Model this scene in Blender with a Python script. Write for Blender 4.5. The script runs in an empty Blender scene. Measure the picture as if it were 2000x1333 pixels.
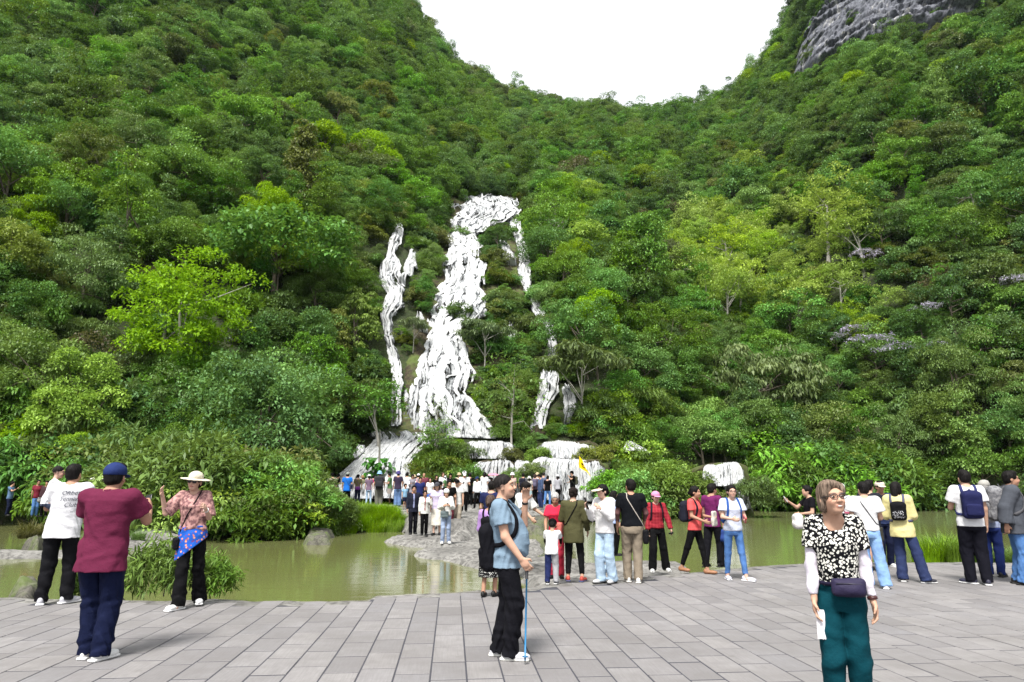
import bpy, bmesh, math, random
import numpy as np
from mathutils import Vector, Matrix

SC = bpy.context.scene
COL = SC.collection
R = math.radians
# ------------------------------------------------------------------ camera
F = 1340.0 / 2000.0            # focal length in picture widths
PITCH = math.atan(283.5 / 1340.0)
CAMZ = 1.63
cam_d = bpy.data.cameras.new('camera'); cam = bpy.data.objects.new('camera', cam_d); COL.objects.link(cam)
cam_d.sensor_width = 36.0; cam_d.lens = 36.0 * F
cam_d.clip_start = 0.05; cam_d.clip_end = 5000
cam.location = (0, 0, CAMZ); cam.rotation_euler = (math.pi / 2 + PITCH, 0, 0)
SC.camera = cam
# ------------------------------------------------------------------ light
SUN_EL, SUN_AZ = R(58), R(200)      # high, behind the camera's right shoulder, veiled by cloud
wd = bpy.data.worlds.new('World'); SC.world = wd; wd.use_nodes = True
nt = wd.node_tree; nt.nodes.clear()
o_ = nt.nodes.new('ShaderNodeOutputWorld'); bg = nt.nodes.new('ShaderNodeBackground')
sky = nt.nodes.new('ShaderNodeTexSky'); sky.sky_type = 'NISHITA'; sky.sun_disc = False
sky.sun_elevation = SUN_EL; sky.sun_rotation = SUN_AZ; sky.air_density = 1.0; sky.dust_density = 4.0; sky.altitude = 400
hs = nt.nodes.new('ShaderNodeHueSaturation'); hs.inputs['Saturation'].default_value = 0.16
mx = nt.nodes.new('ShaderNodeMix'); mx.data_type = 'RGBA'
mx.inputs[0].default_value = 0.72; mx.inputs[7].default_value = (4.4, 4.5, 4.65, 1)   # an even cloud deck over the sky
nt.links.new(sky.outputs[0], hs.inputs['Color']); nt.links.new(hs.outputs[0], mx.inputs[6])
nt.links.new(mx.outputs[2], bg.inputs[0]); bg.inputs[1].default_value = 0.115
nt.links.new(bg.outputs[0], o_.inputs[0])
sd = bpy.data.lights.new('sun', 'SUN'); sun = bpy.data.objects.new('sun', sd); COL.objects.link(sun)
sd.energy = 3.0; sd.angle = R(15); sd.color = (1.0, 0.965, 0.90)
sun.location = (-20, -30, 60)
_sdv = Vector((math.sin(SUN_AZ) * math.cos(SUN_EL), math.cos(SUN_AZ) * math.cos(SUN_EL), math.sin(SUN_EL)))
sun.rotation_euler = _sdv.to_track_quat('Z', 'Y').to_euler()
SC.view_settings.view_transform = 'Standard'; SC.view_settings.look = 'None'
SC.view_settings.exposure = 1.38; SC.view_settings.gamma = 1.0
SC.view_settings.use_curve_mapping = False
cy = SC.cycles
cy.max_bounces = 6; cy.diffuse_bounces = 3; cy.glossy_bounces = 3; cy.transmission_bounces = 4
cy.transparent_max_bounces = 6; cy.volume_bounces = 0; cy.caustics_reflective = False; cy.caustics_refractive = False
cy.use_denoising = True; cy.denoising_prefilter = 'NONE'; cy.sample_clamp_direct = 5.0; cy.sample_clamp_indirect = 2.5
SC.render.film_transparent = False

# ------------------------------------------------------------------ helpers
cP, sP = math.cos(PITCH), math.sin(PITCH)
def ray(px, py):
    dx = (px - 1000) / 1340.0; dy = (666.5 - py) / 1340.0
    return np.array([dx, cP - dy * sP, sP + dy * cP])
def on_z(px, py, z=0.0):
    d = ray(px, py); t = (z - CAMZ) / d[2]
    return np.array([d[0] * t, d[1] * t, z])
def at_y(px, py, Y):
    d = ray(px, py); t = Y / d[1]
    return np.array([d[0] * t, Y, CAMZ + d[2] * t])
def to_px(P):
    P = np.asarray(P, float); q = P - np.array([0, 0, CAMZ])
    f = q[..., 1] * cP + q[..., 2] * sP; u = -q[..., 1] * sP + q[..., 2] * cP
    f = np.where(f < .01, .01, f)
    return 1000 + 1340 * q[..., 0] / f, 666.5 - 1340 * u / f, f

def hash3(i, j, k, s):
    n = (i * 374761393 + j * 668265263 + k * 2147483647 + s * 1274126177) & 0xffffffff
    n = ((n ^ (n >> 13)) * 1274126177) & 0xffffffff
    n = ((n ^ (n >> 16)) * 2246822519) & 0xffffffff
    return ((n ^ (n >> 15)) & 0xffff) / 65535.0
def vnoise(x, y, z=0.0, s=0):
    x, y, z = np.broadcast_arrays(np.asarray(x, float), np.asarray(y, float), np.asarray(z, float))
    xi, yi, zi = np.floor(x).astype(np.int64), np.floor(y).astype(np.int64), np.floor(z).astype(np.int64)
    fx, fy, fz = x - xi, y - yi, z - zi
    fx, fy, fz = [f * f * (3 - 2 * f) for f in (fx, fy, fz)]
    r = 0
    for a in (0, 1):
        for b in (0, 1):
            for c in (0, 1):
                w = (fx if a else 1 - fx) * (fy if b else 1 - fy) * (fz if c else 1 - fz)
                r = r + w * hash3(xi + a, yi + b, zi + c, s)
    return r * 2 - 1
def fbm(x, y, z=0.0, s=0, o=4):
    r = 0; a = .5; f = 1.0
    for i in range(o):
        r = r + a * vnoise(np.asarray(x) * f, np.asarray(y) * f, np.asarray(z) * f, s + i * 17); a *= .5; f *= 2.03
    return r
def sstep(a, b, x):
    t = np.clip((np.asarray(x, float) - a) / (b - a), 0, 1); return t * t * (3 - 2 * t)

def tag(o, label=None, cat=None, group=None, kind=None):
    if label: o['label'] = label
    if cat: o['category'] = cat
    if group: o['group'] = group
    if kind: o['kind'] = kind
    return o
def mesh_np(name, V, Fq, mat=None, smooth=True, mats=None, fmat=None):
    """V (n,3), Fq list/array of faces (all quads or all tris as an array, or list of lists)"""
    me = bpy.data.meshes.new(name)
    V = np.asarray(V, np.float32)
    if isinstance(Fq, np.ndarray):
        n, k = Fq.shape
        me.vertices.add(len(V)); me.vertices.foreach_set('co', V.ravel())
        me.loops.add(n * k); me.loops.foreach_set('vertex_index', Fq.astype(np.int32).ravel())
        me.polygons.add(n); me.polygons.foreach_set('loop_start', np.arange(0, n * k, k, dtype=np.int32))
        me.update(calc_edges=True)
    else:
        me.from_pydata([tuple(v) for v in V.tolist()], [], Fq)
    if mats:
        for m in mats: me.materials.append(m)
        if fmat is not None: me.polygons.foreach_set('material_index', np.asarray(fmat, np.int32))
    elif mat: me.materials.append(mat)
    if smooth: me.polygons.foreach_set('use_smooth', np.ones(len(me.polygons), bool))
    me.update()
    return me
def obj(name, me, parent=None):
    o = bpy.data.objects.new(name, me); COL.objects.link(o)
    if parent: o.parent = parent
    return o
def empty(name, loc, rz=0.0):
    o = bpy.data.objects.new(name, None); COL.objects.link(o); o.location = loc; o.rotation_euler = (0, 0, rz)
    o.empty_display_size = .2
    return o
def grid_faces(nu, nv, wrap=False):
    i = np.arange(nu - 1)[:, None]; j = np.arange(nv if wrap else nv - 1)[None, :]
    a = i * nv + j; b = i * nv + (j + 1) % nv; c = (i + 1) * nv + (j + 1) % nv; d = (i + 1) * nv + j
    return np.stack([a, b, c, d], -1).reshape(-1, 4)
def float_attr(me, name, vals):
    at = me.attributes.new(name, 'FLOAT', 'POINT'); at.data.foreach_set('value', np.asarray(vals, np.float32))
def col_attr(me, name, cols):
    at = me.attributes.new(name, 'FLOAT_COLOR', 'POINT')
    c = np.ones((len(cols), 4), np.float32); c[:, :3] = cols; at.data.foreach_set('color', c.ravel())
def tube(pts, rad, seg=6, cap=True):
    """verts, quad faces of a tube along a polyline"""
    pts = np.asarray(pts, float); n = len(pts); rad = np.broadcast_to(np.asarray(rad, float), (n,))
    t = np.gradient(pts, axis=0); t /= np.linalg.norm(t, axis=1, keepdims=True) + 1e-9
    ref = np.where(np.abs(t[:, 2:3]) > .9, np.array([[1., 0, 0]]), np.array([[0, 0, 1.]]))
    if np.abs(t[:, 2]).max() > .9 and np.abs(t[:, 2]).min() < .9: ref = np.tile(np.array([[.3, .95, .1]]), (n, 1))
    u = np.cross(t, ref); u /= np.linalg.norm(u, axis=1, keepdims=True) + 1e-9
    v = np.cross(t, u)
    a = np.linspace(0, 2 * np.pi, seg, endpoint=False)
    V = pts[:, None] + rad[:, None, None] * (np.cos(a)[None, :, None] * u[:, None] + np.sin(a)[None, :, None] * v[:, None])
    V = V.reshape(-1, 3); Fq = grid_faces(n, seg, True)[:, ::-1]
    if cap:
        V = np.vstack([V, pts[:1], pts[-1:]]); m = len(V)
        k = np.arange(seg); k2 = (k + 1) % seg
        f0 = np.stack([np.full(seg, m - 2), k2, k, k], -1); f1 = np.stack([np.full(seg, m - 1), (n - 1) * seg + k, (n - 1) * seg + k2, (n - 1) * seg + k2], -1)
        # triangles as degenerate-free: keep quads list separate
        return V, Fq, np.vstack([f0[:, :3], f1[:, :3]])
    return V, Fq, np.zeros((0, 3), int)
class MB:
    def __init__(s): s.V = []; s.F = []; s.n = 0
    def add(s, V, *Fs):
        for f in Fs: s.F += (np.asarray(f) + s.n).tolist()
        s.V.append(np.asarray(V, float)); s.n += len(V); return s
    def tube(s, pts, rad, seg=6): return s.add(*tube(pts, rad, seg))
    def box(s, c, h, rot=0.0, bev=0.0):
        c = np.asarray(c, float); h = np.asarray(h, float)
        V = np.array([[x, y, z] for x in (-1, 1) for y in (-1, 1) for z in (-1, 1)], float) * h
        ca, sa = math.cos(rot), math.sin(rot)
        V = np.stack([V[:, 0] * ca - V[:, 1] * sa, V[:, 0] * sa + V[:, 1] * ca, V[:, 2]], -1) + c
        return s.add(V, [[0, 1, 3, 2], [4, 6, 7, 5], [0, 4, 5, 1], [2, 3, 7, 6], [0, 2, 6, 4], [1, 5, 7, 3]])
    def mesh(s, name, mat, smooth=True): return mesh_np(name, np.vstack(s.V), s.F, mat, smooth)

# ------------------------------------------------------------------ node materials
class NT:
    def __init__(s, name):
        s.m = bpy.data.materials.new(name); s.m.use_nodes = True; s.t = s.m.node_tree; s.t.nodes.clear()
        s.out = s.t.nodes.new('ShaderNodeOutputMaterial')
    def n(s, ty, **kw):
        nd = s.t.nodes.new('ShaderNode' + ty)
        for k, v in kw.items():
            if k.startswith('i_'):
                key = k[2:]; key = int(key) if key.isdigit() else key
                s.set(nd.inputs[key], v)
            else: setattr(nd, k, v)
        return nd
    def set(s, sock, v):
        if isinstance(v, bpy.types.NodeSocket): s.t.links.new(v, sock)
        elif hasattr(v, 'outputs'): s.t.links.new(v.outputs[0], sock)
        else:
            if isinstance(v, tuple) and len(v) == 3 and sock.type == 'RGBA': v = v + (1,)
            sock.default_value = v
    def math(s, op, a, b=0.0, c=0.0, clamp=False):
        nd = s.n('Math', operation=op, use_clamp=clamp); s.set(nd.inputs[0], a); s.set(nd.inputs[1], b); s.set(nd.inputs[2], c); return nd.outputs[0]
    def mix(s, f, a, b, blend='MIX'):
        nd = s.n('Mix', data_type='RGBA', blend_type=blend, clamp_factor=True); s.set(nd.inputs[0], f); s.set(nd.inputs[6], a); s.set(nd.inputs[7], b); return nd.outputs[2]
    def ramp(s, f, stops):
        nd = s.n('ValToRGB'); s.set(nd.inputs[0], f); e = nd.color_ramp.elements
        while len(e) < len(stops): e.new(.5)
        for el, (p, c) in zip(e, stops):
            el.position = p; el.color = (c, c, c, 1) if isinstance(c, (int, float)) else tuple(c) + (1,)
        return nd.outputs[0]
    def noise(s, vec=None, scale=5.0, detail=3.0, rough=.55, dist=0.0):
        nd = s.n('TexNoise'); nd.inputs['Scale'].default_value = scale; nd.inputs['Detail'].default_value = detail
        nd.inputs['Roughness'].default_value = rough; nd.inputs['Distortion'].default_value = dist
        if vec is not None: s.set(nd.inputs['Vector'], vec)
        return nd.outputs[0]
    def coord(s, kind='Object', scale=None, rot=None):
        c = s.n('TexCoord').outputs[kind]
        if scale is not None or rot is not None:
            mp = s.n('Mapping'); s.set(mp.inputs[0], c)
            if scale is not None: mp.inputs['Scale'].default_value = scale
            if rot is not None: mp.inputs['Rotation'].default_value = rot
            c = mp.outputs[0]
        return c
    def bump(s, h, strength=.3, dist=.01, normal=None):
        nd = s.n('Bump'); nd.inputs['Strength'].default_value = strength; nd.inputs['Distance'].default_value = dist; s.set(nd.inputs['Height'], h)
        if normal is not None: s.set(nd.inputs['Normal'], normal)
        return nd.outputs[0]
    def bsdf(s, color, rough=.8, normal=None, spec=.3, **kw):
        b = s.n('BsdfPrincipled'); s.set(b.inputs['Base Color'], color); s.set(b.inputs['Roughness'], rough)
        s.set(b.inputs['Specular IOR Level'], spec)
        if normal is not None: s.set(b.inputs['Normal'], normal)
        for k, v in kw.items(): s.set(b.inputs[k.replace('_', ' ')], v)
        return b
    def done(s, sh): s.t.links.new(sh.outputs[0] if hasattr(sh, 'outputs') else sh, s.out.inputs[0]); return s.m
def unit(v): return v / (np.linalg.norm(v, axis=-1, keepdims=True) + 1e-9)
# ================================================================== TERRAIN
# distance of the water's edge, per picture column along the far bank (water level WZ)
WZ = -0.30
def _azd(px, py, z): p = on_z(px, py, z); return math.degrees(math.atan2(p[0], p[1])), math.hypot(p[0], p[1])
_sh = [_azd(x, y, WZ) for x, y in [(-700, 1012), (0, 1018), (120, 1016), (200, 1030), (240, 1042), (300, 1050), (420, 1053), (560, 1052), (640, 1043),
       (700, 1040), (790, 1038), (850, 1012), (960, 1002), (1060, 1004), (1200, 1012), (1300, 1012), (1400, 1006), (1450, 994), (1520, 996),
       (1620, 999), (1750, 994), (1850, 992), (2000, 990), (2700, 990)]]
SH_A = np.array([a for a, d in _sh]); SH_D = np.array([d for a, d in _sh])
# sky line: azimuth, tangent of elevation, distance
def _sky(px, py):
    d = ray(px, py); h = math.hypot(d[0], d[1]); return math.degrees(math.atan2(d[0], d[1])), d[2] / h
_sk = [((-400, -260), 300), ((0, -210), 300), ((400, -180), 290), ((700, -110), 275), ((790, -25), 265), ((830, 40), 262), ((870, 92), 260), ((930, 135), 258), ((990, 168), 257),
       ((1070, 190), 258), ((1160, 200), 262), ((1240, 212), 262), ((1330, 208), 255), ((1400, 178), 245), ((1450, 148), 236), ((1490, 105), 228), ((1530, 40), 220),
       ((1575, -60), 218), ((1650, -170), 225), ((1800, -230), 245), ((2100, -260), 270), ((2600, -260), 290)]
SK = np.array([(*_sky(*p), d) for p, d in _sk])
# foot of the forest slope: azimuth, distance, height
FT = np.array([(-60, 46, 1.2), (-37, 46, 1.2), (-30, 44, 1.2), (-20, 47, 1.5), (-14, 52, 2.2), (-10, 53, 5.0), (0, 54, 5.6), (8, 55, 5.4), (11, 58, 4.0), (16, 62, 2.2), (24, 70, 1.5), (36, 70, 1.5), (60, 70, 1.5)], float)
def terrain(x, y, rough=True):
    x = np.asarray(x, float); y = np.asarray(y, float)
    az = np.degrees(np.arctan2(x, y)); D = np.hypot(x, y)
    ds = np.interp(az, SH_A, SH_D)
    tE = np.interp(az, SK[:, 0], SK[:, 1]); Dr = np.interp(az, SK[:, 0], SK[:, 2])
    D0 = np.interp(az, FT[:, 0], FT[:, 1]); z0 = np.interp(az, FT[:, 0], FT[:, 2])
    zr = CAMZ - 7.5 + tE * Dr
    t = (D - D0) / (Dr - D0)
    wob = np.clip(t, 0, 1)
    bank = -0.30 + .75 * sstep(-.4, 1.2, D - ds) - .9 * sstep(0, 2.5, ds - D)
    mid = np.clip((D - (D0 - 6)) / 6, 0, 1)
    zl = bank + (z0 - .45) * np.where((az > -13.5) & (az < 11), mid ** 1.0, mid ** 1.6)
    zs = z0 + (zr - z0) * np.clip(t, 0, 1)
    z = np.where(t > 0, zs, zl)
    z = np.where(t > 1, zr - (D - Dr) * .25, z)
    if rough:
        amp = sstep(.02, .12, t) * (1 - .75 * sstep(.85, 1.0, t))
        z = z + amp * (7.0 * fbm(x / 38, y / 38, 0, 3, 3) + 2.2 * fbm(x / 11, y / 11, 0, 9, 2))
        z = z + .12 * fbm(x / 2.2, y / 2.2, 0, 4, 2) * sstep(.4, 2, D - ds)
    return z
def hit(px, py, lo=20.0, hi=330.0):
    """first point where the sight line of a picture point meets the hill"""
    d = ray(px, py); h = math.hypot(d[0], d[1])
    T = np.linspace(lo, hi, 900) / h
    dz = CAMZ + d[2] * T - terrain(d[0] * T, d[1] * T)
    k = np.argmax(dz < 0)
    if dz[k] >= 0: k = len(T) - 1
    t = T[k]
    return np.array([d[0] * t, d[1] * t, CAMZ + d[2] * t])

def m_ground():
    t = NT('forest_floor'); c = t.coord('Object')
    n1 = t.noise(c, .35, 5); n2 = t.noise(c, 3.0, 4)
    col = t.mix(t.ramp(n1, [(.35, 0.), (.65, 1.)]), (.020, .030, .010), (.038, .055, .016))
    col = t.mix(t.ramp(n2, [(.5, 0.), (.75, 1.)]), col, (.045, .040, .025))
    return t.done(t.bsdf(col, .95, t.bump(n2, .8, .4)))
def m_rock(name, dark, light, streak=None, scale=1.0, moss=0.0):
    t = NT(name); c = t.coord('Object', (scale,) * 3)
    n1 = t.noise(c, .9, 6, .62); n2 = t.noise(c, 7.0, 5, .65); n3 = t.noise(c, 32.0, 3)
    col = t.mix(t.ramp(n1, [(.32, 0.), (.68, 1.)]), dark, light)
    col = t.mix(t.ramp(n2, [(.45, .0), (.60, .75)]), col, tuple(v * .45 for v in dark))
    if streak:
        cs = t.coord('Object', streak); s1 = t.noise(cs, 1.0, 5, .6)
        col = t.mix(t.ramp(s1, [(.57, 0.), (.66, .8)]), col, (.36, .355, .34))
    if moss:
        g = t.n('NewGeometry'); z = t.n('SeparateXYZ'); t.set(z.inputs[0], g.outputs['Normal'])
        f = t.math('MULTIPLY', t.ramp(n1, [(.45, 0.), (.62, 1.)]), moss)
        col = t.mix(f, col, (.07, .10, .022))
    h = t.math('ADD', t.math('MULTIPLY', n2, .7), t.math('MULTIPLY', n3, .25))
    return t.done(t.bsdf(col, .85, t.bump(h, .7, .03 / scale), .25))
M_GROUND = m_ground()
M_SLAB = m_rock('grey_slab_rock', (.11, .106, .10), (.27, .262, .248), None, 1.0)
M_MOSS = m_rock('mossy_rock', (.06, .057, .048), (.17, .16, .135), None, 1.6, .8)
M_TRAV = m_rock('brown_tufa', (.030, .024, .014), (.095, .075, .043), None, .8, .9)
M_CLIFF = m_rock('cliff_limestone', (.060, .064, .080), (.165, .172, .20), (.42, .42, .06), .25)

# terrain sheet in rings round the pond, denser near
azs = np.radians(np.linspace(-80, 80, 330))
Ds = np.concatenate([np.linspace(15, 75, 130), np.geomspace(76, 300, 90), np.linspace(305, 520, 12)])
A_, D_ = np.meshgrid(azs, Ds, indexing='ij')
TX, TY = D_ * np.sin(A_), D_ * np.cos(A_); TZ = terrain(TX, TY)
hill = obj('hillside', mesh_np('hillside', np.stack([TX, TY, TZ], -1).reshape(-1, 3), grid_faces(len(azs), len(Ds))[:, ::-1], M_GROUND))
tag(hill, 'steep forested valley sides rising behind the pond', kind='structure')
# the ground under and round everything else
Fx = 700
gb = obj('ground', mesh_np('ground', [(-Fx, -200, -1.4), (Fx, -200, -1.4), (Fx, 900, -1.4), (-Fx, 900, -1.4)], [[0, 1, 2, 3]], M_GROUND, False)); tag(gb, 'wide dark earth under the valley and pond', kind='structure')

# ------------------------------------------------------------------ pond
def m_water():
    t = NT('green_pond_water'); c = t.coord('Object', (.55, 2.6, 1)); c2 = t.coord('Object', (1.6, 7.5, 1)); c3 = t.coord('Object', (.05, .05, 1))
    n1 = t.noise(c, 1.0, 3, .5, .3); n2 = t.noise(c2, 1.0, 2, .5)
    h = t.math('ADD', n1, t.math('MULTIPLY', n2, .35))
    big = t.noise(c3, 1.0, 3)
    col = t.mix(t.ramp(big, [(.35, 0.), (.65, 1.)]), (.118, .126, .044), (.140, .158, .074))
    b = t.bsdf(col, .085, t.bump(h, .10, .055), .5); b.inputs['IOR'].default_value = 1.33
    return t.done(b)
M_WATER = m_water()
wv = np.array([(-90, 1.0, WZ), (90, 1.0, WZ), (90, 85, WZ), (-90, 85, WZ)])
pond = obj('pond', mesh_np('pond', wv, [[0, 1, 2, 3]], M_WATER, False)); tag(pond, 'calm olive green pond between the paved plaza and the forest', kind='structure')

# ------------------------------------------------------------------ plaza
EDGE = [(-900, 1170), (-300, 1168), (0, 1166), (150, 1169), (330, 1172), (420, 1168), (500, 1173), (560, 1172), (640, 1174), (722, 1172), (728, 1163), (800, 1160), (880, 1157), (930, 1152),
        (1010, 1150), (1045, 1146), (1062, 1140), (1130, 1137), (1200, 1132), (1290, 1122), (1370, 1116), (1450, 1108), (1520, 1102), (1560, 1100), (1650, 1097), (1800, 1098), (1900, 1098), (2000, 1100), (2500, 1103), (3200, 1110)]
EP = np.array([on_z(x, y, 0.0)[:2] for x, y in EDGE])
def edge_y(x): return np.interp(x, EP[:, 0], EP[:, 1])
def m_tile():
    t = NT('grey_paving_stone'); c = t.coord('Object'); oi = t.n('ObjectInfo').outputs['Random']
    a = t.n('Attribute', attribute_name='tone').outputs['Fac']
    off = t.n('Combine' + 'XYZ'); t.set(off.inputs[0], t.math('MULTIPLY', oi, 37.0)); t.set(off.inputs[1], t.math('MULTIPLY', oi, 91.0)); t.set(off.inputs[2], t.math('MULTIPLY', a, 53.0))
    va = t.n('VectorMath', operation='ADD'); t.set(va.inputs[0], c); t.set(va.inputs[1], off.outputs[0])
    mp = t.n('Mapping'); t.set(mp.inputs[0], va.outputs[0]); mp.inputs['Scale'].default_value = (60, 3, 1)
    gr = t.noise(mp.outputs[0], 1.0, 3, .6); n1 = t.noise(va.outputs[0], 4.0, 4); n2 = t.noise(va.outputs[0], 45.0, 3)
    tone = t.math('ADD', oi, a)
    base = t.ramp(t.math('FRACT', tone), [(0., (.160, .153, .158)), (.35, (.200, .192, .196)), (.7, (.240, .229, .230)), (1., (.180, .175, .184))])
    col = t.mix(t.ramp(n1, [(.35, 0.), (.7, .55)]), base, (.145, .136, .137))
    col = t.mix(t.ramp(gr, [(.38, 0.), (.68, .40)]), col, (.125, .12, .122))
    wear = t.ramp(n2, [(.60, 0.), (.75, .5)]); col = t.mix(wear, col, (.26, .25, .245))
    g = t.n('NewGeometry'); gn = t.noise(g.outputs['Position'], .7, 5, .6)
    col = t.mix(t.ramp(gn, [(.42, 0.), (.68, .55)]), col, (.125, .117, .114))     # trodden dirt
    gn2 = t.noise(g.outputs['Position'], 2.6, 4, .6); col = t.mix(t.ramp(gn2, [(.66, 0.), (.74, .55)]), col, (.10, .093, .09))
    h = t.math('ADD', t.math('MULTIPLY', gr, .5), t.math('MULTIPLY', n2, .5))
    return t.done(t.bsdf(col, t.math('ADD', .58, t.math('MULTIPLY', n1, .25)), t.bump(h, .35, .004), .35))
def m_joint():
    t = NT('dark_joint'); n = t.noise(t.coord('Object'), 6.0, 4)
    col = t.mix(n, (.030, .031, .040), (.062, .062, .074)); return t.done(t.bsdf(col, .9, t.bump(n, .5, .01)))
M_TILE, M_JOINT = m_tile(), m_joint()
# base slab with a ragged rocky rim at the water
xs = np.linspace(EP[0, 0], EP[-1, 0], 900)
ey = edge_y(xs) + .10 + .10 * fbm(xs * 1.3, 0 * xs, 0, 5, 4)
rows = [(0, -.012), (1, -.012)]
V = []
for x, y in zip(xs, ey):
    n_ = float(fbm(x * 2.1, y * 2.1, 0, 8, 3))
    V += [(x, -14, -.004), (x, y - .55, -.004), (x, y - .12, -.010 + .012 * n_), (x, y, -.035 + .03 * n_), (x, y + .09 + .06 * n_, -.20), (x, y + .02, -.75)]
plaza = obj('plaza', mesh_np('plaza', V, grid_faces(len(xs), 6)[:, ::-1], None, True, [M_JOINT, M_SLAB], np.tile([0, 1, 1, 1, 1], len(xs) - 1)))
tag(plaza, 'grey stone paved plaza in the foreground beside the pond', kind='structure')
# paving: long joints run towards the fall, cross joints are staggered
TW, TL, GAP, GAPL = .318, .61, .014, .030
YAW = math.radians(4.9)
ux = np.array([math.cos(YAW), math.sin(YAW)]); uy = np.array([-math.sin(YAW), math.cos(YAW)])
rng = np.random.default_rng(11)
def tile_mesh(w, l, th=.03, b=.003):
    hw, hl = w / 2, l / 2
    V = [(-hw, -hl, -th), (hw, -hl, -th), (hw, hl, -th), (-hw, hl, -th), (-hw, -hl, -b), (hw, -hl, -b), (hw, hl, -b), (-hw, hl, -b),
         (-hw + b, -hl + b, 0), (hw - b, -hl + b, 0), (hw - b, hl - b, 0), (-hw + b, hl - b, 0)]
    Fc = [[0, 1, 5, 4], [1, 2, 6, 5], [2, 3, 7, 6], [3, 0, 4, 7], [4, 5, 9, 8], [5, 6, 10, 9], [6, 7, 11, 10], [7, 4, 8, 11], [8, 9, 10, 11]]
    return V, Fc
tv, tf = tile_mesh(TW - GAP, TL - GAPL)
tile_me = mesh_np('paving_tile', tv, tf, M_TILE, False)
cells = []
for i in range(-70, 90):
    off = rng.uniform(0, TL) if i % 3 else (TL / 2 if i % 2 else 0)
    for j in range(2, 44):
        c = ux * (i * TW) + uy * (j * TL + off)
        ok = all((c + ux * sx * TW * .5 + uy * sy * TL * .5)[1] < edge_y((c + ux * sx * TW * .5)[0]) - .02 for sx in (-1, 1) for sy in (-1, 1))
        if ok and -16 < c[0] < 17: cells.append(c)
cells = np.array(cells)
px, py, _ = to_px(np.c_[cells, np.zeros(len(cells))])
vis = (px > -60) & (px < 2060) & (py < 1400)
order = np.argsort(np.where(vis, cells[:, 1], 1e3 + cells[:, 1]))
rest_v, rest_f, tone = [], [], []
for r_, k in enumerate(order):
    c = cells[k]; dz = rng.normal(0, .0012)
    if r_ < 300:
        o = obj('paving_tile', tile_me, plaza); o.location = (c[0], c[1], dz); o.rotation_euler = (rng.normal(0, .0012), rng.normal(0, .002), YAW + rng.normal(0, .0016))
    else:
        a = YAW + rng.normal(0, .0016); ca, sa = math.cos(a), math.sin(a)
        b0 = len(rest_v)
        rest_v += [(c[0] + x * ca - y * sa, c[1] + x * sa + y * ca, z + dz) for x, y, z in tv]
        rest_f += [[b0 + q for q in f] for f in tf]; tone += [rng.random()] * len(tv)
me = mesh_np('paving_tiles', rest_v, rest_f, M_TILE, False); float_attr(me, 'tone', tone)
tag(obj('paving_tiles', me, plaza), kind='stuff')

# ------------------------------------------------------------------ flat rocks in the water
def slab(name, pts, ztop, label, mat=None, th=.45, seed=0, rough=.06, cat='rock', res=.16, px_in=True):
    """an irregular flat rock: polygon given by picture points on its top plane"""
    mat = mat or M_SLAB
    P = np.array([on_z(x, y, ztop)[:2] for x, y in pts]) if px_in else np.array(pts, float)
    lo, hi = P.min(0) - .3, P.max(0) + .3
    res = max(res, math.sqrt((hi - lo).prod() / 16000))
    gx = np.arange(lo[0], hi[0] + res, res); gy = np.arange(lo[1], hi[1] + res, res)
    X, Y = np.meshgrid(gx, gy, indexing='ij')
    wx, wy = X + .22 * fbm(X * .9, Y * .9, 0, seed + 1, 3), Y + .3 * fbm(X * .9, Y * .9, 5, seed + 2, 3)
    d = np.full(X.shape, 1e9); ins = np.zeros(X.shape, bool)
    for i in range(len(P)):
        a, b = P[i], P[(i + 1) % len(P)]
        e = b - a; t = np.clip(((wx - a[0]) * e[0] + (wy - a[1]) * e[1]) / (e @ e), 0, 1)
        d = np.minimum(d, np.hypot(wx - a[0] - t * e[0], wy - a[1] - t * e[1]))
        cr = ((a[1] <= wy) & (b[1] > wy)) | ((b[1] <= wy) & (a[1] > wy))
        with np.errstate(divide='ignore', invalid='ignore'):
            ins ^= cr & (wx < a[0] + (wy - a[1]) * e[0] / (e[1] if e[1] else 1e-9))
    sd = np.where(ins, d, -d)
    lv = (fbm(X * .55, Y * .85, 2, seed + 5, 3) + .5) * 5; step = (np.floor(lv) + sstep(.72, 1.0, lv % 1)) / 5
    inl = np.clip(sd / 1.1, 0, 1); top = ztop + rough * .9 * fbm(X * 1.4, Y * 1.4, 0, seed, 5) - rough * 2.6 * (1 - step) * (.35 + .65 * (1 - inl))
    crack = np.abs(fbm(X * .7, Y * .9, 9, seed + 7, 2)); top = top - .10 * np.clip(1 - crack / .035, 0, 1) - .05 * np.clip(1 - np.abs(fbm(X * 1.9, Y * 2.3, 4, seed + 8, 2)) / .04, 0, 1)
    Z = ztop - th + (top - (ztop - th)) * np.clip(sd / max(.16, res * 1.6) + .35, 0, 1) ** .6
    keep = sd > -max(.16, res * 1.6)
    idx = -np.ones(X.shape, int); idx[keep] = np.arange(keep.sum())
    fc = grid_faces(*X.shape); fi = idx.ravel()[fc]; fi = fi[(fi >= 0).all(1)][:, ::-1]
    V = np.stack([X, Y, Z], -1)[keep]
    o = obj(name, mesh_np(name, V - [V[:, 0].mean(), V[:, 1].mean(), 0], fi, mat)); o.location = (V[:, 0].mean(), V[:, 1].mean(), 0)
    tag(o, label, cat); return o
slab('rock_slab', [(745, 1047), (800, 1040), (850, 1036), (960, 1040), (1060, 1050), (1060, 1085), (1030, 1108), (945, 1100), (880, 1085), (820, 1078), (808, 1070), (845, 1060), (790, 1056)], -.10,
     'broad pale grey rock platform the woman with the white bonnet stands on', seed=3)
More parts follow.
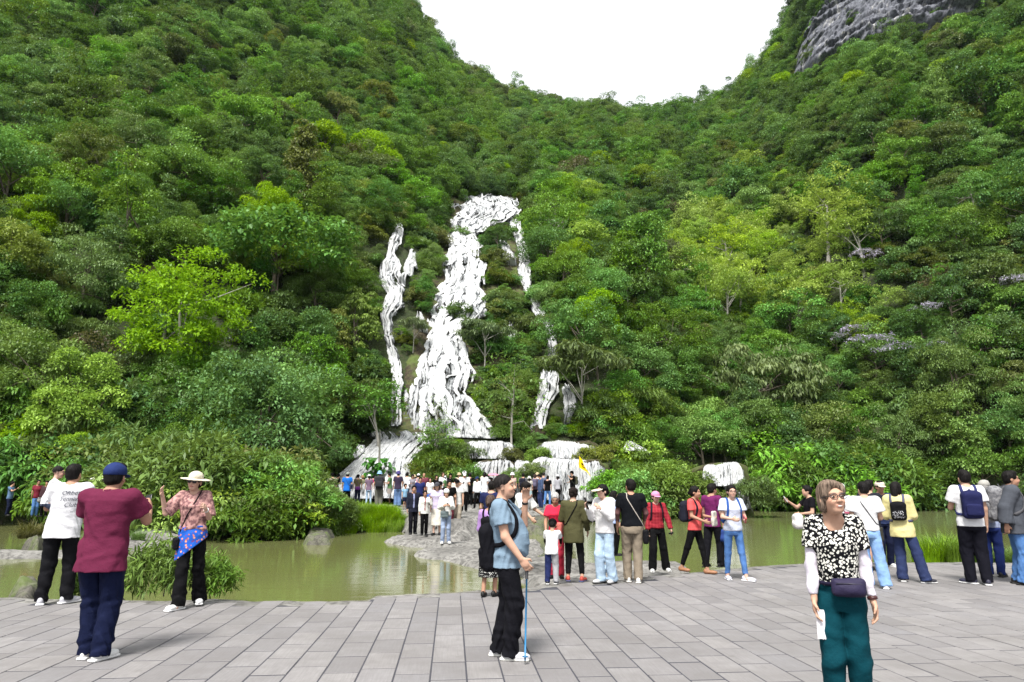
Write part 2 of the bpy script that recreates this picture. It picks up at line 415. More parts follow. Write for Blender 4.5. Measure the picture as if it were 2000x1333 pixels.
slab('rock_slab', [(778, 1046), (830, 1030), (900, 1024), (925, 1030), (922, 1044), (860, 1050)], .02, 'raised ledge of grey rock behind the platform, under the couple', seed=6)
slab('rock_slab', [(870, 1020), (905, 1017), (925, 1026), (918, 1038), (880, 1040)], .14, 'small grey rock step left of the bright grass by the path', seed=9, rough=.04)
slab('rock_slab', [(1000, 1084), (1070, 1078), (1150, 1088), (1130, 1106), (1020, 1116)], -.08, 'grey rock shelf in the water behind the boy in the black cap', seed=12)
slab('rock_slab', [(1010, 1112), (1090, 1102), (1200, 1100), (1260, 1108), (1230, 1132), (1130, 1136), (1050, 1130)], -.05, 'pale rock at the plaza edge under the feet of the olive jacket woman', seed=15)
slab('rock_slab', [(1120, 1090), (1200, 1082), (1300, 1085), (1345, 1098), (1330, 1116), (1250, 1122), (1150, 1112)], -.04, 'long grey rock shelf behind the woman in pale jeans', seed=18)
slab('rock_slab', [(-60, 1069), (40, 1066), (140, 1066), (190, 1068), (180, 1073), (90, 1077), (-60, 1079)], -.10, 'flat stepping slab in the water left of the man with the child', seed=21, th=.3)
slab('rock_slab', [(180, 1048), (300, 1040), (345, 1042), (330, 1054), (215, 1060)], -.02, 'flat grey stone slab between the maroon polo man and the hat woman', seed=24, th=.3)
slab('rock_slab', [(250, 1030), (350, 1026), (352, 1038), (265, 1042)], .12, 'grey slab of the path where the plaid shirt visitor walks', seed=27, th=.4)
slab('rock_slab', [(20, 1128), (40, 1112), (75, 1110), (85, 1125), (70, 1138), (28, 1140)], .05, 'low dark mossy rock in shallow water by the left edge', M_MOSS, .5, 30, .16, res=.05)
slab('rock_slab', [(48, 1048), (60, 1038), (84, 1038), (88, 1046), (70, 1052)], .12, 'small mossy rock with yellow grass behind the white shirt man', M_MOSS, .5, 31, .12, res=.06)
slab('rock_slab', [(228, 1150), (262, 1150), (266, 1170), (228, 1174)], .10, 'upright grey kerb stone at the foot of the leafy bamboo bush', M_SLAB, .4, 33, .03, res=.04)
slab('rock_slab', [(330, 1178), (420, 1166), (520, 1172), (560, 1178), (420, 1182)], .015, 'rough pebbly strip of rock at the water edge beside the white shoes', M_SLAB, .3, 36, .05, res=.05)
slab('rock_slab', [(600, 1020), (622, 1012), (650, 1018), (645, 1036), (605, 1036)], .18, 'brown rock at the pond margin left of the bright grass', M_MOSS, .6, 39, .1, res=.1)
# the landing in front of the cascades where the crowd stands
slab('rock_landing', [(560, 985), (640, 975), (780, 972), (900, 972), (1000, 972), (1100, 972), (1190, 976), (1160, 990), (1060, 996), (1000, 1000), (960, 1008), (900, 1012), (830, 1010), (790, 1000), (700, 996), (610, 998)], .52,
     'wide pale rock landing below the cascades where the crowd stands', seed=42, th=.9, cat='rock', res=.2)
slab('rock_slab', [(880, 1000), (970, 998), (965, 1010), (900, 1016)], .34, 'pale stone step between the landing and the rock path', seed=45, th=.5, res=.2)
slab('rock_slab', [(1000, 988), (1100, 985), (1110, 1002), (1060, 1016), (1010, 1014)], .30, 'dark undercut rock with hanging grass below the blue jacket man', M_MOSS, 1.0, 48, .12, res=.2)
# ================================================================== FALLING WATER
def m_fall():
    t = NT('white_falling_water'); a = t.n('Attribute', attribute_name='flow').outputs['Vector']
    e = t.n('Attribute', attribute_name='thin').outputs['Fac']
    mp = t.n('Mapping'); t.set(mp.inputs[0], a); mp.inputs['Scale'].default_value = (3.2, .55, 1)
    mq = t.n('Mapping'); t.set(mq.inputs[0], a); mq.inputs['Scale'].default_value = (9.0, 1.3, 1)
    n1 = t.noise(mp.outputs[0], 1.0, 4, .6, .6); n2 = t.noise(mq.outputs[0], 1.0, 3, .6, .3)
    mix = t.math('ADD', t.math('MULTIPLY', t.math('SUBTRACT', n1, .5), 1.1), t.math('ADD', t.math('MULTIPLY', t.math('SUBTRACT', n2, .5), .75), .5))
    f = t.math('ADD', mix, e)
    col = t.ramp(f, [(.28, (.030, .031, .030)), (.36, (.13, .137, .145)), (.47, (.36, .375, .39)), (.61, (.58, .59, .60))])
    b = t.bsdf(col, .55, t.bump(mix, .9, .25), .4)
    tr = t.n('BsdfTransparent')
    hole = t.ramp(f, [(.25, 1.), (.30, 0.)])
    ms = t.n('MixShader'); t.set(ms.inputs[0], hole); t.set(ms.inputs[1], b); t.set(ms.inputs[2], tr)
    return t.done(ms)
M_FALL = m_fall()
MASK = []          # (px, py, half width) of all the white water, kept clear of crowns
def stream(name, rows, label, seed, lift=.5, cols=22, sub=7, D=None, parent=None, bulge=.5, mask=True, group=None):
    """rows: (y, x_left, x_right) in picture points; the sheet lies on the hill (or at depths D)"""
    rows = [tuple(map(float, r)) for r in rows]
    ys = [r[0] for r in rows]; n = max(6, int((len(rows) - 1) * sub))
    yy = np.linspace(ys[0], ys[-1], n) if D is None else np.interp(np.linspace(0, 1, n), np.linspace(0, 1, len(rows)), ys)
    s_ = np.linspace(0, 1, n)
    if D is None:
        xl = np.interp(yy, ys, [r[1] for r in rows]); xr = np.interp(yy, ys, [r[2] for r in rows])
    else:
        k = np.linspace(0, 1, len(rows)); xl = np.interp(s_, k, [r[1] for r in rows]); xr = np.interp(s_, k, [r[2] for r in rows]); dd = np.interp(s_, k, D)
    V = np.zeros((n, cols, 3)); U = np.zeros((n, cols, 2)); T = np.zeros((n, cols))
    v = 0.0; prev = None
    for i in range(n):
        jl = 5 * fbm(yy[i] / 9, seed * 3.1, 0, 1, 3); jr = 5 * fbm(yy[i] / 9, seed * 5.7, 0, 2, 3)
        gw = (.09 if xr[i] - xl[i] > 45 else .02) * (xr[i] - xl[i]); a, b = xl[i] + jl - gw, max(xr[i] + jr + gw, xl[i] + jl + 3)
        for q, x in enumerate((a, (a + b) / 2, b)):
            if D is None: p = hit(x, yy[i], 40) if q == 1 else None
            else: p = at_y(x, yy[i], dd[i])
            if q == 1 or D is not None:
                if q == 1: pm = p
        if D is None:
            P0, P1 = at_y(a, yy[i], pm[1]), at_y(b, yy[i], pm[1])
        else: P0, P1 = at_y(a, yy[i], dd[i]), at_y(b, yy[i], dd[i])
        if mask: MASK.append(((a + b) / 2, yy[i], (b - a) / 2))
        mid = (P0 + P1) / 2
        if prev is not None: v += np.linalg.norm(mid - prev)
        prev = mid
        w = np.linalg.norm(P1 - P0)
        for j in range(cols):
            u = j / (cols - 1); V[i, j] = P0 + (P1 - P0) * u; U[i, j] = (u * w + seed * 13.0, v + seed * 7.0)
            T[i, j] = .13 - .34 * max(0, abs(u - .5) * 2 - .76) / .24 * (.6 if w > 5 else .8)
    # cascade relief: pushed towards the camera and up in lumps and steps
    X, Y, Z = V[..., 0], V[..., 1], V[..., 2]
    uu = np.linspace(-1, 1, cols)[None, :]
    if D is None:
        st = np.sin(U[..., 1] * 1.35 + 3.0 * fbm(X * .35, Z * .3, 0, seed, 3) * 2)
        lump = lift + bulge * (1 - uu ** 2) + 1.0 * fbm(X * .6, Z * .5, 0, seed + 3, 4) + .16 * st
        lump = lump * (1 - .85 * sstep(.93, 1.0, s_))[:, None]
        V[..., 1] -= lump * .75; V[..., 2] += lump * .45
        T += .05 * st - .035
    else:
        lump = bulge * (1 - uu ** 4) * .5 + .10 * fbm(X * 1.2, Z * .6, 0, seed + 3, 3)
        V[..., 1] -= lump; V[..., 2] += .42 * fbm(X * .55, 0 * X, seed, seed + 6, 3) * (1 - .6 * np.linspace(0, 1, n))[:, None] - .30 * np.clip(np.abs(uu) - .8, 0, 1) / .2
    T[:2] -= .06
    if D is None: T -= .08 * np.clip(1 - np.linspace(0, 1, n) / .14, 0, 1)[:, None]
    T += (.36 if D is None else .26) * fbm(X * .42, Z * .40, seed, seed + 9, 3)
    # many separate strands of white water over a thin torn sheet
    rg_ = np.random.default_rng(seed * 7 + 1); Lr = np.linalg.norm(np.diff(V[:, cols // 2], axis=0), axis=1); Lc = np.concatenate([[0], np.cumsum(Lr)]); Lt = Lc[-1]
    Wm = np.linalg.norm(V[:, -1] - V[:, 0], axis=1).mean(); ns = int(np.clip(Wm * Lt * (1.05 if D is None else 2.0) + 6, 8, 280))
    SV, SF, SU, ST = [], [], [], []; base_n = n * cols; cnt_ = base_n
    for q in range(ns):
        le = rg_.uniform(2.0, 8.0) if D is None else rg_.uniform(.5, 1.0) * Lt; le = min(le, Lt); s0 = rg_.uniform(-.5, Lt - le * .6) if D is None else rg_.uniform(0, Lt - le * .8)
        u0 = rg_.uniform(.0, 1.0) if D is None else rg_.uniform(0, 1); wd = (rg_.uniform(.06, .30) * min(1, Wm / 4.0 + .2) if D is None else rg_.uniform(.03, .11)); ph = rg_.uniform(0, 50); m_ = 12
        sk = np.clip(np.linspace(s0, s0 + le, m_), 0, Lt); vi = np.interp(sk, Lc, np.arange(n)); k_ = np.linspace(0, 1, m_)
        uu_ = u0 + (.9 / max(Wm, 1.5)) * (.55 * min(1, Wm / 5.0) if D is None else .10) * np.array([float(vnoise(ph + a * .35, ph)) for a in sk])
        for z_ in range(m_):
            a = min(int(vi[z_]), n - 2); fa = vi[z_] - a; c_ = np.clip(uu_[z_], 0, 1) * (cols - 1); b = min(int(c_), cols - 2); fb = c_ - b
            row = lambda r_: V[r_, b] * (1 - fb) + V[r_, b + 1] * fb
            p = row(a) * (1 - fa) + row(a + 1) * fa; side = unit(V[a, -1] - V[a, 0]); p = p + side * (uu_[z_] - np.clip(uu_[z_], 0, 1)) * Wm
            lift_ = (.10 + .12 * abs(math.sin(ph + sk[z_] * 1.1)) + rg_.uniform(0, .10)) * (1.0 if D is None else .35); w_ = wd * (math.sin(math.pi * min(.97, k_[z_] * .9 + .08)) ** .5) * (.7 + .6 * abs(math.sin(ph * 3 + sk[z_] * 2.3)))
            c0 = p + np.array([0, -.75, .5]) * lift_
            SV += [c0 - side * w_ + np.array([0, .10, -.06]), c0, c0 + side * w_ + np.array([0, .10, -.06])]; SU += [(ph + 0, sk[z_]), (ph + .3, sk[z_]), (ph + .6, sk[z_])]; ST += [.06, .25, .06]
            if z_: e = cnt_ + z_ * 3; SF += [[e - 3, e - 2, e + 1, e], [e - 2, e - 1, e + 2, e + 1]]
        cnt_ += m_ * 3
    T = T - (.155 if D is None else .165)
    allV = np.vstack([V.reshape(-1, 3), np.array(SV)]); allF = np.vstack([grid_faces(n, cols), np.array(SF)])
    me = mesh_np(name, allV, allF, M_FALL)
    UU = np.vstack([np.concatenate([U, np.zeros((n, cols, 1))], -1).reshape(-1, 3), np.c_[np.array(SU), np.zeros(len(SU))]])
    at = me.attributes.new('flow', 'FLOAT_VECTOR', 'POINT'); at.data.foreach_set('vector', UU.astype(np.float32).ravel())
    float_attr(me, 'thin', np.concatenate([T.ravel(), np.array(ST)]))
    o = obj(name, me); tag(o, label, 'waterfall', group, 'structure'); return o
stream('waterfall', [(390, 884, 996), (405, 886, 1000), (423, 890, 1004), (440, 882, 966), (467, 874, 930), (497, 880, 935), (523, 869, 939), (563, 865, 936), (597, 843, 943), (624, 836, 940),
                     (650, 843, 900), (685, 826, 904), (728, 808, 913), (772, 806, 902), (798, 799, 914), (824, 791, 935), (842, 789, 950), (858, 788, 952)],
       'tall white main waterfall tumbling down the middle of the slope', 1, cols=40, sub=9, bulge=.9)
stream('waterfall', [(405, 975, 1003), (437, 992, 1014), (467, 1004, 1022), (502, 1012, 1031), (530, 1012, 1036), (560, 1020, 1038), (585, 1026, 1046), (610, 1038, 1062), (635, 1050, 1076), (660, 1062, 1084), (690, 1066, 1092), (724, 1056, 1084),
                     (750, 1052, 1092), (775, 1048, 1090), (800, 1042, 1068), (842, 1034, 1064)], 'long right hand branch of the waterfall winding down to the terrace', 2, cols=12)
stream('waterfall', [(478, 974, 984), (500, 980, 1000), (522, 988, 1012)], 'short slanting chute between the bushes right of the upper fall', 3, cols=9)
stream('waterfall', [(762, 1098, 1110), (790, 1102, 1128), (812, 1104, 1130), (832, 1100, 1116)], 'small rightmost cascade behind the thin pale trunks', 6, cols=9)
stream('waterfall', [(450, 774, 788), (475, 762, 782), (500, 756, 774), (522, 746, 782), (545, 740, 780), (562, 746, 790), (582, 760, 786), (605, 750, 792), (628, 748, 770), (650, 748, 768), (680, 756, 774), (710, 762, 784), (740, 766, 788), (770, 768, 790), (800, 764, 784), (835, 760, 782)], 'long thin left branch of the waterfall running down through the bushes', 7, cols=12)
stream('waterfall', [(500, 800, 814), (525, 794, 816), (548, 784, 800), (560, 776, 794)], 'short side stream joining the upper left cascade', 8, cols=9)
stream('waterfall', [(618, 814, 824), (640, 812, 830), (655, 818, 834)], 'small white trickle left of the main fall', 10, cols=7)
stream('waterfall', [(640, 995, 1006), (665, 994, 1004), (680, 990, 998)], 'tiny glimpse of falling water between the trees right of the main fall', 11, cols=7)
# stepped cascades at the foot: rounded rock lips with sheets of water over them
def ledge(name, x0, x1, ytop, ybot, Y, depth, label, seed):
    """a tufa step: rounded rock with ragged ends"""
    a, b = at_y(x0, ytop, Y), at_y(x1, ytop, Y); zb = at_y(x0, ybot, Y)[2] - .5; zt = a[2]
    n, m = 36, 12; V = np.zeros((n, m, 3))
    for i in range(n):
        u = i / (n - 1); x = a[0] + (b[0] - a[0]) * u
        endd = min(u, 1 - u) * (b[0] - a[0])
        bul = min(1, endd / 1.2) ** .5
        prof = [(depth, .0), (depth * .5, .02), (.5, 0), (.12, -.02), (-.12, -.12), (-.24, -.34), (-.28, -.6)] + [(-.3 - .12 * k, -.6 - (zt - zb - .6) * (k + 1) / 5) for k in range(5)]
        for j, (dy, dz) in enumerate(prof):
            w = fbm(x * .8, j * .5, 0, seed, 3)
            w2 = fbm(x * 2.2, j * .8, 3, seed + 4, 3); V[i, j] = (x + .25 * w2, Y + dy - bul * .5 + .55 * w + .25 * w2 + (1 - bul) * 1.3, zt + dz - .55 * (1 - bul) + .16 * w + .12 * w2)
    o = obj(name, mesh_np(name, V.reshape(-1, 3), grid_faces(n, m)[:, ::-1], M_TRAV)); tag(o, label, 'rock'); return o
def sheet(x0, x1, ytop, ybot, Y, label, seed, sp0=0, sp1=0, drop=.7):
    h = ybot - ytop
    rows = [(ytop - 1.0, x0 + 4, x1 - 4), (ytop, x0, x1), (ytop + h * .08, x0 - sp0 * .2, x1 + sp1 * .2), (ytop + h * .3, x0 - sp0 * .5, x1 + sp1 * .5), (ytop + h * .65, x0 - sp0 * .8, x1 + sp1 * .8), (ybot, x0 - sp0, x1 + sp1)]
    return stream('cascade', rows, label, seed, cols=26, sub=6, D=[Y + 1.6, Y - .55, Y - .85, Y - 1.0, Y - 1.15, Y - 1.5], bulge=.35)
ledge('tufa_ledge', 905, 1010, 865, 900, 52.0, 3, 'upper brown rock lip in the middle of the lower cascades', 51)
sheet(914, 1000, 865, 897, 52.0, 'upper middle cascade sheet above the phone man', 52)
ledge('tufa_ledge', 915, 1025, 899, 975, 48.5, 3.5, 'lower brown rock lip behind the crowd in the middle', 53)
sheet(932, 996, 899, 972, 48.5, 'lower middle cascade sheet behind the crowd', 54, 14, 8)
sheet(1008, 1040, 902, 972, 48.2, 'narrow curved cascade left of the wide right hand one', 55, 6, 2)
ledge('tufa_ledge', 1040, 1180, 862, 900, 52.0, 3, 'upper brown rock lip of the right hand cascades', 56)
sheet(1058, 1150, 863, 896, 52.0, 'upper right hand cascade sheet above the yellow flag', 57, 0, 6)
ledge('tufa_ledge', 1030, 1195, 897, 985, 48.0, 3.5, 'lower brown rock lip behind the yellow flag', 58)
sheet(1048, 1168, 898, 978, 48.0, 'wide lower right hand cascade behind the yellow flag', 59, 4, 8)
ledge('tufa_ledge', 1365, 1470, 904, 990, 47.0, 3, 'mossy rock lip of the separate cascade by the right bank', 60)
sheet(1378, 1440, 905, 948, 47.0, 'separate cascade falling into the pond right of the crowd, upper drop', 61, 2, 14)
stream('cascade', [(940, 1408, 1452), (955, 1414, 1458), (970, 1418, 1462), (992, 1420, 1466)], 'separate cascade right of the crowd, lower run into the pond', 62, cols=16, sub=8, D=[46.1, 45.6, 45.2, 44.8], bulge=.3)
stream('cascade', [(846, 728, 840), (856, 735, 835), (868, 726, 815), (885, 712, 800), (905, 690, 790), (925, 668, 790), (945, 655, 790), (975, 645, 785)], 'broad sloping white cascade behind the left part of the crowd', 63, cols=36, sub=8,
       D=[52.6, 52.0, 51.2, 50.2, 48.8, 47.4, 46.2, 44.8], bulge=.6)
stream('cascade', [(862, 700, 716), (878, 690, 708), (892, 686, 700)], 'small white rivulet left of the sloping cascade', 64, cols=8, sub=6, D=[50.4, 49.8, 49.0])
stream('cascade', [(866, 1222, 1240), (874, 1216, 1262), (882, 1222, 1268)], 'small white pool edge right of the upper cascade', 65, cols=8, sub=6, D=[53.5, 52.8, 52.0], mask=False)
ledge('tufa_ledge', 722, 850, 846, 880, 55.0, 4, 'pale rock sill above the sloping left cascade', 66)
MASK = np.array(MASK)
# wet tufa behind the streams
n, m = 90, 110; V = np.zeros((n, m, 3))
for i in range(n):
    for j in range(m):
        u, v = i / (n - 1), j / (m - 1); y_ = 375 + 480 * v; half = 95 + 110 * v; V[i, j, :2] = (930 - 15 * v + (u - .5) * 2 * half, y_)
PXY = V[..., :2].copy()
TT = np.linspace(42, 135, 260)
for i in range(n):
    d = np.array([ray(*PXY[i, j]) for j in range(m)]); hh = np.hypot(d[:, 0], d[:, 1])[:, None]; t_ = TT[None] / hh
    dz = CAMZ + d[:, 2:3] * t_ - terrain(d[:, 0:1] * t_, d[:, 1:2] * t_); k = np.argmax(dz < 0, 1); tk = t_[np.arange(m), k]
    V[i] = np.c_[d[:, 0] * tk, d[:, 1] * tk, CAMZ + d[:, 2] * tk]
X, Y, Z = V[..., 0].copy(), V[..., 1].copy(), V[..., 2].copy(); w = np.minimum(np.minimum(np.linspace(0, 1, n), 1 - np.linspace(0, 1, n)) * 6, 1)[:, None]
rel = .15 + .9 * np.abs(fbm(X / 2.2, Z / 2.0, Y / 5, 91, 4)) - (1 - w) * 1.5
V[..., 1] -= rel * .7; V[..., 2] += rel * .4
fr_ = obj('rock_face', mesh_np('rock_face', V.reshape(-1, 3), grid_faces(n, m)[:, ::-1], M_TRAV)); tag(fr_, 'wet brown tufa rock behind the streams of the waterfall', kind='structure')
def masked(px, py, rad):
    """share of a disc in the picture that would cover white water"""
    dx = np.maximum(np.abs(MASK[:, 0] - px) - MASK[:, 2], 0); dy = MASK[:, 1] - py
    return bool(((dx * dx + dy * dy) < rad * rad).any())

# ================================================================== CLIFF (bare limestone high on the right)
CL = [((1535, 172), (1556, 110)), ((1568, 160), (1582, 50)), ((1610, 135), (1632, 0)), ((1660, 110), (1690, -40)), ((1710, 92), (1740, -60)), ((1760, 72), (1790, -70)), ((1810, 66), (1840, -80)), ((1860, 50), (1890, -90)), ((1910, 34), (1940, -100)), ((1950, 5), (1990, -120))]
n, m = 190, 90; V = np.zeros((n, m, 3))
lo = np.array([c[0] for c in CL], float); up = np.array([c[1] for c in CL], float); kk = np.linspace(0, 1, len(CL))
for i in range(n):
    u = i / (n - 1)
    a = hit(np.interp(u, kk, lo[:, 0]), np.interp(u, kk, lo[:, 1]), 60); b = hit(np.interp(u, kk, up[:, 0]), np.interp(u, kk, up[:, 1]), 60)
    w = np.linspace(0, 1, m)[:, None]; V[i] = a + (b - a) * w
X, Y, Z = V[..., 0].copy(), V[..., 1].copy(), V[..., 2].copy()
w = np.linspace(0, 1, m)[None, :]; ed = np.minimum(np.minimum(w, 1 - w) * 6, 1) * np.minimum(np.minimum(np.linspace(0, 1, n), 1 - np.linspace(0, 1, n)) * 8, 1)[:, None]
ed = np.minimum(np.minimum(w, 1 - w) * 14, 1) * np.minimum(np.minimum(np.linspace(0, 1, n), 1 - np.linspace(0, 1, n)) * 16, 1)[:, None]
lay = (Z + .30 * X + 4 * fbm(X / 18, Z / 18, 0, 5, 3)) / 4.6
rel = 4.0 * ed + ed * (4.0 * fbm(X / 10, Y / 10, Z / 22, 71, 5) + 3.6 * np.abs(fbm(X / 1.6, Y / 1.6, Z / 18, 73, 3)) + 3.4 * (1 - sstep(.0, .85, lay % 1)) * (.5 + fbm(X / 5, Z / 5, 2, 79, 2)) + .9 * fbm(X / .9, Y, Z / .9, 75, 2))
V[..., 1] -= rel * .9; V[..., 0] -= rel * .3
cliff = obj('cliff', mesh_np('cliff', V.reshape(-1, 3), grid_faces(n, m), M_CLIFF, False)); tag(cliff, 'bare grey limestone cliff with pale streaks high on the right mountain', kind='structure')
def outcrop(name, px, py, w, h, label, seed):
    p = hit(px, py, 60); n, m = 26, 20; V = np.zeros((n, m, 3)); s = p[1] / 1340
    for i in range(n):
        for j in range(m):
            u, v = i / (n - 1) - .5, j / (m - 1) - .5
            e = max(0, 1 - (4 * u * u + 4 * v * v))
            q = at_y(px + u * w * 1.2, py - v * h * 1.2, p[1] + v * h * s * .5)
            r_ = 3.5 * e ** .5 + 1.8 * e * fbm(q[0] / 1.6, q[2] / 4, 0, seed, 3) - 1.2
            V[i, j] = q + np.array([0, -r_, 0])
    o = obj(name, mesh_np(name, V.reshape(-1, 3), grid_faces(n, m), M_CLIFF, False)); tag(o, label, 'rock')
outcrop('rock_outcrop', 318, 132, 20, 50, 'narrow pale rock face poking out of the upper left forest', 81)
outcrop('rock_outcrop', 352, 118, 26, 40, 'middle grey rock face in the upper left forest', 82)
outcrop('rock_outcrop', 384, 138, 26, 56, 'streaked grey rock face right of the others in the upper left forest', 83)
# ================================================================== FOLIAGE
def m_leaf(name, dark, light, hue=.02, val=.35, trans=.30, rough=.5, tip=None):
    """tint attribute: tone of each leaf; object random: tone of each plant"""
    t = NT(name); a = t.n('Attribute', attribute_name='tint').outputs['Fac']; oi = t.n('ObjectInfo').outputs['Random']
    col = t.mix(a, dark, light)
    hsv = t.n('HueSaturation'); t.set(hsv.inputs['Color'], col)
    t.set(hsv.inputs['Hue'], t.math('ADD', .5 - hue, t.math('MULTIPLY', oi, 2 * hue)))
    r2 = t.math('FRACT', t.math('MULTIPLY', oi, 7.31)); r3 = t.math('FRACT', t.math('MULTIPLY', oi, 23.7))
    t.set(hsv.inputs['Value'], t.math('ADD', 1 - val, t.math('MULTIPLY', r2, 2 * val)))
    t.set(hsv.inputs['Saturation'], t.math('ADD', .88, t.math('MULTIPLY', r3, .3)))
    c = hsv.outputs[0]
    b = t.bsdf(c, rough, None, .28)
    tl = t.n('BsdfTranslucent'); c2 = t.mix(.35, c, (.20, .26, .02)); t.set(tl.inputs[0], c2)
    ms = t.n('MixShader'); ms.inputs[0].default_value = trans; t.set(ms.inputs[1], b); t.set(ms.inputs[2], tl)
    return t.done(ms)
def m_bark(name, a, b):
    t = NT(name); c = t.coord('Object', (6, 6, 1.2)); n = t.noise(c, 1.0, 4, .65)
    col = t.mix(t.ramp(n, [(.35, 0.), (.65, 1.)]), a, b); return t.done(t.bsdf(col, .9, t.bump(n, .7, .03), .2))
ML = dict(
    mid=m_leaf('mid_green_leaves', (.044, .105, .022), (.190, .370, .072)),
    dark=m_leaf('dark_green_leaves', (.026, .074, .022), (.120, .255, .064), .015),
    lime=m_leaf('yellow_green_leaves', (.075, .160, .012), (.34, .52, .040), .012, .22, .38),
    vivid=m_leaf('bright_lime_leaves', (.085, .195, .016), (.33, .55, .05), .006, .06, .40),
    olive=m_leaf('olive_leaves', (.048, .076, .019), (.21, .27, .064), .03, .3),
    pale=m_leaf('pale_green_leaves', (.045, .080, .026), (.165, .220, .085), .015, .22),
    airy=m_leaf('pale_yellow_leaves', (.14, .215, .03), (.43, .60, .115), .012, .2, .38),
    brown=m_leaf('brownish_leaves', (.050, .045, .026), (.135, .115, .066), .02, .25),
    grass=m_leaf('bright_grass', (.085, .190, .006), (.27, .46, .018), .01, .12, .35),
    bamboo=m_leaf('bamboo_leaves', (.050, .105, .020), (.180, .290, .068), .012, .15),
    straw=m_leaf('dry_hanging_grass', (.050, .048, .016), (.160, .150, .050), .015, .2),
    big=m_leaf('glossy_big_leaves', (.020, .080, .012), (.060, .200, .030), .01, .15, .3, .35),
    banana=m_leaf('banana_leaves', (.045, .130, .020), (.140, .300, .060), .01, .1, .4, .4),
    lilac=m_leaf('lilac_blossom', (.26, .23, .33), (.52, .48, .62), .01, .1, .3),
    cream=m_leaf('cream_leaves', (.22, .25, .12), (.44, .46, .28), .01, .1, .3),
)
M_BARK = m_bark('brown_bark', (.06, .048, .035), (.17, .145, .115)); M_BARKP = m_bark('pale_bark', (.20, .19, .165), (.42, .40, .36))

def rdirs(rng, n):
    v = rng.normal(size=(n, 3)); return v / np.linalg.norm(v, axis=1, keepdims=True)
def unit(v): return v / (np.linalg.norm(v, axis=-1, keepdims=True) + 1e-9)
def leaf_mesh(name, C, U, N, L, W, tint, mat, fold=.18, droop=.12):
    """one folded four-point leaf per row"""
    U = unit(U); S = unit(np.cross(N, U)); N = np.cross(U, S)
    L = L[:, None]; W = W[:, None]
    b = C; t_ = C + U * L - N * L * droop; m = C + U * L * .45
    l = m + S * W * .5 + N * W * fold; r = m - S * W * .5 + N * W * fold
    V = np.stack([b, r, t_, l], 1).reshape(-1, 3); n = len(C)
    me = mesh_np(name, V, np.arange(4 * n).reshape(n, 4), mat, False)
    float_attr(me, 'tint', np.repeat(np.clip(tint, 0, 1), 4)); return me
def crown_arrays(seed, R3, nb, per, clump, leaf, zmin=-.45, hollow=.45, flat=1.0, aspect=.55, droop=.35, bump=.45, top=.35, shape=None):
    rng = np.random.default_rng(seed)
    R3 = np.array(R3, float)
    d = rdirs(rng, nb * 4); d = d[d[:, 2] > zmin][:nb]
    out = 1 + bump * fbm(d[:, 0] * 1.6 + seed, d[:, 1] * 1.6, d[:, 2] * 1.6, seed, 2) * 2
    rad = (hollow + (1 - hollow) * rng.random(len(d)) ** .45) * out
    cc = d * rad[:, None] * R3
    if shape == 'tiers': cc[:, 2] = np.round(cc[:, 2] / (R3[2] * .36)) * R3[2] * .36 + rng.normal(0, .05, len(cc)) * R3[2]
    if shape == 'spire': cc[:, :2] *= (1.15 - .55 * (cc[:, 2:3] / R3[2] + 1) / 2)
    cr = clump * (.6 + .8 * rng.random(len(d)))
    idx = np.repeat(np.arange(len(d)), per); n = len(idx)
    v = rdirs(rng, n); v[:, 2] = np.where(v[:, 2] < -.25, -v[:, 2], v[:, 2])
    rr = (.62 + .38 * rng.random(n) ** .6) * (1 + .22 * fbm(v[:, 0] * 2.2 + idx, v[:, 1] * 2.2, v[:, 2] * 2.2, seed + 5, 2))
    off = v * (cr[idx] * rr)[:, None]; off[:, 2] *= flat
    C = cc[idx] + off
    rnd = rdirs(rng, n)
    N = unit(v * .75 + np.array([0, 0, .75]) + rnd * .5)
    U = unit(v * .6 + rnd * .8 - np.array([0, 0, droop]))
    L = leaf * (.65 + .7 * rng.random(n)); W = L * aspect * (.8 + .4 * rng.random(n))
    tint = .30 + .36 * rng.random(n) + .42 * (rng.random(len(d))[idx] - .35)
    return cc, (C, U, N, L, W, tint)
def trunk_mesh(name, cc, H, r0, mat, seed, nl=9, lean=0.0, fork=.45):
    rng = np.random.default_rng(seed + 99); mb = MB()
    ctop = np.array([lean * H, 0, H + .25 * (cc[:, 2].max() if len(cc) else 0)])
    k = np.linspace(0, 1, 7)[:, None]
    sp = k * ctop + np.c_[.12 * H * .25 * np.sin(k[:, 0] * 4 + seed), .08 * H * .25 * np.sin(k[:, 0] * 3 + seed * 2), 0 * k[:, 0]]
    mb.tube(sp, r0 * (1.1 - .75 * k[:, 0]), 7)
    if len(cc):
        for q in rng.choice(len(cc), min(nl, len(cc)), replace=False):
            f = rng.uniform(fork, .95); s0 = np.array([np.interp(f, k[:, 0], sp[:, a]) for a in range(3)])
            e = cc[q] + np.array([lean * H, 0, H]); mdl = (s0 + e) / 2 + np.array([0, 0, .12 * np.linalg.norm(e - s0)]) * rng.uniform(-.4, 1) + rng.normal(0, .05, 3) * np.linalg.norm(e - s0)
            mb.tube(np.array([s0, mdl, e]), [r0 * .42, r0 * .25, r0 * .08], 5)
    return mb.mesh(name, mat)
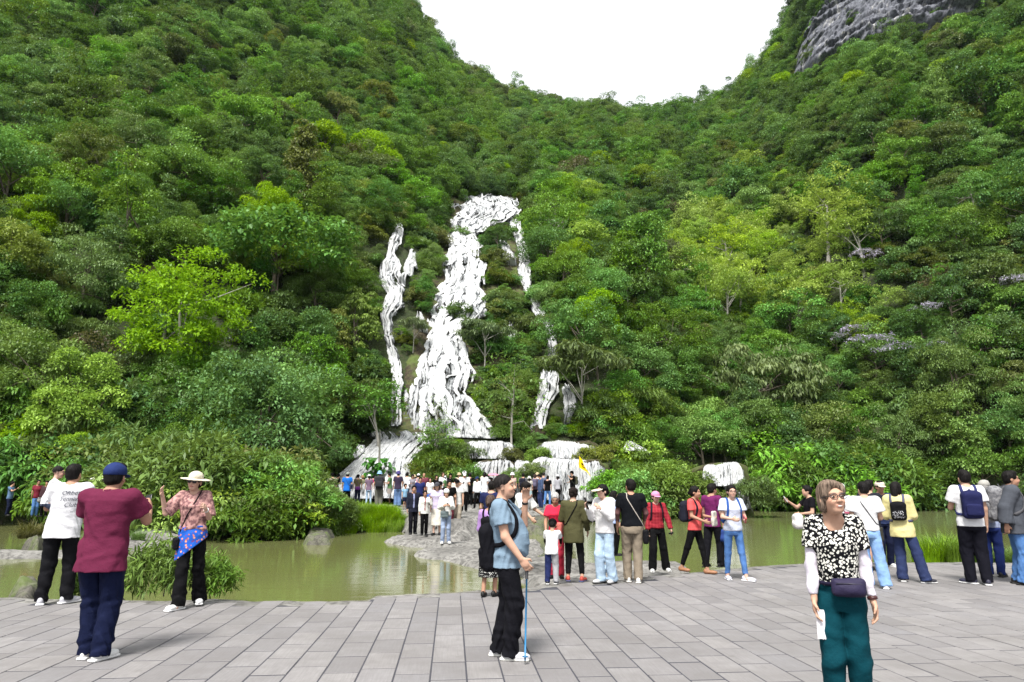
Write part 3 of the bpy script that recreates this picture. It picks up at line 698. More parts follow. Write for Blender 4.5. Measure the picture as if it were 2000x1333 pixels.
class Kind:
    """one kind of tree: crown mesh centred on the crown, trunk mesh standing at the origin"""
    def __init__(s, key, mat, seed, R3=(3, 3, 2.6), H=3.2, nb=32, per=200, clump=1.0, leaf=.25, flat=.72, hollow=.6, r0=.16, bark=None, lean=0.0, trunk=True, tall=1.0, **kw):
        kw.setdefault('flat', flat); kw.setdefault('hollow', hollow)
        if tall != 1: R3 = (R3[0], R3[1], R3[2] * tall); H = H * tall
        cc, arr = crown_arrays(seed, R3, nb, per, clump, leaf, **kw)
        arr = (arr[0] + np.array([lean * H, 0, H]),) + arr[1:]
        s.crown = leaf_mesh('crown', *arr, ML[mat]); s.trunk = trunk_mesh('trunk', cc, H, r0, bark or M_BARK, seed, lean=lean) if trunk else None
        s.key, s.R, s.H = key, max(R3[0], R3[1]), H; s.top = H + R3[2]
K = {}
def kind(key, *a, **k): K[key] = Kind(key, *a, **k)
def tk(*a, **k): kind(*a, tall=1.22, **k)
tk('round_a', 'mid', 1); tk('round_b', 'mid', 2, (2.6, 3.1, 2.9), nb=34, clump=.95)
tk('round_c', 'dark', 3, (3.2, 3.0, 2.4), nb=28); tk('round_d', 'dark', 4, (2.7, 2.8, 3.0), nb=26, clump=1.15, leaf=.28, per=200)
tk('tier_a', 'mid', 5, (3.4, 3.2, 2.2), nb=26, flat=.4, clump=1.25, shape='tiers', bark=M_BARKP); tk('spire_a', 'mid', 6, (1.9, 1.9, 4.2), H=4.4, nb=38, clump=.85, shape='spire', zmin=-.9, per=110)
tk('lime_a', 'lime', 7, (2.9, 3.0, 2.7), nb=32, per=180, bark=M_BARKP); tk('olive_a', 'olive', 8, (3, 2.8, 2.3), nb=26)
tk('pale_a', 'pale', 9, (2.6, 2.6, 2.3), nb=26, leaf=.28, per=170); tk('airy_a', 'airy', 10, (2.6, 2.6, 2.6), nb=52, per=44, clump=.75, leaf=.26, flat=.5, hollow=.25, bark=M_BARKP, H=4.2)
tk('brown_a', 'brown', 12, (2.4, 2.4, 2.0), nb=24, per=80, bark=M_BARKP)
tk('round_e', 'mid', 13, (3.3, 2.9, 2.2), nb=44, clump=.8, leaf=.23, per=140)
tk('lime_b', 'lime', 14, (2.3, 2.2, 2.9), nb=28, per=110, leaf=.30); tk('spire_b', 'dark', 15, (1.7, 1.7, 3.8), H=4.0, nb=32, clump=.85, shape='spire', zmin=-.9, per=110)
# finer leaved kinds for the front of the forest
NEARK = dict(nb=44, per=230, clump=.92, leaf=.20)
tk('near_a', 'mid', 71, **NEARK); tk('near_b', 'dark', 72, (3.2, 2.9, 2.5), **NEARK); tk('near_c', 'lime', 73, (2.8, 2.9, 2.6), **NEARK); tk('near_d', 'olive', 74, (3.0, 2.8, 2.3), **NEARK)
tk('near_e', 'mid', 75, (3.3, 3.1, 2.1), shape='tiers', **dict(NEARK, clump=1.1)); tk('near_f', 'bamboo', 76, (2.7, 2.7, 2.9), aspect=.35, droop=.7, **NEARK)
# finer kinds for the near banks
FINE = dict(nb=55, per=120, clump=.40, leaf=.135)
def fine(key, mat, seed, R3, **kw):
    d = dict(FINE); d.update(dict(H=R3[2] * .55, r0=.05, zmin=-.55, hollow=.35)); d.update(kw); kind(key, mat, seed, R3, **d)
fine('shrub_a', 'mid', 21, (1.3, 1.2, 1.0)); fine('shrub_b', 'lime', 22, (1.4, 1.3, .9)); fine('shrub_c', 'olive', 23, (1.3, 1.3, .95)); fine('shrub_d', 'bamboo', 24, (1.2, 1.3, 1.05), aspect=.28, leaf=.20)
fine('shrub_e', 'airy', 25, (1.6, 1.4, .8), flat=.4, shape='tiers', per=55); fine('shrub_f', 'dark', 26, (1.4, 1.3, 1.1), leaf=.17, aspect=.5)
fine('shrub_g', 'mid', 27, (1.5, 1.4, .8), aspect=.35, leaf=.19, droop=.8)
def blades(name, mat, seed, n, rad, h, w=.012, bend=.5, seg=4, rand=.35, rise=None):
    """a tuft of bent grass blades"""
    rng = np.random.default_rng(seed)
    a = rng.uniform(0, 2 * np.pi, n); r_ = rad * np.sqrt(rng.random(n)) * .8
    b = np.c_[r_ * np.cos(a), r_ * np.sin(a), 0 * a]; a2 = a + rng.normal(0, .8, n); dv = np.c_[np.cos(a2), np.sin(a2), 0 * a2]
    hh = h * (1 - rand + 2 * rand * rng.random(n)); k = np.linspace(0, 1, seg + 1)
    bd = bend * (.4 + 1.1 * rng.random(n))
    P = b[:, None] + dv[:, None] * (hh * bd)[:, None, None] * (k ** 1.8)[None, :, None]
    P[..., 2] += hh[:, None] * (k[None] - (bd[:, None] * .55) * k[None] ** 2.6)
    side = np.cross(dv, [0, 0, 1.]); ww = (w * (1 - .92 * k ** 1.5))[None, :, None] * side[:, None]
    V = np.stack([P - ww, P + ww], 2).reshape(-1, 3); q = np.arange(n)[:, None] * (seg + 1) * 2 + np.arange(seg)[None] * 2
    Fq = np.stack([q, q + 1, q + 3, q + 2], -1).reshape(-1, 4); me = mesh_np(name, V, Fq, ML[mat], True)
    float_attr(me, 'tint', np.repeat(np.clip(.2 + .6 * rng.random(n)[:, None] + .1 * k[None], 0, 1).ravel(), 2)); return me
class Sgl:
    def __init__(s, me, R_, top): s.crown = me; s.trunk = None; s.R = R_; s.H = 0; s.top = top
K['grass_a'] = Sgl(blades('grass_tuft', 'grass', 31, 420, .55, .62, .011, .45), .8, .6)
K['grass_b'] = Sgl(blades('grass_tuft', 'bamboo', 32, 340, .5, .85, .013, .7), .9, .8)
K['grass_c'] = Sgl(blades('grass_tuft', 'straw', 33, 320, .5, .75, .012, .9), .9, .6)
K['grass_far'] = Sgl(blades('grass_tuft', 'olive', 34, 160, .7, .9, .03, .6), .9, .8)

NAMES = {}
def plant(key, P, s=1.0, rz=None, name='tree', label=None, cat='tree', group=None, sz=None, rng=random.Random(5), sink=.15):
    k = K[key]; P = np.asarray(P, float)
    if k.trunk is None:
        o = obj(name, k.crown); root = o
    else:
        root = empty(name, (0, 0, 0)); obj('trunk', k.trunk, root); obj('crown' if cat == 'tree' else 'foliage', k.crown, root)
    root.location = (P[0], P[1], P[2] - sink * s); root.rotation_euler = (rng.uniform(-.05, .05), rng.uniform(-.05, .05), rng.uniform(0, 6.28) if rz is None else rz)
    root.scale = (s, s, s * (sz or rng.uniform(.9, 1.12)))
    tag(root, label, cat, group); return root
# ================================================================== THE FOREST
rng = np.random.default_rng(77); rr = random.Random(77)
def in_poly(x, y, poly):
    c = False
    for i in range(len(poly)):
        x0, y0 = poly[i]; x1, y1 = poly[i - 1]
        if (y0 > y) != (y1 > y) and x < (x1 - x0) * (y - y0) / (y1 - y0) + x0: c = not c
    return c
CLPX = [tuple(c[0]) for c in CL] + [tuple(c[1]) for c in CL[::-1]]
GROVE = [(1300, 470), (1420, 430), (1600, 420), (1700, 470), (1760, 560), (1720, 640), (1560, 640), (1400, 610), (1310, 580)]     # pale airy trees
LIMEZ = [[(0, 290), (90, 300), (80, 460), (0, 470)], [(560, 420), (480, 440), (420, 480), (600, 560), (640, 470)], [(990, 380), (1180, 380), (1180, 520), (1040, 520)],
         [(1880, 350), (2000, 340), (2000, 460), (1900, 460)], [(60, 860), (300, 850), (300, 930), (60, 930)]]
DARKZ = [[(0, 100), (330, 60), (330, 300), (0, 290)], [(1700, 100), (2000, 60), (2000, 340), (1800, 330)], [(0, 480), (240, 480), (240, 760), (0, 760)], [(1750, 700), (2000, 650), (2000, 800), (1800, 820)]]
def pick(px, py):
    u = rng.random()
    if in_poly(px, py, GROVE): return 'airy_a' if u < .9 else ('lime_b' if u < .9 else 'spire_a')
    for z in LIMEZ:
        if in_poly(px, py, z): return 'lime_a' if u < .4 else ('lime_b' if u < .55 else ('round_b' if u < .8 else 'tier_a'))
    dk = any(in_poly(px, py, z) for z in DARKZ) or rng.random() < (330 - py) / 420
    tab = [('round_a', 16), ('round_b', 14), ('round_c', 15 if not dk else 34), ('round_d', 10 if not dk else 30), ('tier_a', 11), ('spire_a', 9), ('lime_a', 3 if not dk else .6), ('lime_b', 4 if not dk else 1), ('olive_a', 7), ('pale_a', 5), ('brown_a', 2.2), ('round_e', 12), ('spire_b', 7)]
    s = sum(w for _, w in tab) * rng.random()
    for k_, w in tab:
        s -= w
        if s <= 0: return k_
    return 'round_a'
cand = []
sp = 3.05
for gx in np.arange(-235, 250, sp):
    for gy in np.arange(38, 290, sp):
        x, y = gx + rng.uniform(-.48, .48) * sp, gy + rng.uniform(-.48, .48) * sp
        az = math.degrees(math.atan2(x, y)); D = math.hypot(x, y)
        if abs(az) > 43: continue
        D0 = np.interp(az, FT[:, 0], FT[:, 1]); Dr = np.interp(az, SK[:, 0], SK[:, 2])
        if D < D0 - (6 if az < -14.5 else (-1 if az < 12 else 3)) or D > Dr + 14: continue
        cand.append((x, y, D))
cand = np.array(cand); cz = terrain(cand[:, 0], cand[:, 1])
trees = []
for (x, y, D), z in zip(cand, cz):
    px, py, f = to_px(np.array([x, y, z + 3.0]))
    if py < -170: continue
    if in_poly(px, py, CLPX) and rng.random() < .80: continue
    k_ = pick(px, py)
    far = D > 130
    if D < 82 and k_ != 'airy_a': k_ = {'round_a': 'near_a', 'round_b': 'near_f', 'round_c': 'near_b', 'round_d': 'near_b', 'tier_a': 'near_e', 'lime_a': 'near_c', 'lime_b': 'near_c', 'olive_a': 'near_d', 'pale_a': 'near_f', 'round_e': 'near_e'}.get(k_, k_)
    s = float(np.clip(rng.normal(.74, .22), .4, 1.25)) * (1.0 if not far else 1.15)
    if rng.random() < .06 and D > 80: s *= 1.35
    if masked(px, py, 25): s *= .55                    # only low growth right beside the falls
    c = np.array([x, y, z + K[k_].H * s]); qx, qy, f = to_px(c)
    rp = 1340 * K[k_].R * s / f
    if 600 < qx < 1330 and qy > 360 and D < 120 and masked(qx, qy, rp * .80): 
        s *= .45; c[2] = z + K[k_].H * s; qx, qy, f = to_px(c); rp = 1340 * K[k_].R * s / f
        if masked(qx, qy, rp * .85): continue
    if (in_poly(qx, qy, CLPX) or in_poly(qx, qy - rp * .8, CLPX)) and rng.random() < .88: continue
    if 235 < qx < 525 and 455 < qy < 690 and D < 60: continue                 # the bright tree stands free
    if 300 < qx < 410 and 88 < qy - rp * .5 < 165 and rng.random() < .85: continue   # bare rock shows here
    trees.append((x, y, z, s, k_, rp, qx, qy))
# the largest in view are trees of their own, the rest is one wood
size = np.array([t[5] * (0 if not (-40 < t[6] < 2040 and -60 < t[7] < 1000) else 1) for t in trees])
own = set(np.argsort(-size)[:250].tolist())
KIND_TXT = {'round_a': 'round mid green broadleaf tree', 'round_b': 'full mid green broadleaf tree', 'round_c': 'dark green broadleaf tree', 'round_d': 'dense dark green tree', 'tier_a': 'layered mid green tree',
            'spire_a': 'slender upright green tree', 'lime_a': 'yellow green broadleaf tree', 'lime_b': 'tall yellow green tree', 'olive_a': 'olive green tree', 'pale_a': 'pale green tree', 'airy_a': 'airy pale yellow tree',
            'brown_a': 'brownish dry looking tree', 'near_a': 'round mid green broadleaf tree', 'near_b': 'dark green broadleaf tree', 'near_c': 'yellow green broadleaf tree', 'near_d': 'olive green tree', 'near_e': 'layered mid green tree', 'near_f': 'slender leaved green tree', 'round_e': 'fine leaved mid green tree', 'spire_b': 'narrow dark green tree'}
LM = [(380, 590, 'the bright yellow green tree'), (940, 385, 'the top of the waterfall'), (760, 600, 'the left branch of the falls'), (1050, 620, 'the right branch of the falls'), (1140, 740, 'the umbrella shaped tree'), (1262, 560, 'the tall narrow tree'),
      (1540, 540, 'the airy yellow grove'), (1700, 660, 'the lilac blossom'), (1325, 700, 'the lower banana plant'), (1846, 560, 'the upper banana plant'), (1492, 770, 'the pale drooping dome tree'), (1720, 70, 'the grey cliff'), (350, 130, 'the small rock faces'), (1230, 215, 'the valley saddle'),
      (582, 330, 'the vine draped column'), (690, 640, 'the green vine pillar'), (20, 300, 'the upper left picture edge'), (20, 700, 'the lower left picture edge'), (1980, 300, 'the upper right picture edge'), (1980, 800, 'the lower right picture edge'), (820, 60, 'the left end of the skyline'), (1245, 800, 'the flat domed shrub')]
def where(qx, qy, rp):
    d, lx, ly, nm = min(((qx - a) ** 2 + (qy - b) ** 2, a, b, t_) for a, b, t_ in LM)
    dx, dy = qx - lx, qy - ly; near = 'just ' if d < 90 ** 2 else ('well ' if d > 200 ** 2 else '')
    rel = ('above' if dy < 0 else 'below') if abs(dy) > abs(dx) else ('left of' if dx < 0 else 'right of')
    return ('small ' if rp < 32 else ('large ' if rp > 62 else '')), near + rel + ' ' + nm
inst = {}
for i, (x, y, z, s, k_, rp, qx, qy) in enumerate(trees):
    if i in own:
        sz_, wh = where(qx, qy, rp); lb = sz_ + KIND_TXT[k_] + ' ' + wh
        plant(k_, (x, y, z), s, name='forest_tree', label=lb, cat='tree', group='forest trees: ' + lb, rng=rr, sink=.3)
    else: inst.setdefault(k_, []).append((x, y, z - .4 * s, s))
# low growth that closes the gaps between the crowns
sp = 3.0; ug = []
for gx in np.arange(-200, 210, sp):
    for gy in np.arange(40, 230, sp):
        x, y = gx + rng.uniform(-.5, .5) * sp, gy + rng.uniform(-.5, .5) * sp
        az = math.degrees(math.atan2(x, y)); D = math.hypot(x, y)
        D0 = np.interp(az, FT[:, 0], FT[:, 1])
        if abs(az) > 42 or D < D0 + 1 or D > 190: continue
        ug.append((x, y))
ug = np.array(ug); uz = terrain(ug[:, 0], ug[:, 1])
UK = ['shrub_a', 'shrub_f', 'shrub_c', 'shrub_g', 'shrub_d']
for (x, y), z in zip(ug, uz):
    px, py, f = to_px(np.array([x, y, z + .8]))
    if masked(px, py, 1340 * 1.3 / f): continue
    inst.setdefault(UK[int(rng.integers(len(UK)))], []).append((x, y, z - .2, rng.uniform(.9, 1.9)))
def scatter(name, data, label):
    """one object: crowns instanced on points by geometry nodes"""
    keys = list(data); V, S, I, Rz = [], [], [], []
    for q, k_ in enumerate(keys):
        for x, y, z, s in data[k_]: V.append((x, y, z)); S.append(s); I.append(q); Rz.append(rng.uniform(0, 6.28))
    me = bpy.data.meshes.new(name); me.from_pydata(V, [], [])
    float_attr(me, 'size', S); float_attr(me, 'spin', Rz)
    at = me.attributes.new('which', 'INT', 'POINT'); at.data.foreach_set('value', I)
    o = obj(name, me); tag(o, label, None, None, 'stuff')
    ng = bpy.data.node_groups.new(name, 'GeometryNodeTree')
    ng.interface.new_socket('Geometry', in_out='INPUT', socket_type='NodeSocketGeometry'); ng.interface.new_socket('Geometry', in_out='OUTPUT', socket_type='NodeSocketGeometry')
    N = ng.nodes; Lk = ng.links
    gi, go = N.new('NodeGroupInput'), N.new('NodeGroupOutput'); jn = N.new('GeometryNodeJoinGeometry')
    def named(nm, ty):
        nd = N.new('GeometryNodeInputNamedAttribute'); nd.data_type = ty; nd.inputs[0].default_value = nm; return nd.outputs[0]
    w = named('which', 'INT'); sz = named('size', 'FLOAT'); sn = named('spin', 'FLOAT')
    cx = N.new('ShaderNodeCombineXYZ'); Lk.new(sn, cx.inputs[2])
    for q, k_ in enumerate(keys):
        src = SRC[k_]
        oi = N.new('GeometryNodeObjectInfo'); oi.transform_space = 'ORIGINAL'; oi.inputs['Object'].default_value = src; oi.inputs['As Instance'].default_value = False
        ip = N.new('GeometryNodeInstanceOnPoints'); cmp_ = N.new('FunctionNodeCompare'); cmp_.data_type = 'INT'; cmp_.operation = 'EQUAL'
        ia = [s_ for s_ in cmp_.inputs if s_.type == 'INT']; Lk.new(w, ia[0]); ia[1].default_value = q
        Lk.new(gi.outputs[0], ip.inputs['Points']); Lk.new(cmp_.outputs[0], ip.inputs['Selection']); Lk.new(oi.outputs['Geometry'], ip.inputs['Instance'])
        Lk.new(cx.outputs[0], ip.inputs['Rotation']); Lk.new(sz, ip.inputs['Scale']); Lk.new(ip.outputs[0], jn.inputs[0])
    Lk.new(jn.outputs[0], go.inputs[0])
    md = o.modifiers.new('scatter', 'NODES'); md.node_group = ng; return o
# ================================================================== SINGLE TREES AND BANK PLANTS
def base(px, py, lo=22.0): return hit(px, py, lo)
def azpt(px, D, jitter=0):
    d = ray(px, 950); h = math.hypot(d[0], d[1]); x, y = d[0] / h * D, d[1] / h * D
    return np.array([x, y, float(terrain(x, y))])
kind('limebig', 'vivid', 41, (4.7, 4.4, 5.4), H=6.9, zmin=-.75, nb=130, per=85, clump=1.0, leaf=.30, r0=.2, bark=M_BARKP, hollow=.4, bump=.5)
kind('greenbig', 'mid', 42, (4.4, 4.0, 2.6), H=3.6, nb=90, per=75, clump=1.0, leaf=.34, bump=.4, flat=.6, shape='tiers')
kind('vinecol', 'olive', 43, (1.6, 1.6, 4.8), H=5.4, nb=80, per=75, clump=.7, leaf=.30, zmin=-1, shape='spire', droop=1.2)
kind('vinecol_b', 'lime', 46, (1.5, 1.4, 3.6), H=4.2, nb=70, per=75, clump=.6, leaf=.26, zmin=-1, droop=1.4)
kind('umbrella', 'pale', 44, (2.6, 2.3, 1.1), H=5.2, nb=40, per=70, clump=.62, leaf=.50, aspect=.22, zmin=-.1, droop=1.1, flat=.6, r0=.09, bark=M_BARKP, lean=.06)
kind('slender', 'mid', 45, (1.5, 1.4, 1.9), H=4.6, nb=46, per=34, clump=.5, leaf=.20, hollow=.15, r0=.085, bark=M_BARKP, zmin=-.8)
kind('sparse', 'bamboo', 47, (2.0, 1.7, 2.4), H=4.0, nb=40, per=13, clump=.7, leaf=.2, hollow=.35, r0=.07, bark=M_BARKP, zmin=-.6)
kind('weeping', 'pale', 48, (3.2, 2.8, 2.5), H=2.6, nb=90, per=80, clump=.65, leaf=.36, aspect=.3, droop=1.5, zmin=-.5)
kind('talldark', 'mid', 49, (2.2, 2.1, 4.2), H=8.2, nb=80, per=75, clump=.8, leaf=.28, zmin=-.8, shape='spire', r0=.17, bark=M_BARKP)
kind('lilac', 'lilac', 50, (1.7, 1.4, .7), H=.5, nb=34, per=16, clump=.36, leaf=.17, zmin=-.1, trunk=False, aspect=.8)
K['lilac'].R = 1.7
kind('flatdome', 'bamboo', 52, (2.3, 2.2, .9), H=1.9, nb=60, per=70, clump=.5, leaf=.34, aspect=.18, droop=.9, zmin=-.05, r0=.07)
def place(key, px, py, hpx, name, label, cat='tree', lo=22, D=None, sx=1.0):
    """stand a plant with its foot at a picture point and a given height in picture points"""
    P = base(px, py, lo) if D is None else azpt(px, D)
    k = K[key]; q = to_px(np.array([P[0], P[1], P[2]]))
    hm = hpx * q[2] / 1340 / math.cos(PITCH)
    s = hm / k.top; o = plant(key, P, s, name=name, label=label, cat=cat, sz=1.0, sink=.1); o.scale = (s * sx, s * sx, s); return o
place('limebig', 336, 792, 312, 'broadleaf_tree', 'large bright yellow green tree with pale trunk left of the falls')
place('greenbig', 535, 590, 175, 'broadleaf_tree', 'wide bright green tree on the slope above the yellow green one', sx=1.1)
place('vinecol', 582, 425, 190, 'vine_draped_tree', 'tall vine draped column of a tree high on the left slope')
place('vinecol_b', 690, 725, 165, 'vine_draped_tree', 'vine covered tree trunk like a green pillar left of the falls')
place('vinecol', 650, 760, 150, 'vine_draped_tree', 'second vine draped tree beside the green pillar left of the falls')
place('umbrella', 1140, 855, 172, 'umbrella_tree', 'flat topped tree with drooping long leaves and thin pale trunks right of the falls', sx=1.15)
place('umbrella', 806, 690, 66, 'umbrella_tree', 'small flat topped tree on the rocks left of the main fall')
place('umbrella', 945, 740, 110, 'umbrella_tree', 'dark branching tree leaning over the right edge of the main fall')
place('slender', 735, 905, 175, 'slender_tree', 'slender young tree with pale thin trunk left of the lower cascades', sx=1.3)
place('sparse', 1000, 925, 232, 'sparse_tree', 'nearly bare whitish branching tree in front of the falls', sx=1.0)
place('sparse', 852, 865, 90, 'sparse_tree', 'small feathery bare tree at the foot of the main fall')
place('slender', 852, 935, 120, 'slender_tree', 'thin young tree between the left and middle cascades', sx=1.4)
place('talldark', 1262, 668, 252, 'tall_tree', 'tall narrow green tree with bare lower trunk right of the falls')
place('talldark', 1225, 650, 200, 'tall_tree', 'shorter dark tree beside the tall narrow one')
place('sparse', 1060, 470, 95, 'sparse_tree', 'bare pale stemmed tree right of the top of the falls')
place('sparse', 1082, 465, 80, 'sparse_tree', 'second bare pale stemmed tree right of the top of the falls')
place('weeping', 1492, 838, 145, 'weeping_tree', 'pale domed tree hung with drooping creeper on the right slope', sx=1.1)
place('flatdome', 1245, 842, 80, 'dome_shrub', 'flat domed feathery shrub right of the falls', 'shrub', sx=1.1)
for (x_, y_, h_, lb) in [(1700, 668, 46, 'largest patch of lilac blossom on the right slope'), (1665, 648, 30, 'upper left clump of lilac blossom on the right slope'), (1745, 682, 30, 'right hand clump of lilac blossom on the right slope'),
                         (1830, 672, 18, 'small lilac blossom clump further right on the slope'), (1985, 545, 20, 'lilac blossom clump at the right picture edge'), (1690, 495, 22, 'pale blossom on top of a vine column on the right slope'), (1810, 600, 22, 'pale lilac blossom near the banana plant on the right slope')]:
    P = base(x_, y_ + 6, 55); P[1] -= 6.0; q = to_px(P)[2]
    P = at_y(x_, y_ + h_ * .4, P[1]); o = plant('lilac', P, 0.62 * h_ * q / 1340, name='blossom_patch', label=lb, cat='blossom', sink=0); o.scale = (o.scale[0] * 1.1, o.scale[1], o.scale[2] * .9)
# banana plants and the heart leaved climber
def big_leaves(name, mat, specs):
    """specs: base point, direction (unit), length, width, droop; leaves with a midrib, folded"""
    V, Fq, T = [], [], []
    for b, d, L, W, dr in specs:
        b, d = np.asarray(b, float), unit(np.asarray(d, float)); s = unit(np.cross(d, [0, 0, 1.]) + 1e-6); n_ = np.cross(s, d); k0 = len(V); ns = 8
        for i in range(ns + 1):
            t_ = i / ns; c = b + d * L * t_ - np.array([0, 0, dr * L]) * t_ ** 2; w = W * .5 * (math.sin(math.pi * min(1, .08 + t_ * .95)) ** .7) + .002
            V += [c - s * w + n_ * w * .25, c, c + s * w + n_ * w * .25]; T += [.75, .35, .85]
            if i: a = k0 + (i - 1) * 3; Fq += [[a, a + 1, a + 4, a + 3], [a + 1, a + 2, a + 5, a + 4]]
    me = mesh_np(name, np.array(V), Fq, ML[mat], True); float_attr(me, 'tint', T); return me
def banana(px, py, D, s, label, seed):
    rg = random.Random(seed); sp_ = []
    for i in range(9):
        a = i * 2.4 + rg.uniform(-.3, .3); el = rg.uniform(.35, 1.2); L = rg.uniform(1.5, 2.3)
        sp_.append(((0, 0, 1.2), (math.cos(a) * math.cos(el), math.sin(a) * math.cos(el), math.sin(el)), L, .5, rg.uniform(.1, .45)))
    P = base(px, py, D); root = empty('banana_plant', P); root.scale = (s,) * 3
    mb = MB(); mb.tube(np.array([[0, 0, -.6], [.03, 0, .6], [0, 0, 1.35]]), [.16, .13, .08], 8); obj('stem', mb.mesh('stem', M_BARK), root)
    for q in sp_: obj('leaf', big_leaves('leaf', 'banana', [q]), root)
    tag(root, label, 'plant')
banana(1325, 722, 55, 1.05, 'banana plant with upright broad leaves on the right slope', 1)
banana(1846, 590, 55, 1.3, 'banana plant high on the right slope near the lilac blossom', 2)
rg = random.Random(8); P = at_y(742, 915, 47.2); root = empty('heart_leaf_plant', P); tag(root, 'clump of large glossy heart shaped leaves in front of the left cascade', 'plant')
mb = MB(); mb.tube(np.array([[0, .3, -1.6], [0, .1, -.6], [-.05, 0, .3], [-.1, 0, 2.6]]), [.09, .09, .08, .05], 7); obj('stem', mb.mesh('stem', M_BARKP), root)
for i in range(85):
    x_, z_ = rg.uniform(-.9, .9), rg.uniform(-.95, .65)
    if (x_ / .95) ** 2 + (z_ / 1.0) ** 2 > 1: continue
    obj('leaf', big_leaves('leaf', 'big', [((x_, rg.uniform(-.55, .1) - .3 * (1 - x_ * x_), z_ + .1), (rg.uniform(-.5, .5) + x_ * .4, -.75, rg.uniform(-.8, .1)), rg.uniform(.32, .52), rg.uniform(.22, .34), .35)]), root)

# dry snags and pale poles standing in the forest
def snag(px, py0, py1, label, r_=.14):
    P = base(px, py1, 50); f = to_px(P)[2]; P[1] -= 1.5; h = (py1 - py0) * f / 1340
    mb = MB(); mb.tube(np.array([[0, 0, -1], [.05, 0, h * .5], [.02 * h, 0, h]]), [r_, r_ * .85, r_ * .5], 7)
    o = obj('dead_trunk', mb.mesh('dead_trunk', M_BARKP)); o.location = P; tag(o, label, 'tree trunk')
snag(661, 402, 428, 'short pale dead trunk standing above the forest left of the falls', .2)
snag(1268, 560, 660, 'tall pale bare trunk on the slope right of the falls')
snag(1289, 610, 665, 'thinner pale bare trunk just right of the tall one')
snag(1375, 560, 640, 'pale trunk under the airy yellow trees')
snag(1388, 590, 650, 'slim pale trunk beside the other under the airy yellow trees', .1)
snag(336, 640, 700, 'pale grey trunk under the bright yellow green tree', .16)

ADJ = {'shrub_a': 'mid green', 'shrub_b': 'yellow green', 'shrub_c': 'olive green', 'shrub_d': 'slender leaved', 'shrub_e': 'flat tiered yellowish', 'shrub_f': 'dark green large leaved', 'shrub_g': 'drooping long leaved'}
def fill(x0, x1, D0, D1, n, keys, smin, smax, name, label, cat, seed, clear=True, sink=.1, group=None):
    rg = random.Random(seed); out = 0; tries = 0; pts = []
    while out < n and tries < n * 12:
        tries += 1; P = azpt(rg.uniform(x0, x1), rg.uniform(D0, D1)); s = rg.uniform(smin, smax); k_ = rg.choice(keys); k = K[k_]
        if P[2] < WZ - .05: continue
        if keys == ['grass_a'] and x0 == 640:
            e_ = ((to_px(P)[0] - 718) / 78) ** 2 + ((math.hypot(P[0], P[1]) - 30.5) / 3.0) ** 2
            if e_ > 1: continue
            s = .55 + .75 * (1 - e_) * rg.uniform(.7, 1.2)
        if any(abs(P[0] - a) + abs(P[1] - b) < .55 * s for a, b in pts): continue
        c = np.array([P[0], P[1], P[2] + k.top * s * .5]); qx, qy, f = to_px(c)
        if clear and masked(qx, qy, 1340 * max(k.R, k.top * .5) * s / f * .8): continue
        pts.append((P[0], P[1])); lb = label if k_ not in ADJ else ADJ[k_] + ' ' + label.split(' ', 1)[1]; plant(k_, P, s, name=name, label=lb, cat=cat, group=group or lb, rng=rg, sink=sink); out += 1
# left bank
fill(-120, 260, 40, 48, 44, ['shrub_a', 'shrub_f', 'shrub_c', 'shrub_b', 'shrub_g'], 1.1, 2.0, 'bank_shrub', 'leafy shrub on the far left bank behind the visitors', 'shrub', 1)
fill(200, 420, 36, 46, 20, ['shrub_a', 'shrub_c', 'shrub_d', 'shrub_b'], 1.0, 1.9, 'bank_shrub', 'green shrub on the bank behind the straw hat woman', 'shrub', 2)
fill(395, 560, 27.5, 31, 22, ['shrub_c', 'shrub_a', 'shrub_d', 'shrub_f', 'shrub_e'], .9, 1.4, 'bank_shrub', 'dense shrub at the pond edge left of the crowd', 'shrub', 3)
fill(330, 560, 31, 43, 38, ['shrub_e', 'shrub_e', 'shrub_b', 'shrub_c', 'shrub_d'], 1.3, 2.1, 'bank_shrub', 'spreading shrub on the bank left of the cascades', 'shrub', 4)
fill(600, 720, 45.5, 53, 34, ['shrub_e', 'shrub_d', 'shrub_c', 'shrub_b', 'shrub_g'], .8, 1.5, 'bank_shrub', 'green shrub beside the sloping left cascade', 'shrub', 5)
for i, x_ in enumerate(np.linspace(396, 640, 26)):
    d = np.interp(math.degrees(math.atan2(*(ray(x_, 950)[:2]))), SH_A, SH_D)
    plant('grass_c' if i % 3 else 'grass_b', azpt(x_, d + .5 + (i % 2) * .5), rr.uniform(1.1, 1.7), name='hanging_grass', label='tuft of long drooping grass hanging over the pond on the left', cat='grass', group='hanging grass tufts on the left bank')
fill(640, 795, 27.8, 33.5, 110, ['grass_a'], .55, 1.25, 'grass_tuft', 'tuft of bright green grass on the islet below the crowd', 'grass', 6, False)
fill(600, 660, 28.5, 33, 12, ['shrub_d', 'shrub_g', 'grass_b'], .5, .9, 'bank_shrub', 'small leafy plant between the dark shrubs and the bright grass', 'shrub', 7, False)
fill(918, 972, 26, 31, 16, ['grass_a'], .9, 1.3, 'grass_tuft', 'tuft of bright grass beside the rock step on the path', 'grass', 8, False, sink=-.35)
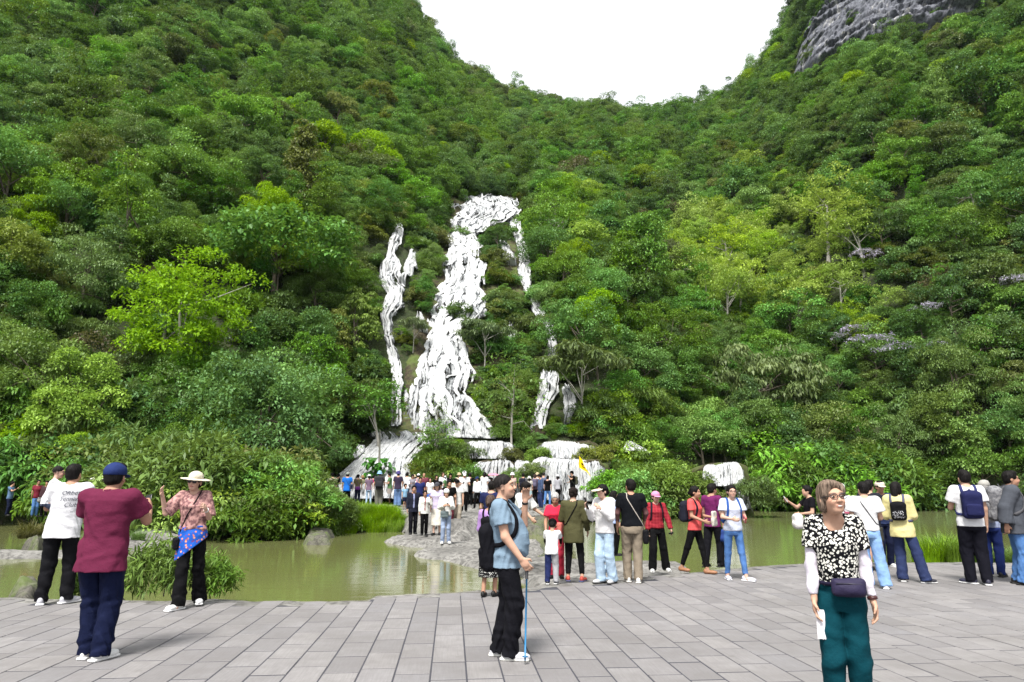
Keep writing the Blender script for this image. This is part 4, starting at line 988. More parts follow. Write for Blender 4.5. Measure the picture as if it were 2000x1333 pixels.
# between and beside the cascades
fill(840, 915, 46.8, 52, 14, ['shrub_d', 'shrub_a', 'shrub_c', 'shrub_e'], .8, 1.5, 'bank_shrub', 'leafy shrub between the left and middle cascades', 'shrub', 9)
fill(985, 1050, 48.8, 54, 9, ['shrub_c', 'shrub_a', 'shrub_d'], .6, 1.0, 'bank_shrub', 'shrub growing between the middle and right cascades', 'shrub', 10)
fill(780, 1200, 53.5, 57, 22, ['shrub_b', 'shrub_d', 'shrub_c', 'shrub_g'], .6, 1.1, 'bank_shrub', 'shrub on the rock terrace at the foot of the falls', 'shrub', 11)
fill(1175, 1390, 44.5, 57, 70, ['shrub_b', 'shrub_c', 'shrub_a', 'shrub_d', 'shrub_e'], .9, 1.7, 'bank_shrub', 'green shrub on the bank right of the cascades', 'shrub', 12)
fill(1150, 1380, 43, 45.5, 22, ['grass_b', 'grass_a'], .9, 1.3, 'grass_tuft', 'tuft of grass at the pond edge right of the crowd', 'grass', 13)
fill(1455, 1580, 56, 60, 14, ['grass_b', 'grass_c', 'grass_b'], 1.6, 2.8, 'grass_tuft', 'tall clump of reedy grass at the right pond edge', 'grass', 14)
fill(1470, 2060, 57, 69, 60, ['shrub_a', 'shrub_c', 'shrub_f', 'shrub_d', 'shrub_g'], 1.8, 3.2, 'bank_shrub', 'big shrub on the right bank of the pond', 'shrub', 15)
fill(1740, 1790, 57.5, 60, 5, ['grass_c', 'grass_b'], 2.2, 2.8, 'grass_tuft', 'yellowish reed clump on the right bank behind the yellow shirt woman', 'grass', 16)
# low growth on the terrace between the streams and the cascades
cov = {}
for q in range(2600):
    a_, d_ = rng.uniform(640, 1400), rng.uniform(43.5, 60); P = azpt(a_, d_)
    if P[2] < .3 or (a_ < 1190 and d_ < 45.8): continue
    s_ = float(rng.uniform(.35, .7)); px, py, f = to_px(P + np.array([0, 0, .5 * s_]))
    if masked(px, py, 1340 * .9 * s_ / f): continue
    cov.setdefault(['shrub_b', 'shrub_d', 'shrub_c', 'shrub_g', 'shrub_a', 'grass_b'][int(rng.integers(6))], []).append((P[0], P[1], P[2] - .08, s_))
for k_, v_ in cov.items(): inst.setdefault(k_, []).extend(v_)
# tufts at the ends of the rock lips
for x_, y_, Y_, h_, k_, lb in [(908, 884, 50.8, 1.3, 'shrub_d', 'bush at the left end of the upper middle cascade'), (1003, 886, 50.6, 1.1, 'shrub_c', 'bush at the right end of the upper middle cascade'), (1052, 884, 50.6, 1.2, 'shrub_b', 'bush at the left end of the upper right cascade'), (1162, 884, 50.4, 1.5, 'shrub_c', 'bush at the right end of the upper right cascade'),
                              (1188, 940, 46.4, 1.9, 'shrub_a', 'leafy bush right of the yellow flag'), (918, 930, 46.8, 1.6, 'shrub_a', 'bush left of the lower middle cascade'), (1004, 925, 46.9, 1.2, 'shrub_g', 'drooping bush between the lower middle cascades'), (1042, 915, 46.6, .9, 'shrub_c', 'small brown green bush left of the wide right cascade'),
                              (1366, 940, 45.6, 1.7, 'shrub_c', 'bush left of the separate right cascade'), (1472, 955, 44.8, 1.8, 'shrub_d', 'bush right of the separate right cascade'), (1395, 975, 44.4, 1.3, 'shrub_c', 'low bush under the upper drop of the separate cascade'), (955, 893, 51.0, .6, 'shrub_d', 'small bush on the ledge of the middle cascade')]:
    plant(k_, at_y(x_, y_, Y_) - np.array([0, 0, .5 * h_]), h_ * .62, name='ledge_bush', label=lb, cat='shrub', rng=rr)
# growth on the rocks of the falls
rgf = random.Random(21); done_ = []
SIDE = ['left of the main stream', 'right of the main stream']
for x_, y_, h_, k_, lb in [(972, 500, 62, 'round_c', 'dark rounded bush between the two upper branches of the waterfall'), (896, 470, 26, 'shrub_a', 'small bush in the upper left part of the main fall'), (899, 636, 40, 'shrub_f', 'round bush islanded in the middle of the main fall'), (945, 440, 12, 'shrub_a', 'tiny tuft near the lip of the fall')]:
    place(k_, x_, y_, h_, 'ledge_bush', lb, 'shrub')
for q in range(900):
    y_ = rgf.uniform(385, 845); v = (y_ - 375) / 480; half = 100 + 120 * v; x_ = 930 - 15 * v + rgf.uniform(-1, 1) * half; h_ = rgf.uniform(16, 44) * (.7 + .6 * v)
    if masked(x_, y_ - h_ * .5, h_ * .50) or any((x_ - a) ** 2 + (y_ - b) ** 2 < (.42 * h_) ** 2 for a, b in done_): continue
    if len(done_) > 190: break
    done_.append((x_, y_)); k_ = rgf.choice(['shrub_a', 'shrub_f', 'shrub_g', 'shrub_c', 'round_e', 'round_c', 'round_b', 'shrub_d', 'tier_a'])
    lb = {'s': 'low green bush', 'r': 'rounded dark green bush', 't': 'spreading layered bush'}[k_[0]] + ' on the rocks ' + ('left' if x_ < 890 else 'right') + ' of the main stream, ' + ('near the top' if y_ < 520 else ('half way down' if y_ < 690 else 'near the foot'))
    place(k_, x_, y_, h_, 'ledge_bush', lb, 'shrub').__setitem__('group', lb)
# near plants at the edge of the paving
kind('bamboonear', 'bamboo', 61, (.78, .55, .52), H=.48, nb=110, per=24, clump=.17, leaf=.22, aspect=.16, droop=.5, zmin=-.7, r0=.012, hollow=.2)
o = plant('bamboonear', on_z(305, 1166, 0.0) + [0, .25, 0], .72, rz=.4, name='bamboo_bush', label='leafy bamboo bush at the plaza edge behind the straw hat woman', cat='shrub', sink=.05, sz=1.15)
o = plant('bamboonear', on_z(385, 1160, 0.0) + [0, .5, 0], .6, rz=2.2, name='bamboo_bush', label='lower bamboo sprays over the water right of the straw hat woman', cat='shrub', sink=.12, sz=.95)
o = plant('bamboonear', on_z(165, 1168, 0.0) + [0, .2, 0], .45, rz=1.2, name='bamboo_bush', label='small leafy plant between the white shirt man and the maroon man', cat='shrub', sink=.1, sz=1.)
for i, (x_, y_, s_) in enumerate([(1818, 1092, .8), (1845, 1090, .95), (1870, 1092, .9), (1895, 1092, .75), (1830, 1086, .9), (1862, 1085, 1.0), (1885, 1086, .9)]):
    plant('grass_b' if i % 2 else 'grass_a', on_z(x_, y_, -.05) + [0, .15, 0], s_ * .95, name='grass_tuft', label='leafy grass tuft at the plaza edge left of the navy backpack man', cat='grass', group='grass tufts by the right plaza edge')
for i, (x_, y_, s_) in enumerate([(1955, 1098, .5), (1985, 1100, .55), (2015, 1100, .6)]):
    plant('grass_b', on_z(x_, y_, -.05) + [0, .1, 0], s_, name='grass_tuft', label='low grass tuft at the right end of the plaza edge', cat='grass', group='low grass by the right plaza edge')
for i, (x_, y_, s_) in enumerate([(62, 1044, 1.0), (78, 1040, 1.1), (52, 1046, .7)]):
    plant('grass_c', on_z(x_, y_, .12), s_ * .8, name='grass_tuft', label='yellowish grass tuft on the small mossy rock', cat='grass', group='grass on the small mossy rock')
for i, (x_, y_, s_) in enumerate([(250, 1040, .9), (285, 1034, .8), (320, 1030, .8), (225, 1044, .7), (270, 1052, .6)]):
    plant('grass_b', on_z(x_, y_, 0.), s_ * .8, name='grass_tuft', label='green tuft on the stone slabs right of the maroon polo man', cat='grass', group='tufts on the stone slabs')
# sources for the wood: a crown of each kind that stands in the scene
SRC = {}
for o in COL.objects:
    if o.type == 'MESH':
        for k_, kd in K.items():
            if o.data == kd.crown: SRC.setdefault(k_, o)
miss = [k_ for k_ in inst if k_ not in SRC]
for k_ in miss:
    x, y, z, s = inst[k_].pop(); plant(k_, (x, y, z), s, name='forest_tree', label=KIND_TXT.get(k_, 'tree') + ' on the slope', cat='tree')
    for o in COL.objects:
        if o.type == 'MESH' and o.data == K[k_].crown: SRC[k_] = o
scatter('forest', inst, 'dense mixed green forest covering the valley sides')
# ================================================================== PEOPLE
# bodies, clothes, hair and bags are closed surfaces grown round joints (smooth blends of tapered limbs), one mesh per part
class Field:
    def __init__(s): s.p = []; s.cuts = []; s.wr = None
    def add(s, fn, lo, hi, k=.02, sub=False): s.p.append((fn, np.asarray(lo, float), np.asarray(hi, float), k, sub)); return s
    def cone(s, a, b, ra, rb, k=.02, cut=False, sub=False, cut0=False, sq=None):
        a, b = np.asarray(a, float), np.asarray(b, float); ba = b - a; L2 = float(ba @ ba) + 1e-9; L = math.sqrt(L2); u = ba / L
        def fn(x, y, z):
            px, py, pz = x - a[0], y - a[1], z - a[2]
            t = np.clip((px * ba[0] + py * ba[1] + pz * ba[2]) / L2, 0, 1)
            d = np.sqrt((px - t * ba[0]) ** 2 + (py - t * ba[1]) ** 2 + (pz - t * ba[2]) ** 2) - (ra + (rb - ra) * t)
            if cut: d = np.maximum(d, px * u[0] + py * u[1] + pz * u[2] - L)
            if cut0: d = np.maximum(d, -(px * u[0] + py * u[1] + pz * u[2]))
            return d
        m = max(ra, rb); return s.add(fn, np.minimum(a, b) - m, np.maximum(a, b) + m, k, sub)
    def ell(s, c, r, Rm=None, k=.02, sub=False):
        c, r = np.asarray(c, float), np.asarray(r, float); Rm = np.eye(3) if Rm is None else np.asarray(Rm, float)
        def fn(x, y, z):
            p = (x - c[0], y - c[1], z - c[2]); q = [Rm[0, i] * p[0] + Rm[1, i] * p[1] + Rm[2, i] * p[2] for i in range(3)]
            k0 = np.sqrt(sum((q[i] / r[i]) ** 2 for i in range(3))); k1 = np.sqrt(sum((q[i] / r[i] ** 2) ** 2 for i in range(3))) + 1e-9
            return k0 * (k0 - 1) / k1
        ext = np.sqrt((Rm ** 2) @ (r ** 2)); return s.add(fn, c - ext, c + ext, k, sub)
    def box(s, c, h, rr=.02, Rm=None, k=.01, sub=False):
        c, h = np.asarray(c, float), np.asarray(h, float) - rr; Rm = np.eye(3) if Rm is None else np.asarray(Rm, float)
        def fn(x, y, z):
            p = (x - c[0], y - c[1], z - c[2]); q = [np.abs(Rm[0, i] * p[0] + Rm[1, i] * p[1] + Rm[2, i] * p[2]) - h[i] for i in range(3)]
            return np.sqrt(sum(np.maximum(v, 0) ** 2 for v in q)) + np.minimum(np.maximum(np.maximum(q[0], q[1]), q[2]), 0) - rr
        ext = np.abs(Rm) @ (h + rr); return s.add(fn, c - ext, c + ext, k, sub)
    def torso(s, fr, zs, aa, bb, yo, k=.03, zlo=None, zhi=None):
        """stack of ovals along a bent spine; fr(z) gives the sideways and forward shift of the spine"""
        zs, aa, bb, yo = map(np.asarray, (zs, aa, bb, yo)); z0 = zs[0] if zlo is None else zlo; z1 = zs[-1] if zhi is None else zhi
        def fn(x, y, z):
            sx, sy, zz = fr(x, y, z)
            a, b, o = np.interp(zz, zs, aa), np.interp(zz, zs, bb), np.interp(zz, zs, yo)
            q = np.sqrt((sx / a) ** 2 + ((sy - o) / b) ** 2 + 1e-6); d = (q - 1) * np.minimum(a, b) * .95
            return np.maximum(d, np.maximum(z0 - zz, zz - z1))
        m = max(aa.max(), bb.max()) + .06; return s.add(fn, (-m - .05, -m - .5, z0 - .25), (m + .05, m + .5, z1 + .08), k)
    def eval_pts(s, P):
        P = np.asarray(P, float); x, y, z = P[:, 0], P[:, 1], P[:, 2]; D = np.full(len(P), 9.)
        for fn, lo, hi, k, sub in s.p: D = s.comb(D, fn(x, y, z), k, sub)
        for c in s.cuts: D = np.maximum(D, c(x, y, z))
        return D
    @staticmethod
    def comb(D, d, k, sub):
        if sub: d = -d; h = np.clip(.5 - .5 * (D - d) / k, 0, 1); return D * (1 - h) + d * h + k * h * (1 - h)
        h = np.clip(.5 + .5 * (D - d) / k, 0, 1); return D * (1 - h) + d * h - k * h * (1 - h)
    def mesh(s, name, h, mat, wrinkle=0.0, seed=0, legs=False):
        lo = np.min([p[1] for p in s.p if not p[4]], 0) - 2.5 * h; hi = np.max([p[2] for p in s.p if not p[4]], 0) + 2.5 * h
        n = np.ceil((hi - lo) / h).astype(int) + 1; ax = [lo[i] + h * np.arange(n[i]) for i in range(3)]
        D = np.full(n, .5, np.float32)
        for fn, l, u, k, sub in s.p:
            i0 = np.clip(np.floor((l - k - 2 * h - lo) / h).astype(int), 0, n); i1 = np.clip(np.ceil((u + k + 2 * h - lo) / h).astype(int) + 1, 0, n)
            if (i1 <= i0).any(): continue
            x, y, z = ax[0][i0[0]:i1[0], None, None], ax[1][None, i0[1]:i1[1], None], ax[2][None, None, i0[2]:i1[2]]
            sl = tuple(slice(a, b) for a, b in zip(i0, i1)); D[sl] = s.comb(D[sl], fn(x, y, z), k, sub)
        x, y, z = ax[0][:, None, None], ax[1][None, :, None], ax[2][None, None, :]
        if wrinkle:
            q = seed * 1.7
            if legs: wrinkle = wrinkle * (.75 + 1.5 * np.exp(-((z - .14) / .11) ** 2) + .9 * np.exp(-((z - .50) / .10) ** 2) + .8 * np.exp(-((z - .86) / .07) ** 2))
            else: wrinkle = wrinkle * (.8 + 1.0 * np.exp(-((z - 1.0) / .10) ** 2))
            D = D + (wrinkle * (np.sin(31 * z + 17 * x + 9 * np.sin(13 * y + q) + q) * .5 + np.sin(22 * x - 14 * z + 3 * np.sin(19 * z + q) + 2 * q) * .5 * np.cos(15 * y + 11 * z + q))).astype(np.float32)
        for c in s.cuts: D = np.maximum(D, c(x, y, z))
        V, Q = nets(D, lo, h)
        return V, Q
def nets(D, lo, h):
    S = D < 0; n = D.shape
    cnt = np.zeros(tuple(v - 1 for v in n), np.int8)
    for a in (0, 1):
        for b in (0, 1):
            for c in (0, 1): cnt += S[a:n[0] - 1 + a, b:n[1] - 1 + b, c:n[2] - 1 + c]
    act = (cnt > 0) & (cnt < 8); ijk = np.argwhere(act); m = len(ijk)
    idx = np.full(act.shape, -1, np.int64); idx[act] = np.arange(m)
    cor = np.array([(a, b, c) for a in (0, 1) for b in (0, 1) for c in (0, 1)])
    val = np.stack([D[ijk[:, 0] + a, ijk[:, 1] + b, ijk[:, 2] + c] for a, b, c in cor], 1)
    acc = np.zeros((m, 3)); num = np.zeros(m)
    for p in range(8):
        for q in range(p + 1, 8):
            if np.abs(cor[p] - cor[q]).sum() != 1: continue
            v0, v1 = val[:, p], val[:, q]; ch = (v0 < 0) != (v1 < 0)
            t = np.where(ch, v0 / np.where(ch, v0 - v1, 1), 0)
            acc += ch[:, None] * (cor[p] + t[:, None] * (cor[q] - cor[p])); num += ch
    V = lo + h * (ijk + acc / num[:, None])
    Q = []
    for ax in range(3):
        o = [1 if i != ax else 0 for i in range(3)]
        sl0 = tuple(slice(o[i], n[i] - 1) for i in range(3)); sl1 = tuple(slice(o[i] + (1 if i == ax else 0), n[i] - 1 + (1 if i == ax else 0)) for i in range(3))
        # edges interior to the grid in both other axes
        A, B = S[sl0], S[sl1]; e = np.argwhere(A != B)
        if not len(e): continue
        e = e + np.array(o); fl = S[e[:, 0], e[:, 1], e[:, 2]]
        b, c = [(1, 2), (2, 0), (0, 1)][ax]
        def g(db, dc):
            w = e.copy(); w[:, b] -= db; w[:, c] -= dc; return idx[w[:, 0], w[:, 1], w[:, 2]]
        q = np.stack([g(1, 1), g(0, 1), g(0, 0), g(1, 0)], 1); q[~fl] = q[~fl][:, ::-1]; Q.append(q)
    Q = np.vstack(Q); return V, Q[(Q >= 0).all(1)]

# ---- cloth and skin materials
MATC = {}
def m_cloth(col, pat=None, rough=.85, col2=None, sc=1.0):
    key = (col, pat, col2, rough, sc)
    if key in MATC: return MATC[key]
    t = NT('cloth'); c = t.coord('Object')
    base = col + (1,)
    if pat == 'floral':      # pale blossoms on dark
        v = t.n('TexVoronoi'); t.set(v.inputs['Vector'], c); v.inputs['Scale'].default_value = 46 * sc; d1 = v.outputs['Distance']
        w = t.noise(c, 60 * sc, 2); f = t.math('ADD', d1, t.math('MULTIPLY', w, .35)); base = t.mix(t.ramp(f, [(.60, 1.), (.66, 0.)]), col + (1,), col2 + (1,))
    elif pat == 'dots':
        v = t.n('TexVoronoi'); t.set(v.inputs['Vector'], c); v.inputs['Scale'].default_value = 55 * sc; base = t.mix(t.ramp(v.outputs['Distance'], [(.30, 1.), (.38, 0.)]), col + (1,), col2 + (1,))
    elif pat == 'plaid':
        sx = t.n('SeparateXYZ'); t.set(sx.inputs[0], c)
        fx = t.math('GREATER_THAN', t.math('SINE', t.math('MULTIPLY', sx.outputs[0], 95 * sc)), .2); fz = t.math('GREATER_THAN', t.math('SINE', t.math('MULTIPLY', sx.outputs[2], 95 * sc)), .2)
        base = t.mix(t.math('MULTIPLY', t.math('ADD', fx, fz), .5), col + (1,), col2 + (1,))
    elif pat == 'scarf':     # orange and purple motifs on blue
        v = t.n('TexVoronoi'); t.set(v.inputs['Vector'], c); v.inputs['Scale'].default_value = 22
        base = t.mix(t.ramp(v.outputs['Distance'], [(.28, 1.), (.34, 0.)]), col + (1,), col2 + (1,)); base = t.mix(t.ramp(v.outputs['Distance'], [(.16, 1.), (.2, 0.)]), base, (.55, .40, .33))
        v2 = t.n('TexVoronoi'); t.set(v2.inputs['Vector'], t.coord('Object', (1.3, 1.1, 1.2))); v2.inputs['Scale'].default_value = 17; base = t.mix(t.ramp(v2.outputs['Distance'], [(.22, .8), (.28, 0.)]), base, (.14, .03, .12))
    elif pat == 'half':      # one leg of each colour
        sx = t.n('SeparateXYZ'); t.set(sx.inputs[0], c); base = t.mix(t.math('GREATER_THAN', sx.outputs[0], 0.0), col + (1,), col2 + (1,))
    elif pat == 'denim':
        n = t.noise(c, 7, 3); base = t.mix(t.ramp(n, [(.35, 0.), (.7, .7)]), col + (1,), col2 + (1,))
    elif pat == 'knit':
        n = t.noise(c, 26, 2); base = t.mix(t.ramp(n, [(.4, 0.), (.6, 1.)]), col + (1,), col2 + (1,))
    n1 = t.noise(c, 9.0, 4, .6); n2 = t.noise(c, 240.0, 2)
    colr = t.mix(t.ramp(n1, [(.35, .22), (.65, 0.)]), base, tuple(v * .72 for v in col) + (1,)) if pat in (None, 'denim') else base
    h = t.math('ADD', t.math('MULTIPLY', n1, 1.0), t.math('MULTIPLY', n2, .10))
    MATC[key] = t.done(t.bsdf(colr, rough, t.bump(h, .55, .03), .10)); return MATC[key]
def m_plain(col, rough=.5, spec=.4, metal=0.0):
    key = ('plain', col, rough, metal)
    if key in MATC: return MATC[key]
    t = NT('finish'); n = t.noise(t.coord('Object'), 60, 3); c = t.mix(t.ramp(n, [(.4, 0.), (.7, .3)]), col + (1,), tuple(v * .7 for v in col) + (1,))
    MATC[key] = t.done(t.bsdf(c, rough, t.bump(n, .15, .004), spec, Metallic=metal)); return MATC[key]
def m_skin():
    t = NT('skin'); a = t.n('Attribute', attribute_name='skin').outputs['Color']; n = t.noise(t.coord('Object'), 30, 4)
    c = t.mix(t.ramp(n, [(.4, 0.), (.7, .18)]), a, (.30, .13, .085, 1)); return t.done(t.bsdf(c, .62, t.bump(n, .15, .005), .22))
def m_hair(col):
    key = ('hair', col)
    if key in MATC: return MATC[key]
    t = NT('hair'); n = t.noise(t.coord('Object', (1, 1, .15)), 75, 3); n2 = t.noise(t.coord('Object'), 14, 2)
    c = t.mix(t.ramp(n, [(.36, 0.), (.64, 1.)]), tuple(v * .35 for v in col) + (1,), tuple(min(1, v * 1.8 + .001) for v in col) + (1,)); MATC[key] = t.done(t.bsdf(c, .6, t.bump(t.math('ADD', n, n2), .9, .008), .10)); return MATC[key]
M_SKIN = m_skin()
BLACKHAIR = (.006, .005, .005)
def rotm(yaw, pitch, roll):
    """head turn: yaw to the person's left +, pitch up +, roll to their left +"""
    return np.array(Matrix.Rotation(R(yaw), 3, 'Z') @ Matrix.Rotation(R(pitch), 3, 'X') @ Matrix.Rotation(R(-roll), 3, 'Y'))
def strip(pts, w, th, nrm):
    """a flat band along pts, width along the cross of tangent and normal"""
    pts = np.asarray(pts, float); t = unit(np.gradient(pts, axis=0)); nrm = unit(np.asarray(nrm, float)); sd = unit(np.cross(t, nrm))
    V = np.stack([pts - sd * w / 2, pts + sd * w / 2, pts + sd * w / 2 + nrm * th, pts - sd * w / 2 + nrm * th], 1).reshape(-1, 3)
    return V, grid_faces(len(pts), 4, True)

ARM = dict(hang=((.16, .02, -1), (.04, .18, -1)), hangb=((.18, -.12, -1), (.06, .15, -1)), phone=((.22, .25, -1), (-.45, .85, .25)), hold=((.2, .12, -1), (-.5, .85, -.1)), back=((.2, -.25, -1), (-.3, -.1, -.9)),
           up=((.25, .75, -.45), (-.25, .55, .85)), ear=((.35, .55, -.75), (-.25, .25, 1)), out=((.5, .3, -.8), (.5, .6, -.45)), fold=((.2, .2, -1), (-.85, .55, .1)), swing=((.12, .35, -1), (.0, .55, -.9)), swingb=((.14, -.35, -1), (.05, -.05, -1)),
           photo=((.25, .7, -.6), (-.25, .8, .55)), bag=((.2, .0, -1), (-.1, .6, -.75)), carry=((.25, .35, -.9), (-.3, .75, .65)))
NPEOPLE = 0
def person(px, py, label, face=0, h=None, head=None, z=0.0, sex='m', build=1.0, lod=2, top=((.5, .5, .5), 'short'), bottom=((.02, .02, .03), 'straight'), shoes=(.02, .02, .02), hair='short', hcol=BLACKHAIR,
           hat=None, skin=(.40, .235, .165), armR='hang', armL='hang', legR=(0, .02), legL=(0, -.02), lean=0, side=0, look=(0, 0, 0), items=(), hem=None, child=False, Y=None, neck=0.0, tw=0, belly=0.0, feet=(12, 12), group=None, kneeb=0, loc=None):
    """px, py: picture point between the feet; head: picture row of the top of the head (gives the height)"""
    global NPEOPLE; NPEOPLE += 1; seed = NPEOPLE
    P = (on_z(px, py, z) if Y is None else np.array([at_y(px, 950, Y)[0], Y, z])) if loc is None else np.asarray(loc, float)
    if h is None:
        d = np.array([P[0], P[1]]); best = 1.6; bd = 1e9
        for hh in np.linspace(.8, 2.0, 241):
            q = to_px(np.array([P[0], P[1], z + hh]))
            if abs(q[1] - head) < bd: bd = abs(q[1] - head); best = hh
        h = best - (.05 if hat in ('bucket', 'sun') else (.02 if hat else 0)); h = min(max(h, 1.0 if child else 1.45), 1.90)
    s = h / 1.70 * 1.015; f = sex == 'f'
    root = empty('person', P, R(face + 180) - math.atan2(P[0], P[1])); root.scale = (s, s, s); tag(root, label, 'person', group)
    hres = {0: .0080, 1: .0162, 2: .023, 3: .040}[lod] / s
    hs_ = 1.0 if not child else 1.28                       # children have larger heads
    w = build * (.94 if f else 1.0)
    SHW, HPW = .172 * w * (.94 if f else 1.0), .088 * w
    HIP, KNEE, ANK = .90, .49, .085
    # spine: bends forward by lean, sideways by side, from the hips up
    lf, ls = math.tan(R(lean)), math.tan(R(side))
    cl = math.cos(R(lean))
    def fr(x, y, z_):
        dz = np.maximum(z_ - HIP, 0); zz = HIP + (z_ - HIP) / np.where(z_ > HIP, cl, 1.0)
        return x - ls * dz, y - lf * dz, zz
    def sp(p):
        p = np.asarray(p, float); dz = max(p[2] - HIP, 0) * cl; return np.array([p[0] + ls * dz, p[1] + lf * dz, HIP + (p[2] - HIP) * (cl if p[2] > HIP else 1)])
    ct, st = math.cos(R(tw)), math.sin(R(tw))
    J = {}
    for sd, sg in (('R', 1), ('L', -1)):
        J['sh' + sd] = sp((sg * SHW * ct, sg * SHW * st * -1, 1.405)); a = armR if sd == 'R' else armL
        ud, fd = ARM[a] if isinstance(a, str) else a
        ud, fd = unit(np.array(ud, float)) * [sg, 1, 1], unit(np.array(fd, float)) * [sg, 1, 1]
        J['el' + sd] = J['sh' + sd] + ud * .285; J['wr' + sd] = J['el' + sd] + fd * .245; J['fd' + sd] = fd
        lg = legR if sd == 'R' else legL
        fx, fy = sg * (HPW * 1.0 + lg[0]), lg[1]; lift = lg[2] if len(lg) > 2 else 0.0
        hp = np.array([sg * HPW, 0, HIP]); an = np.array([fx, fy - .03, ANK + lift])
        v = an - hp; L = np.linalg.norm(v); l1, l2 = .415, .41
        if L > l1 + l2 - .002: hp_z = L
        c_ = min(1, max(-1, (l1 * l1 + L * L - l2 * l2) / (2 * l1 * L))); bend = math.sqrt(max(0, 1 - c_ * c_)) * l1; u_ = v / L
        fw = np.array([0, 1, 0]) - u_ * u_[1]; fw /= np.linalg.norm(fw)
        J['hp' + sd], J['an' + sd] = hp, an; J['kn' + sd] = hp + u_ * min(c_ * l1, L * .5 + .02) + fw * bend
        if lift > .03: J['pt' + sd] = -min(50, lift * 260)
        else: J['pt' + sd] = 0
    nk = sp((0, -.005, 1.44)); HC = sp((0, .015 + neck * .05, 1.44)) + np.array([0, .03 + neck * .04, .150 * hs_ - neck * .02])
    HR = rotm(*look) * 1.0
    hm = lambda x, y, z_: HC + HR @ (np.array([x, y, z_], float) * hs_)
    hv = lambda v: HR @ np.array(v, float)
    er = lambda *r_: np.array(r_) * hs_
    near = lod <= 1
    # ---------------- body: one continuous surface
    B = Field()
    B.ell(hm(0, -.012, .035), er(.077, .095, .088), HR, .02)
    B.ell(hm(0, .030, -.035), er(.060, .062, .078), HR, .03)
    B.ell(hm(0, .060, -.088), er(.026, .024, .020), HR, .03)                        # chin
    B.cone(nk + [0, -.012, -.03], hm(0, -.012, -.055), .058 * (.88 if f else 1.03), .052 * (.88 if f else 1.03), .03)
    if lod < 3:
        for sg in (1, -1):
            B.ell(hm(sg * .080, -.008, -.012), er(.010, .020, .031), HR, .008)      # ears
            B.ell(hm(sg * .032, .070, -.034), er(.024, .022, .022), HR, .02)        # cheeks
        B.cone(hm(0, .090, .012), hm(0, .110, -.026), .009 * hs_, .013 * hs_, .012)  # nose
        for sg in (1, -1):
            B.ell(hm(sg * .013, .101, -.029), er(.010, .010, .008), HR, .008)
            B.ell(hm(sg * .031, .098, .008), er(.021, .012, .012), HR, .012, True)  # eye sockets
        B.ell(hm(0, .080, .030), er(.055, .020, .012), HR, .02)                      # brow
        B.ell(hm(0, .090, -.057), er(.022, .011, .0075), HR, .008); B.ell(hm(0, .088, -.067), er(.019, .011, .007), HR, .008)
    tz = [.88, .95, 1.05, 1.15, 1.28, 1.38, 1.43, 1.46]
    ta = np.array([.155, .158, .128 if f else .138, .135, .150, .150, .10, .06]) * w; tb = np.array([.10, .105, .088, .095, .108, .09, .07, .055]) * (w * .5 + .5)
    to = np.array([0, 0, .005, .01, .01, -.005, -.01, -.01])
    if lod < 9: ta = ta * np.array([.55, .55, .55, .6, .7, .85, 1, 1]); tb = tb * np.array([.55, .55, .55, .6, .7, .85, 1, 1])     # slimmer where clothes cover it
    B.torso(fr, tz, ta, tb, to, .03)
    cov = bottom[1] in ('slim', 'straight', 'wide', 'flare', 'baggy')
    thick = (.9 if f else 1.0) * (.6 + .4 * build)
    for sd, sg in (('R', 1), ('L', -1)):
        B.cone(J['sh' + sd], J['el' + sd], .052 * thick, .039 * thick, .03); B.cone(J['el' + sd], J['wr' + sd], .041 * thick, .026 * thick, .015)
        B.cone(sp((sg * .05, -.01, 1.43)), J['sh' + sd], .045, .050 * thick, .04)
        B.cone(J['hp' + sd] * [.6 if cov else 1, 1, 1], J['kn' + sd], .078 * w if not cov else .045, .054 * w if not cov else .036, .04); B.cone(J['kn' + sd], J['an' + sd], .052 * w if not cov else .036, .036, .02)
        B.cone(J['an' + sd] + [0, .0, -.02], J['an' + sd] + [0, .06, -.055], .032, .020, .02)
        # hand: palm, four fingers and a thumb
        fd = J['fd' + sd]; side_ = unit(np.cross(fd, [0, 1, .2]) if abs(fd[1]) < .8 else np.cross(fd, [0, 0, 1.])); 
        wr = J['wr' + sd]; inw = np.array([-sg, .15, 0.]); inw = inw - fd * (inw @ fd); inw = unit(inw)      # towards the palm
        ac = unit(np.cross(fd, inw)) * (1 if np.cross(fd, inw)[1] > 0 else -1)       # across the knuckles, thumb side
        HRm = np.stack([ac, inw, fd], 1)
        B.ell(wr + fd * .050, (.040, .017, .050), HRm, .02)
        J['ha' + sd] = wr + fd * .085 + inw * .03; J['hm' + sd] = HRm
        if lod < 3:
            curl = .55
            for q, (o_, L_) in enumerate([(.030, .070), (.010, .078), (-.010, .072), (-.029, .056)]):
                b0 = wr + fd * .085 + ac * o_; d1 = unit(fd + inw * curl * .7 + ac * o_ * 2); b1 = b0 + d1 * L_ * .5; d2 = unit(fd + inw * curl * 2.2); b2 = b1 + d2 * L_ * .5
                fr_ = max(0, hres * .62 - .008); B.cone(b0 - fd * .02, b1, .0095 + fr_, .0085 + fr_, .008); B.cone(b1, b2, .0085 + fr_, .0070 + fr_, .006)
            t0 = wr + fd * .030 + ac * .030; t1 = t0 + unit(fd * .7 + ac * .8 + inw * .4) * .042; B.cone(t0, t1, .013, .010, .012); B.cone(t1, t1 + unit(fd + inw * .6) * .030, .010, .008, .006)
    # ---------------- clothes
    parts = []        # (name, V, Q, material, parent name)
    tcol, sleeve = top[0], top[1]; topt = dict(top[2]) if len(top) > 2 else {}
    ease = topt.get('ease', .014); zl = hem if hem is not None else topt.get('hem', .84)
    T = Field()
    fb = belly
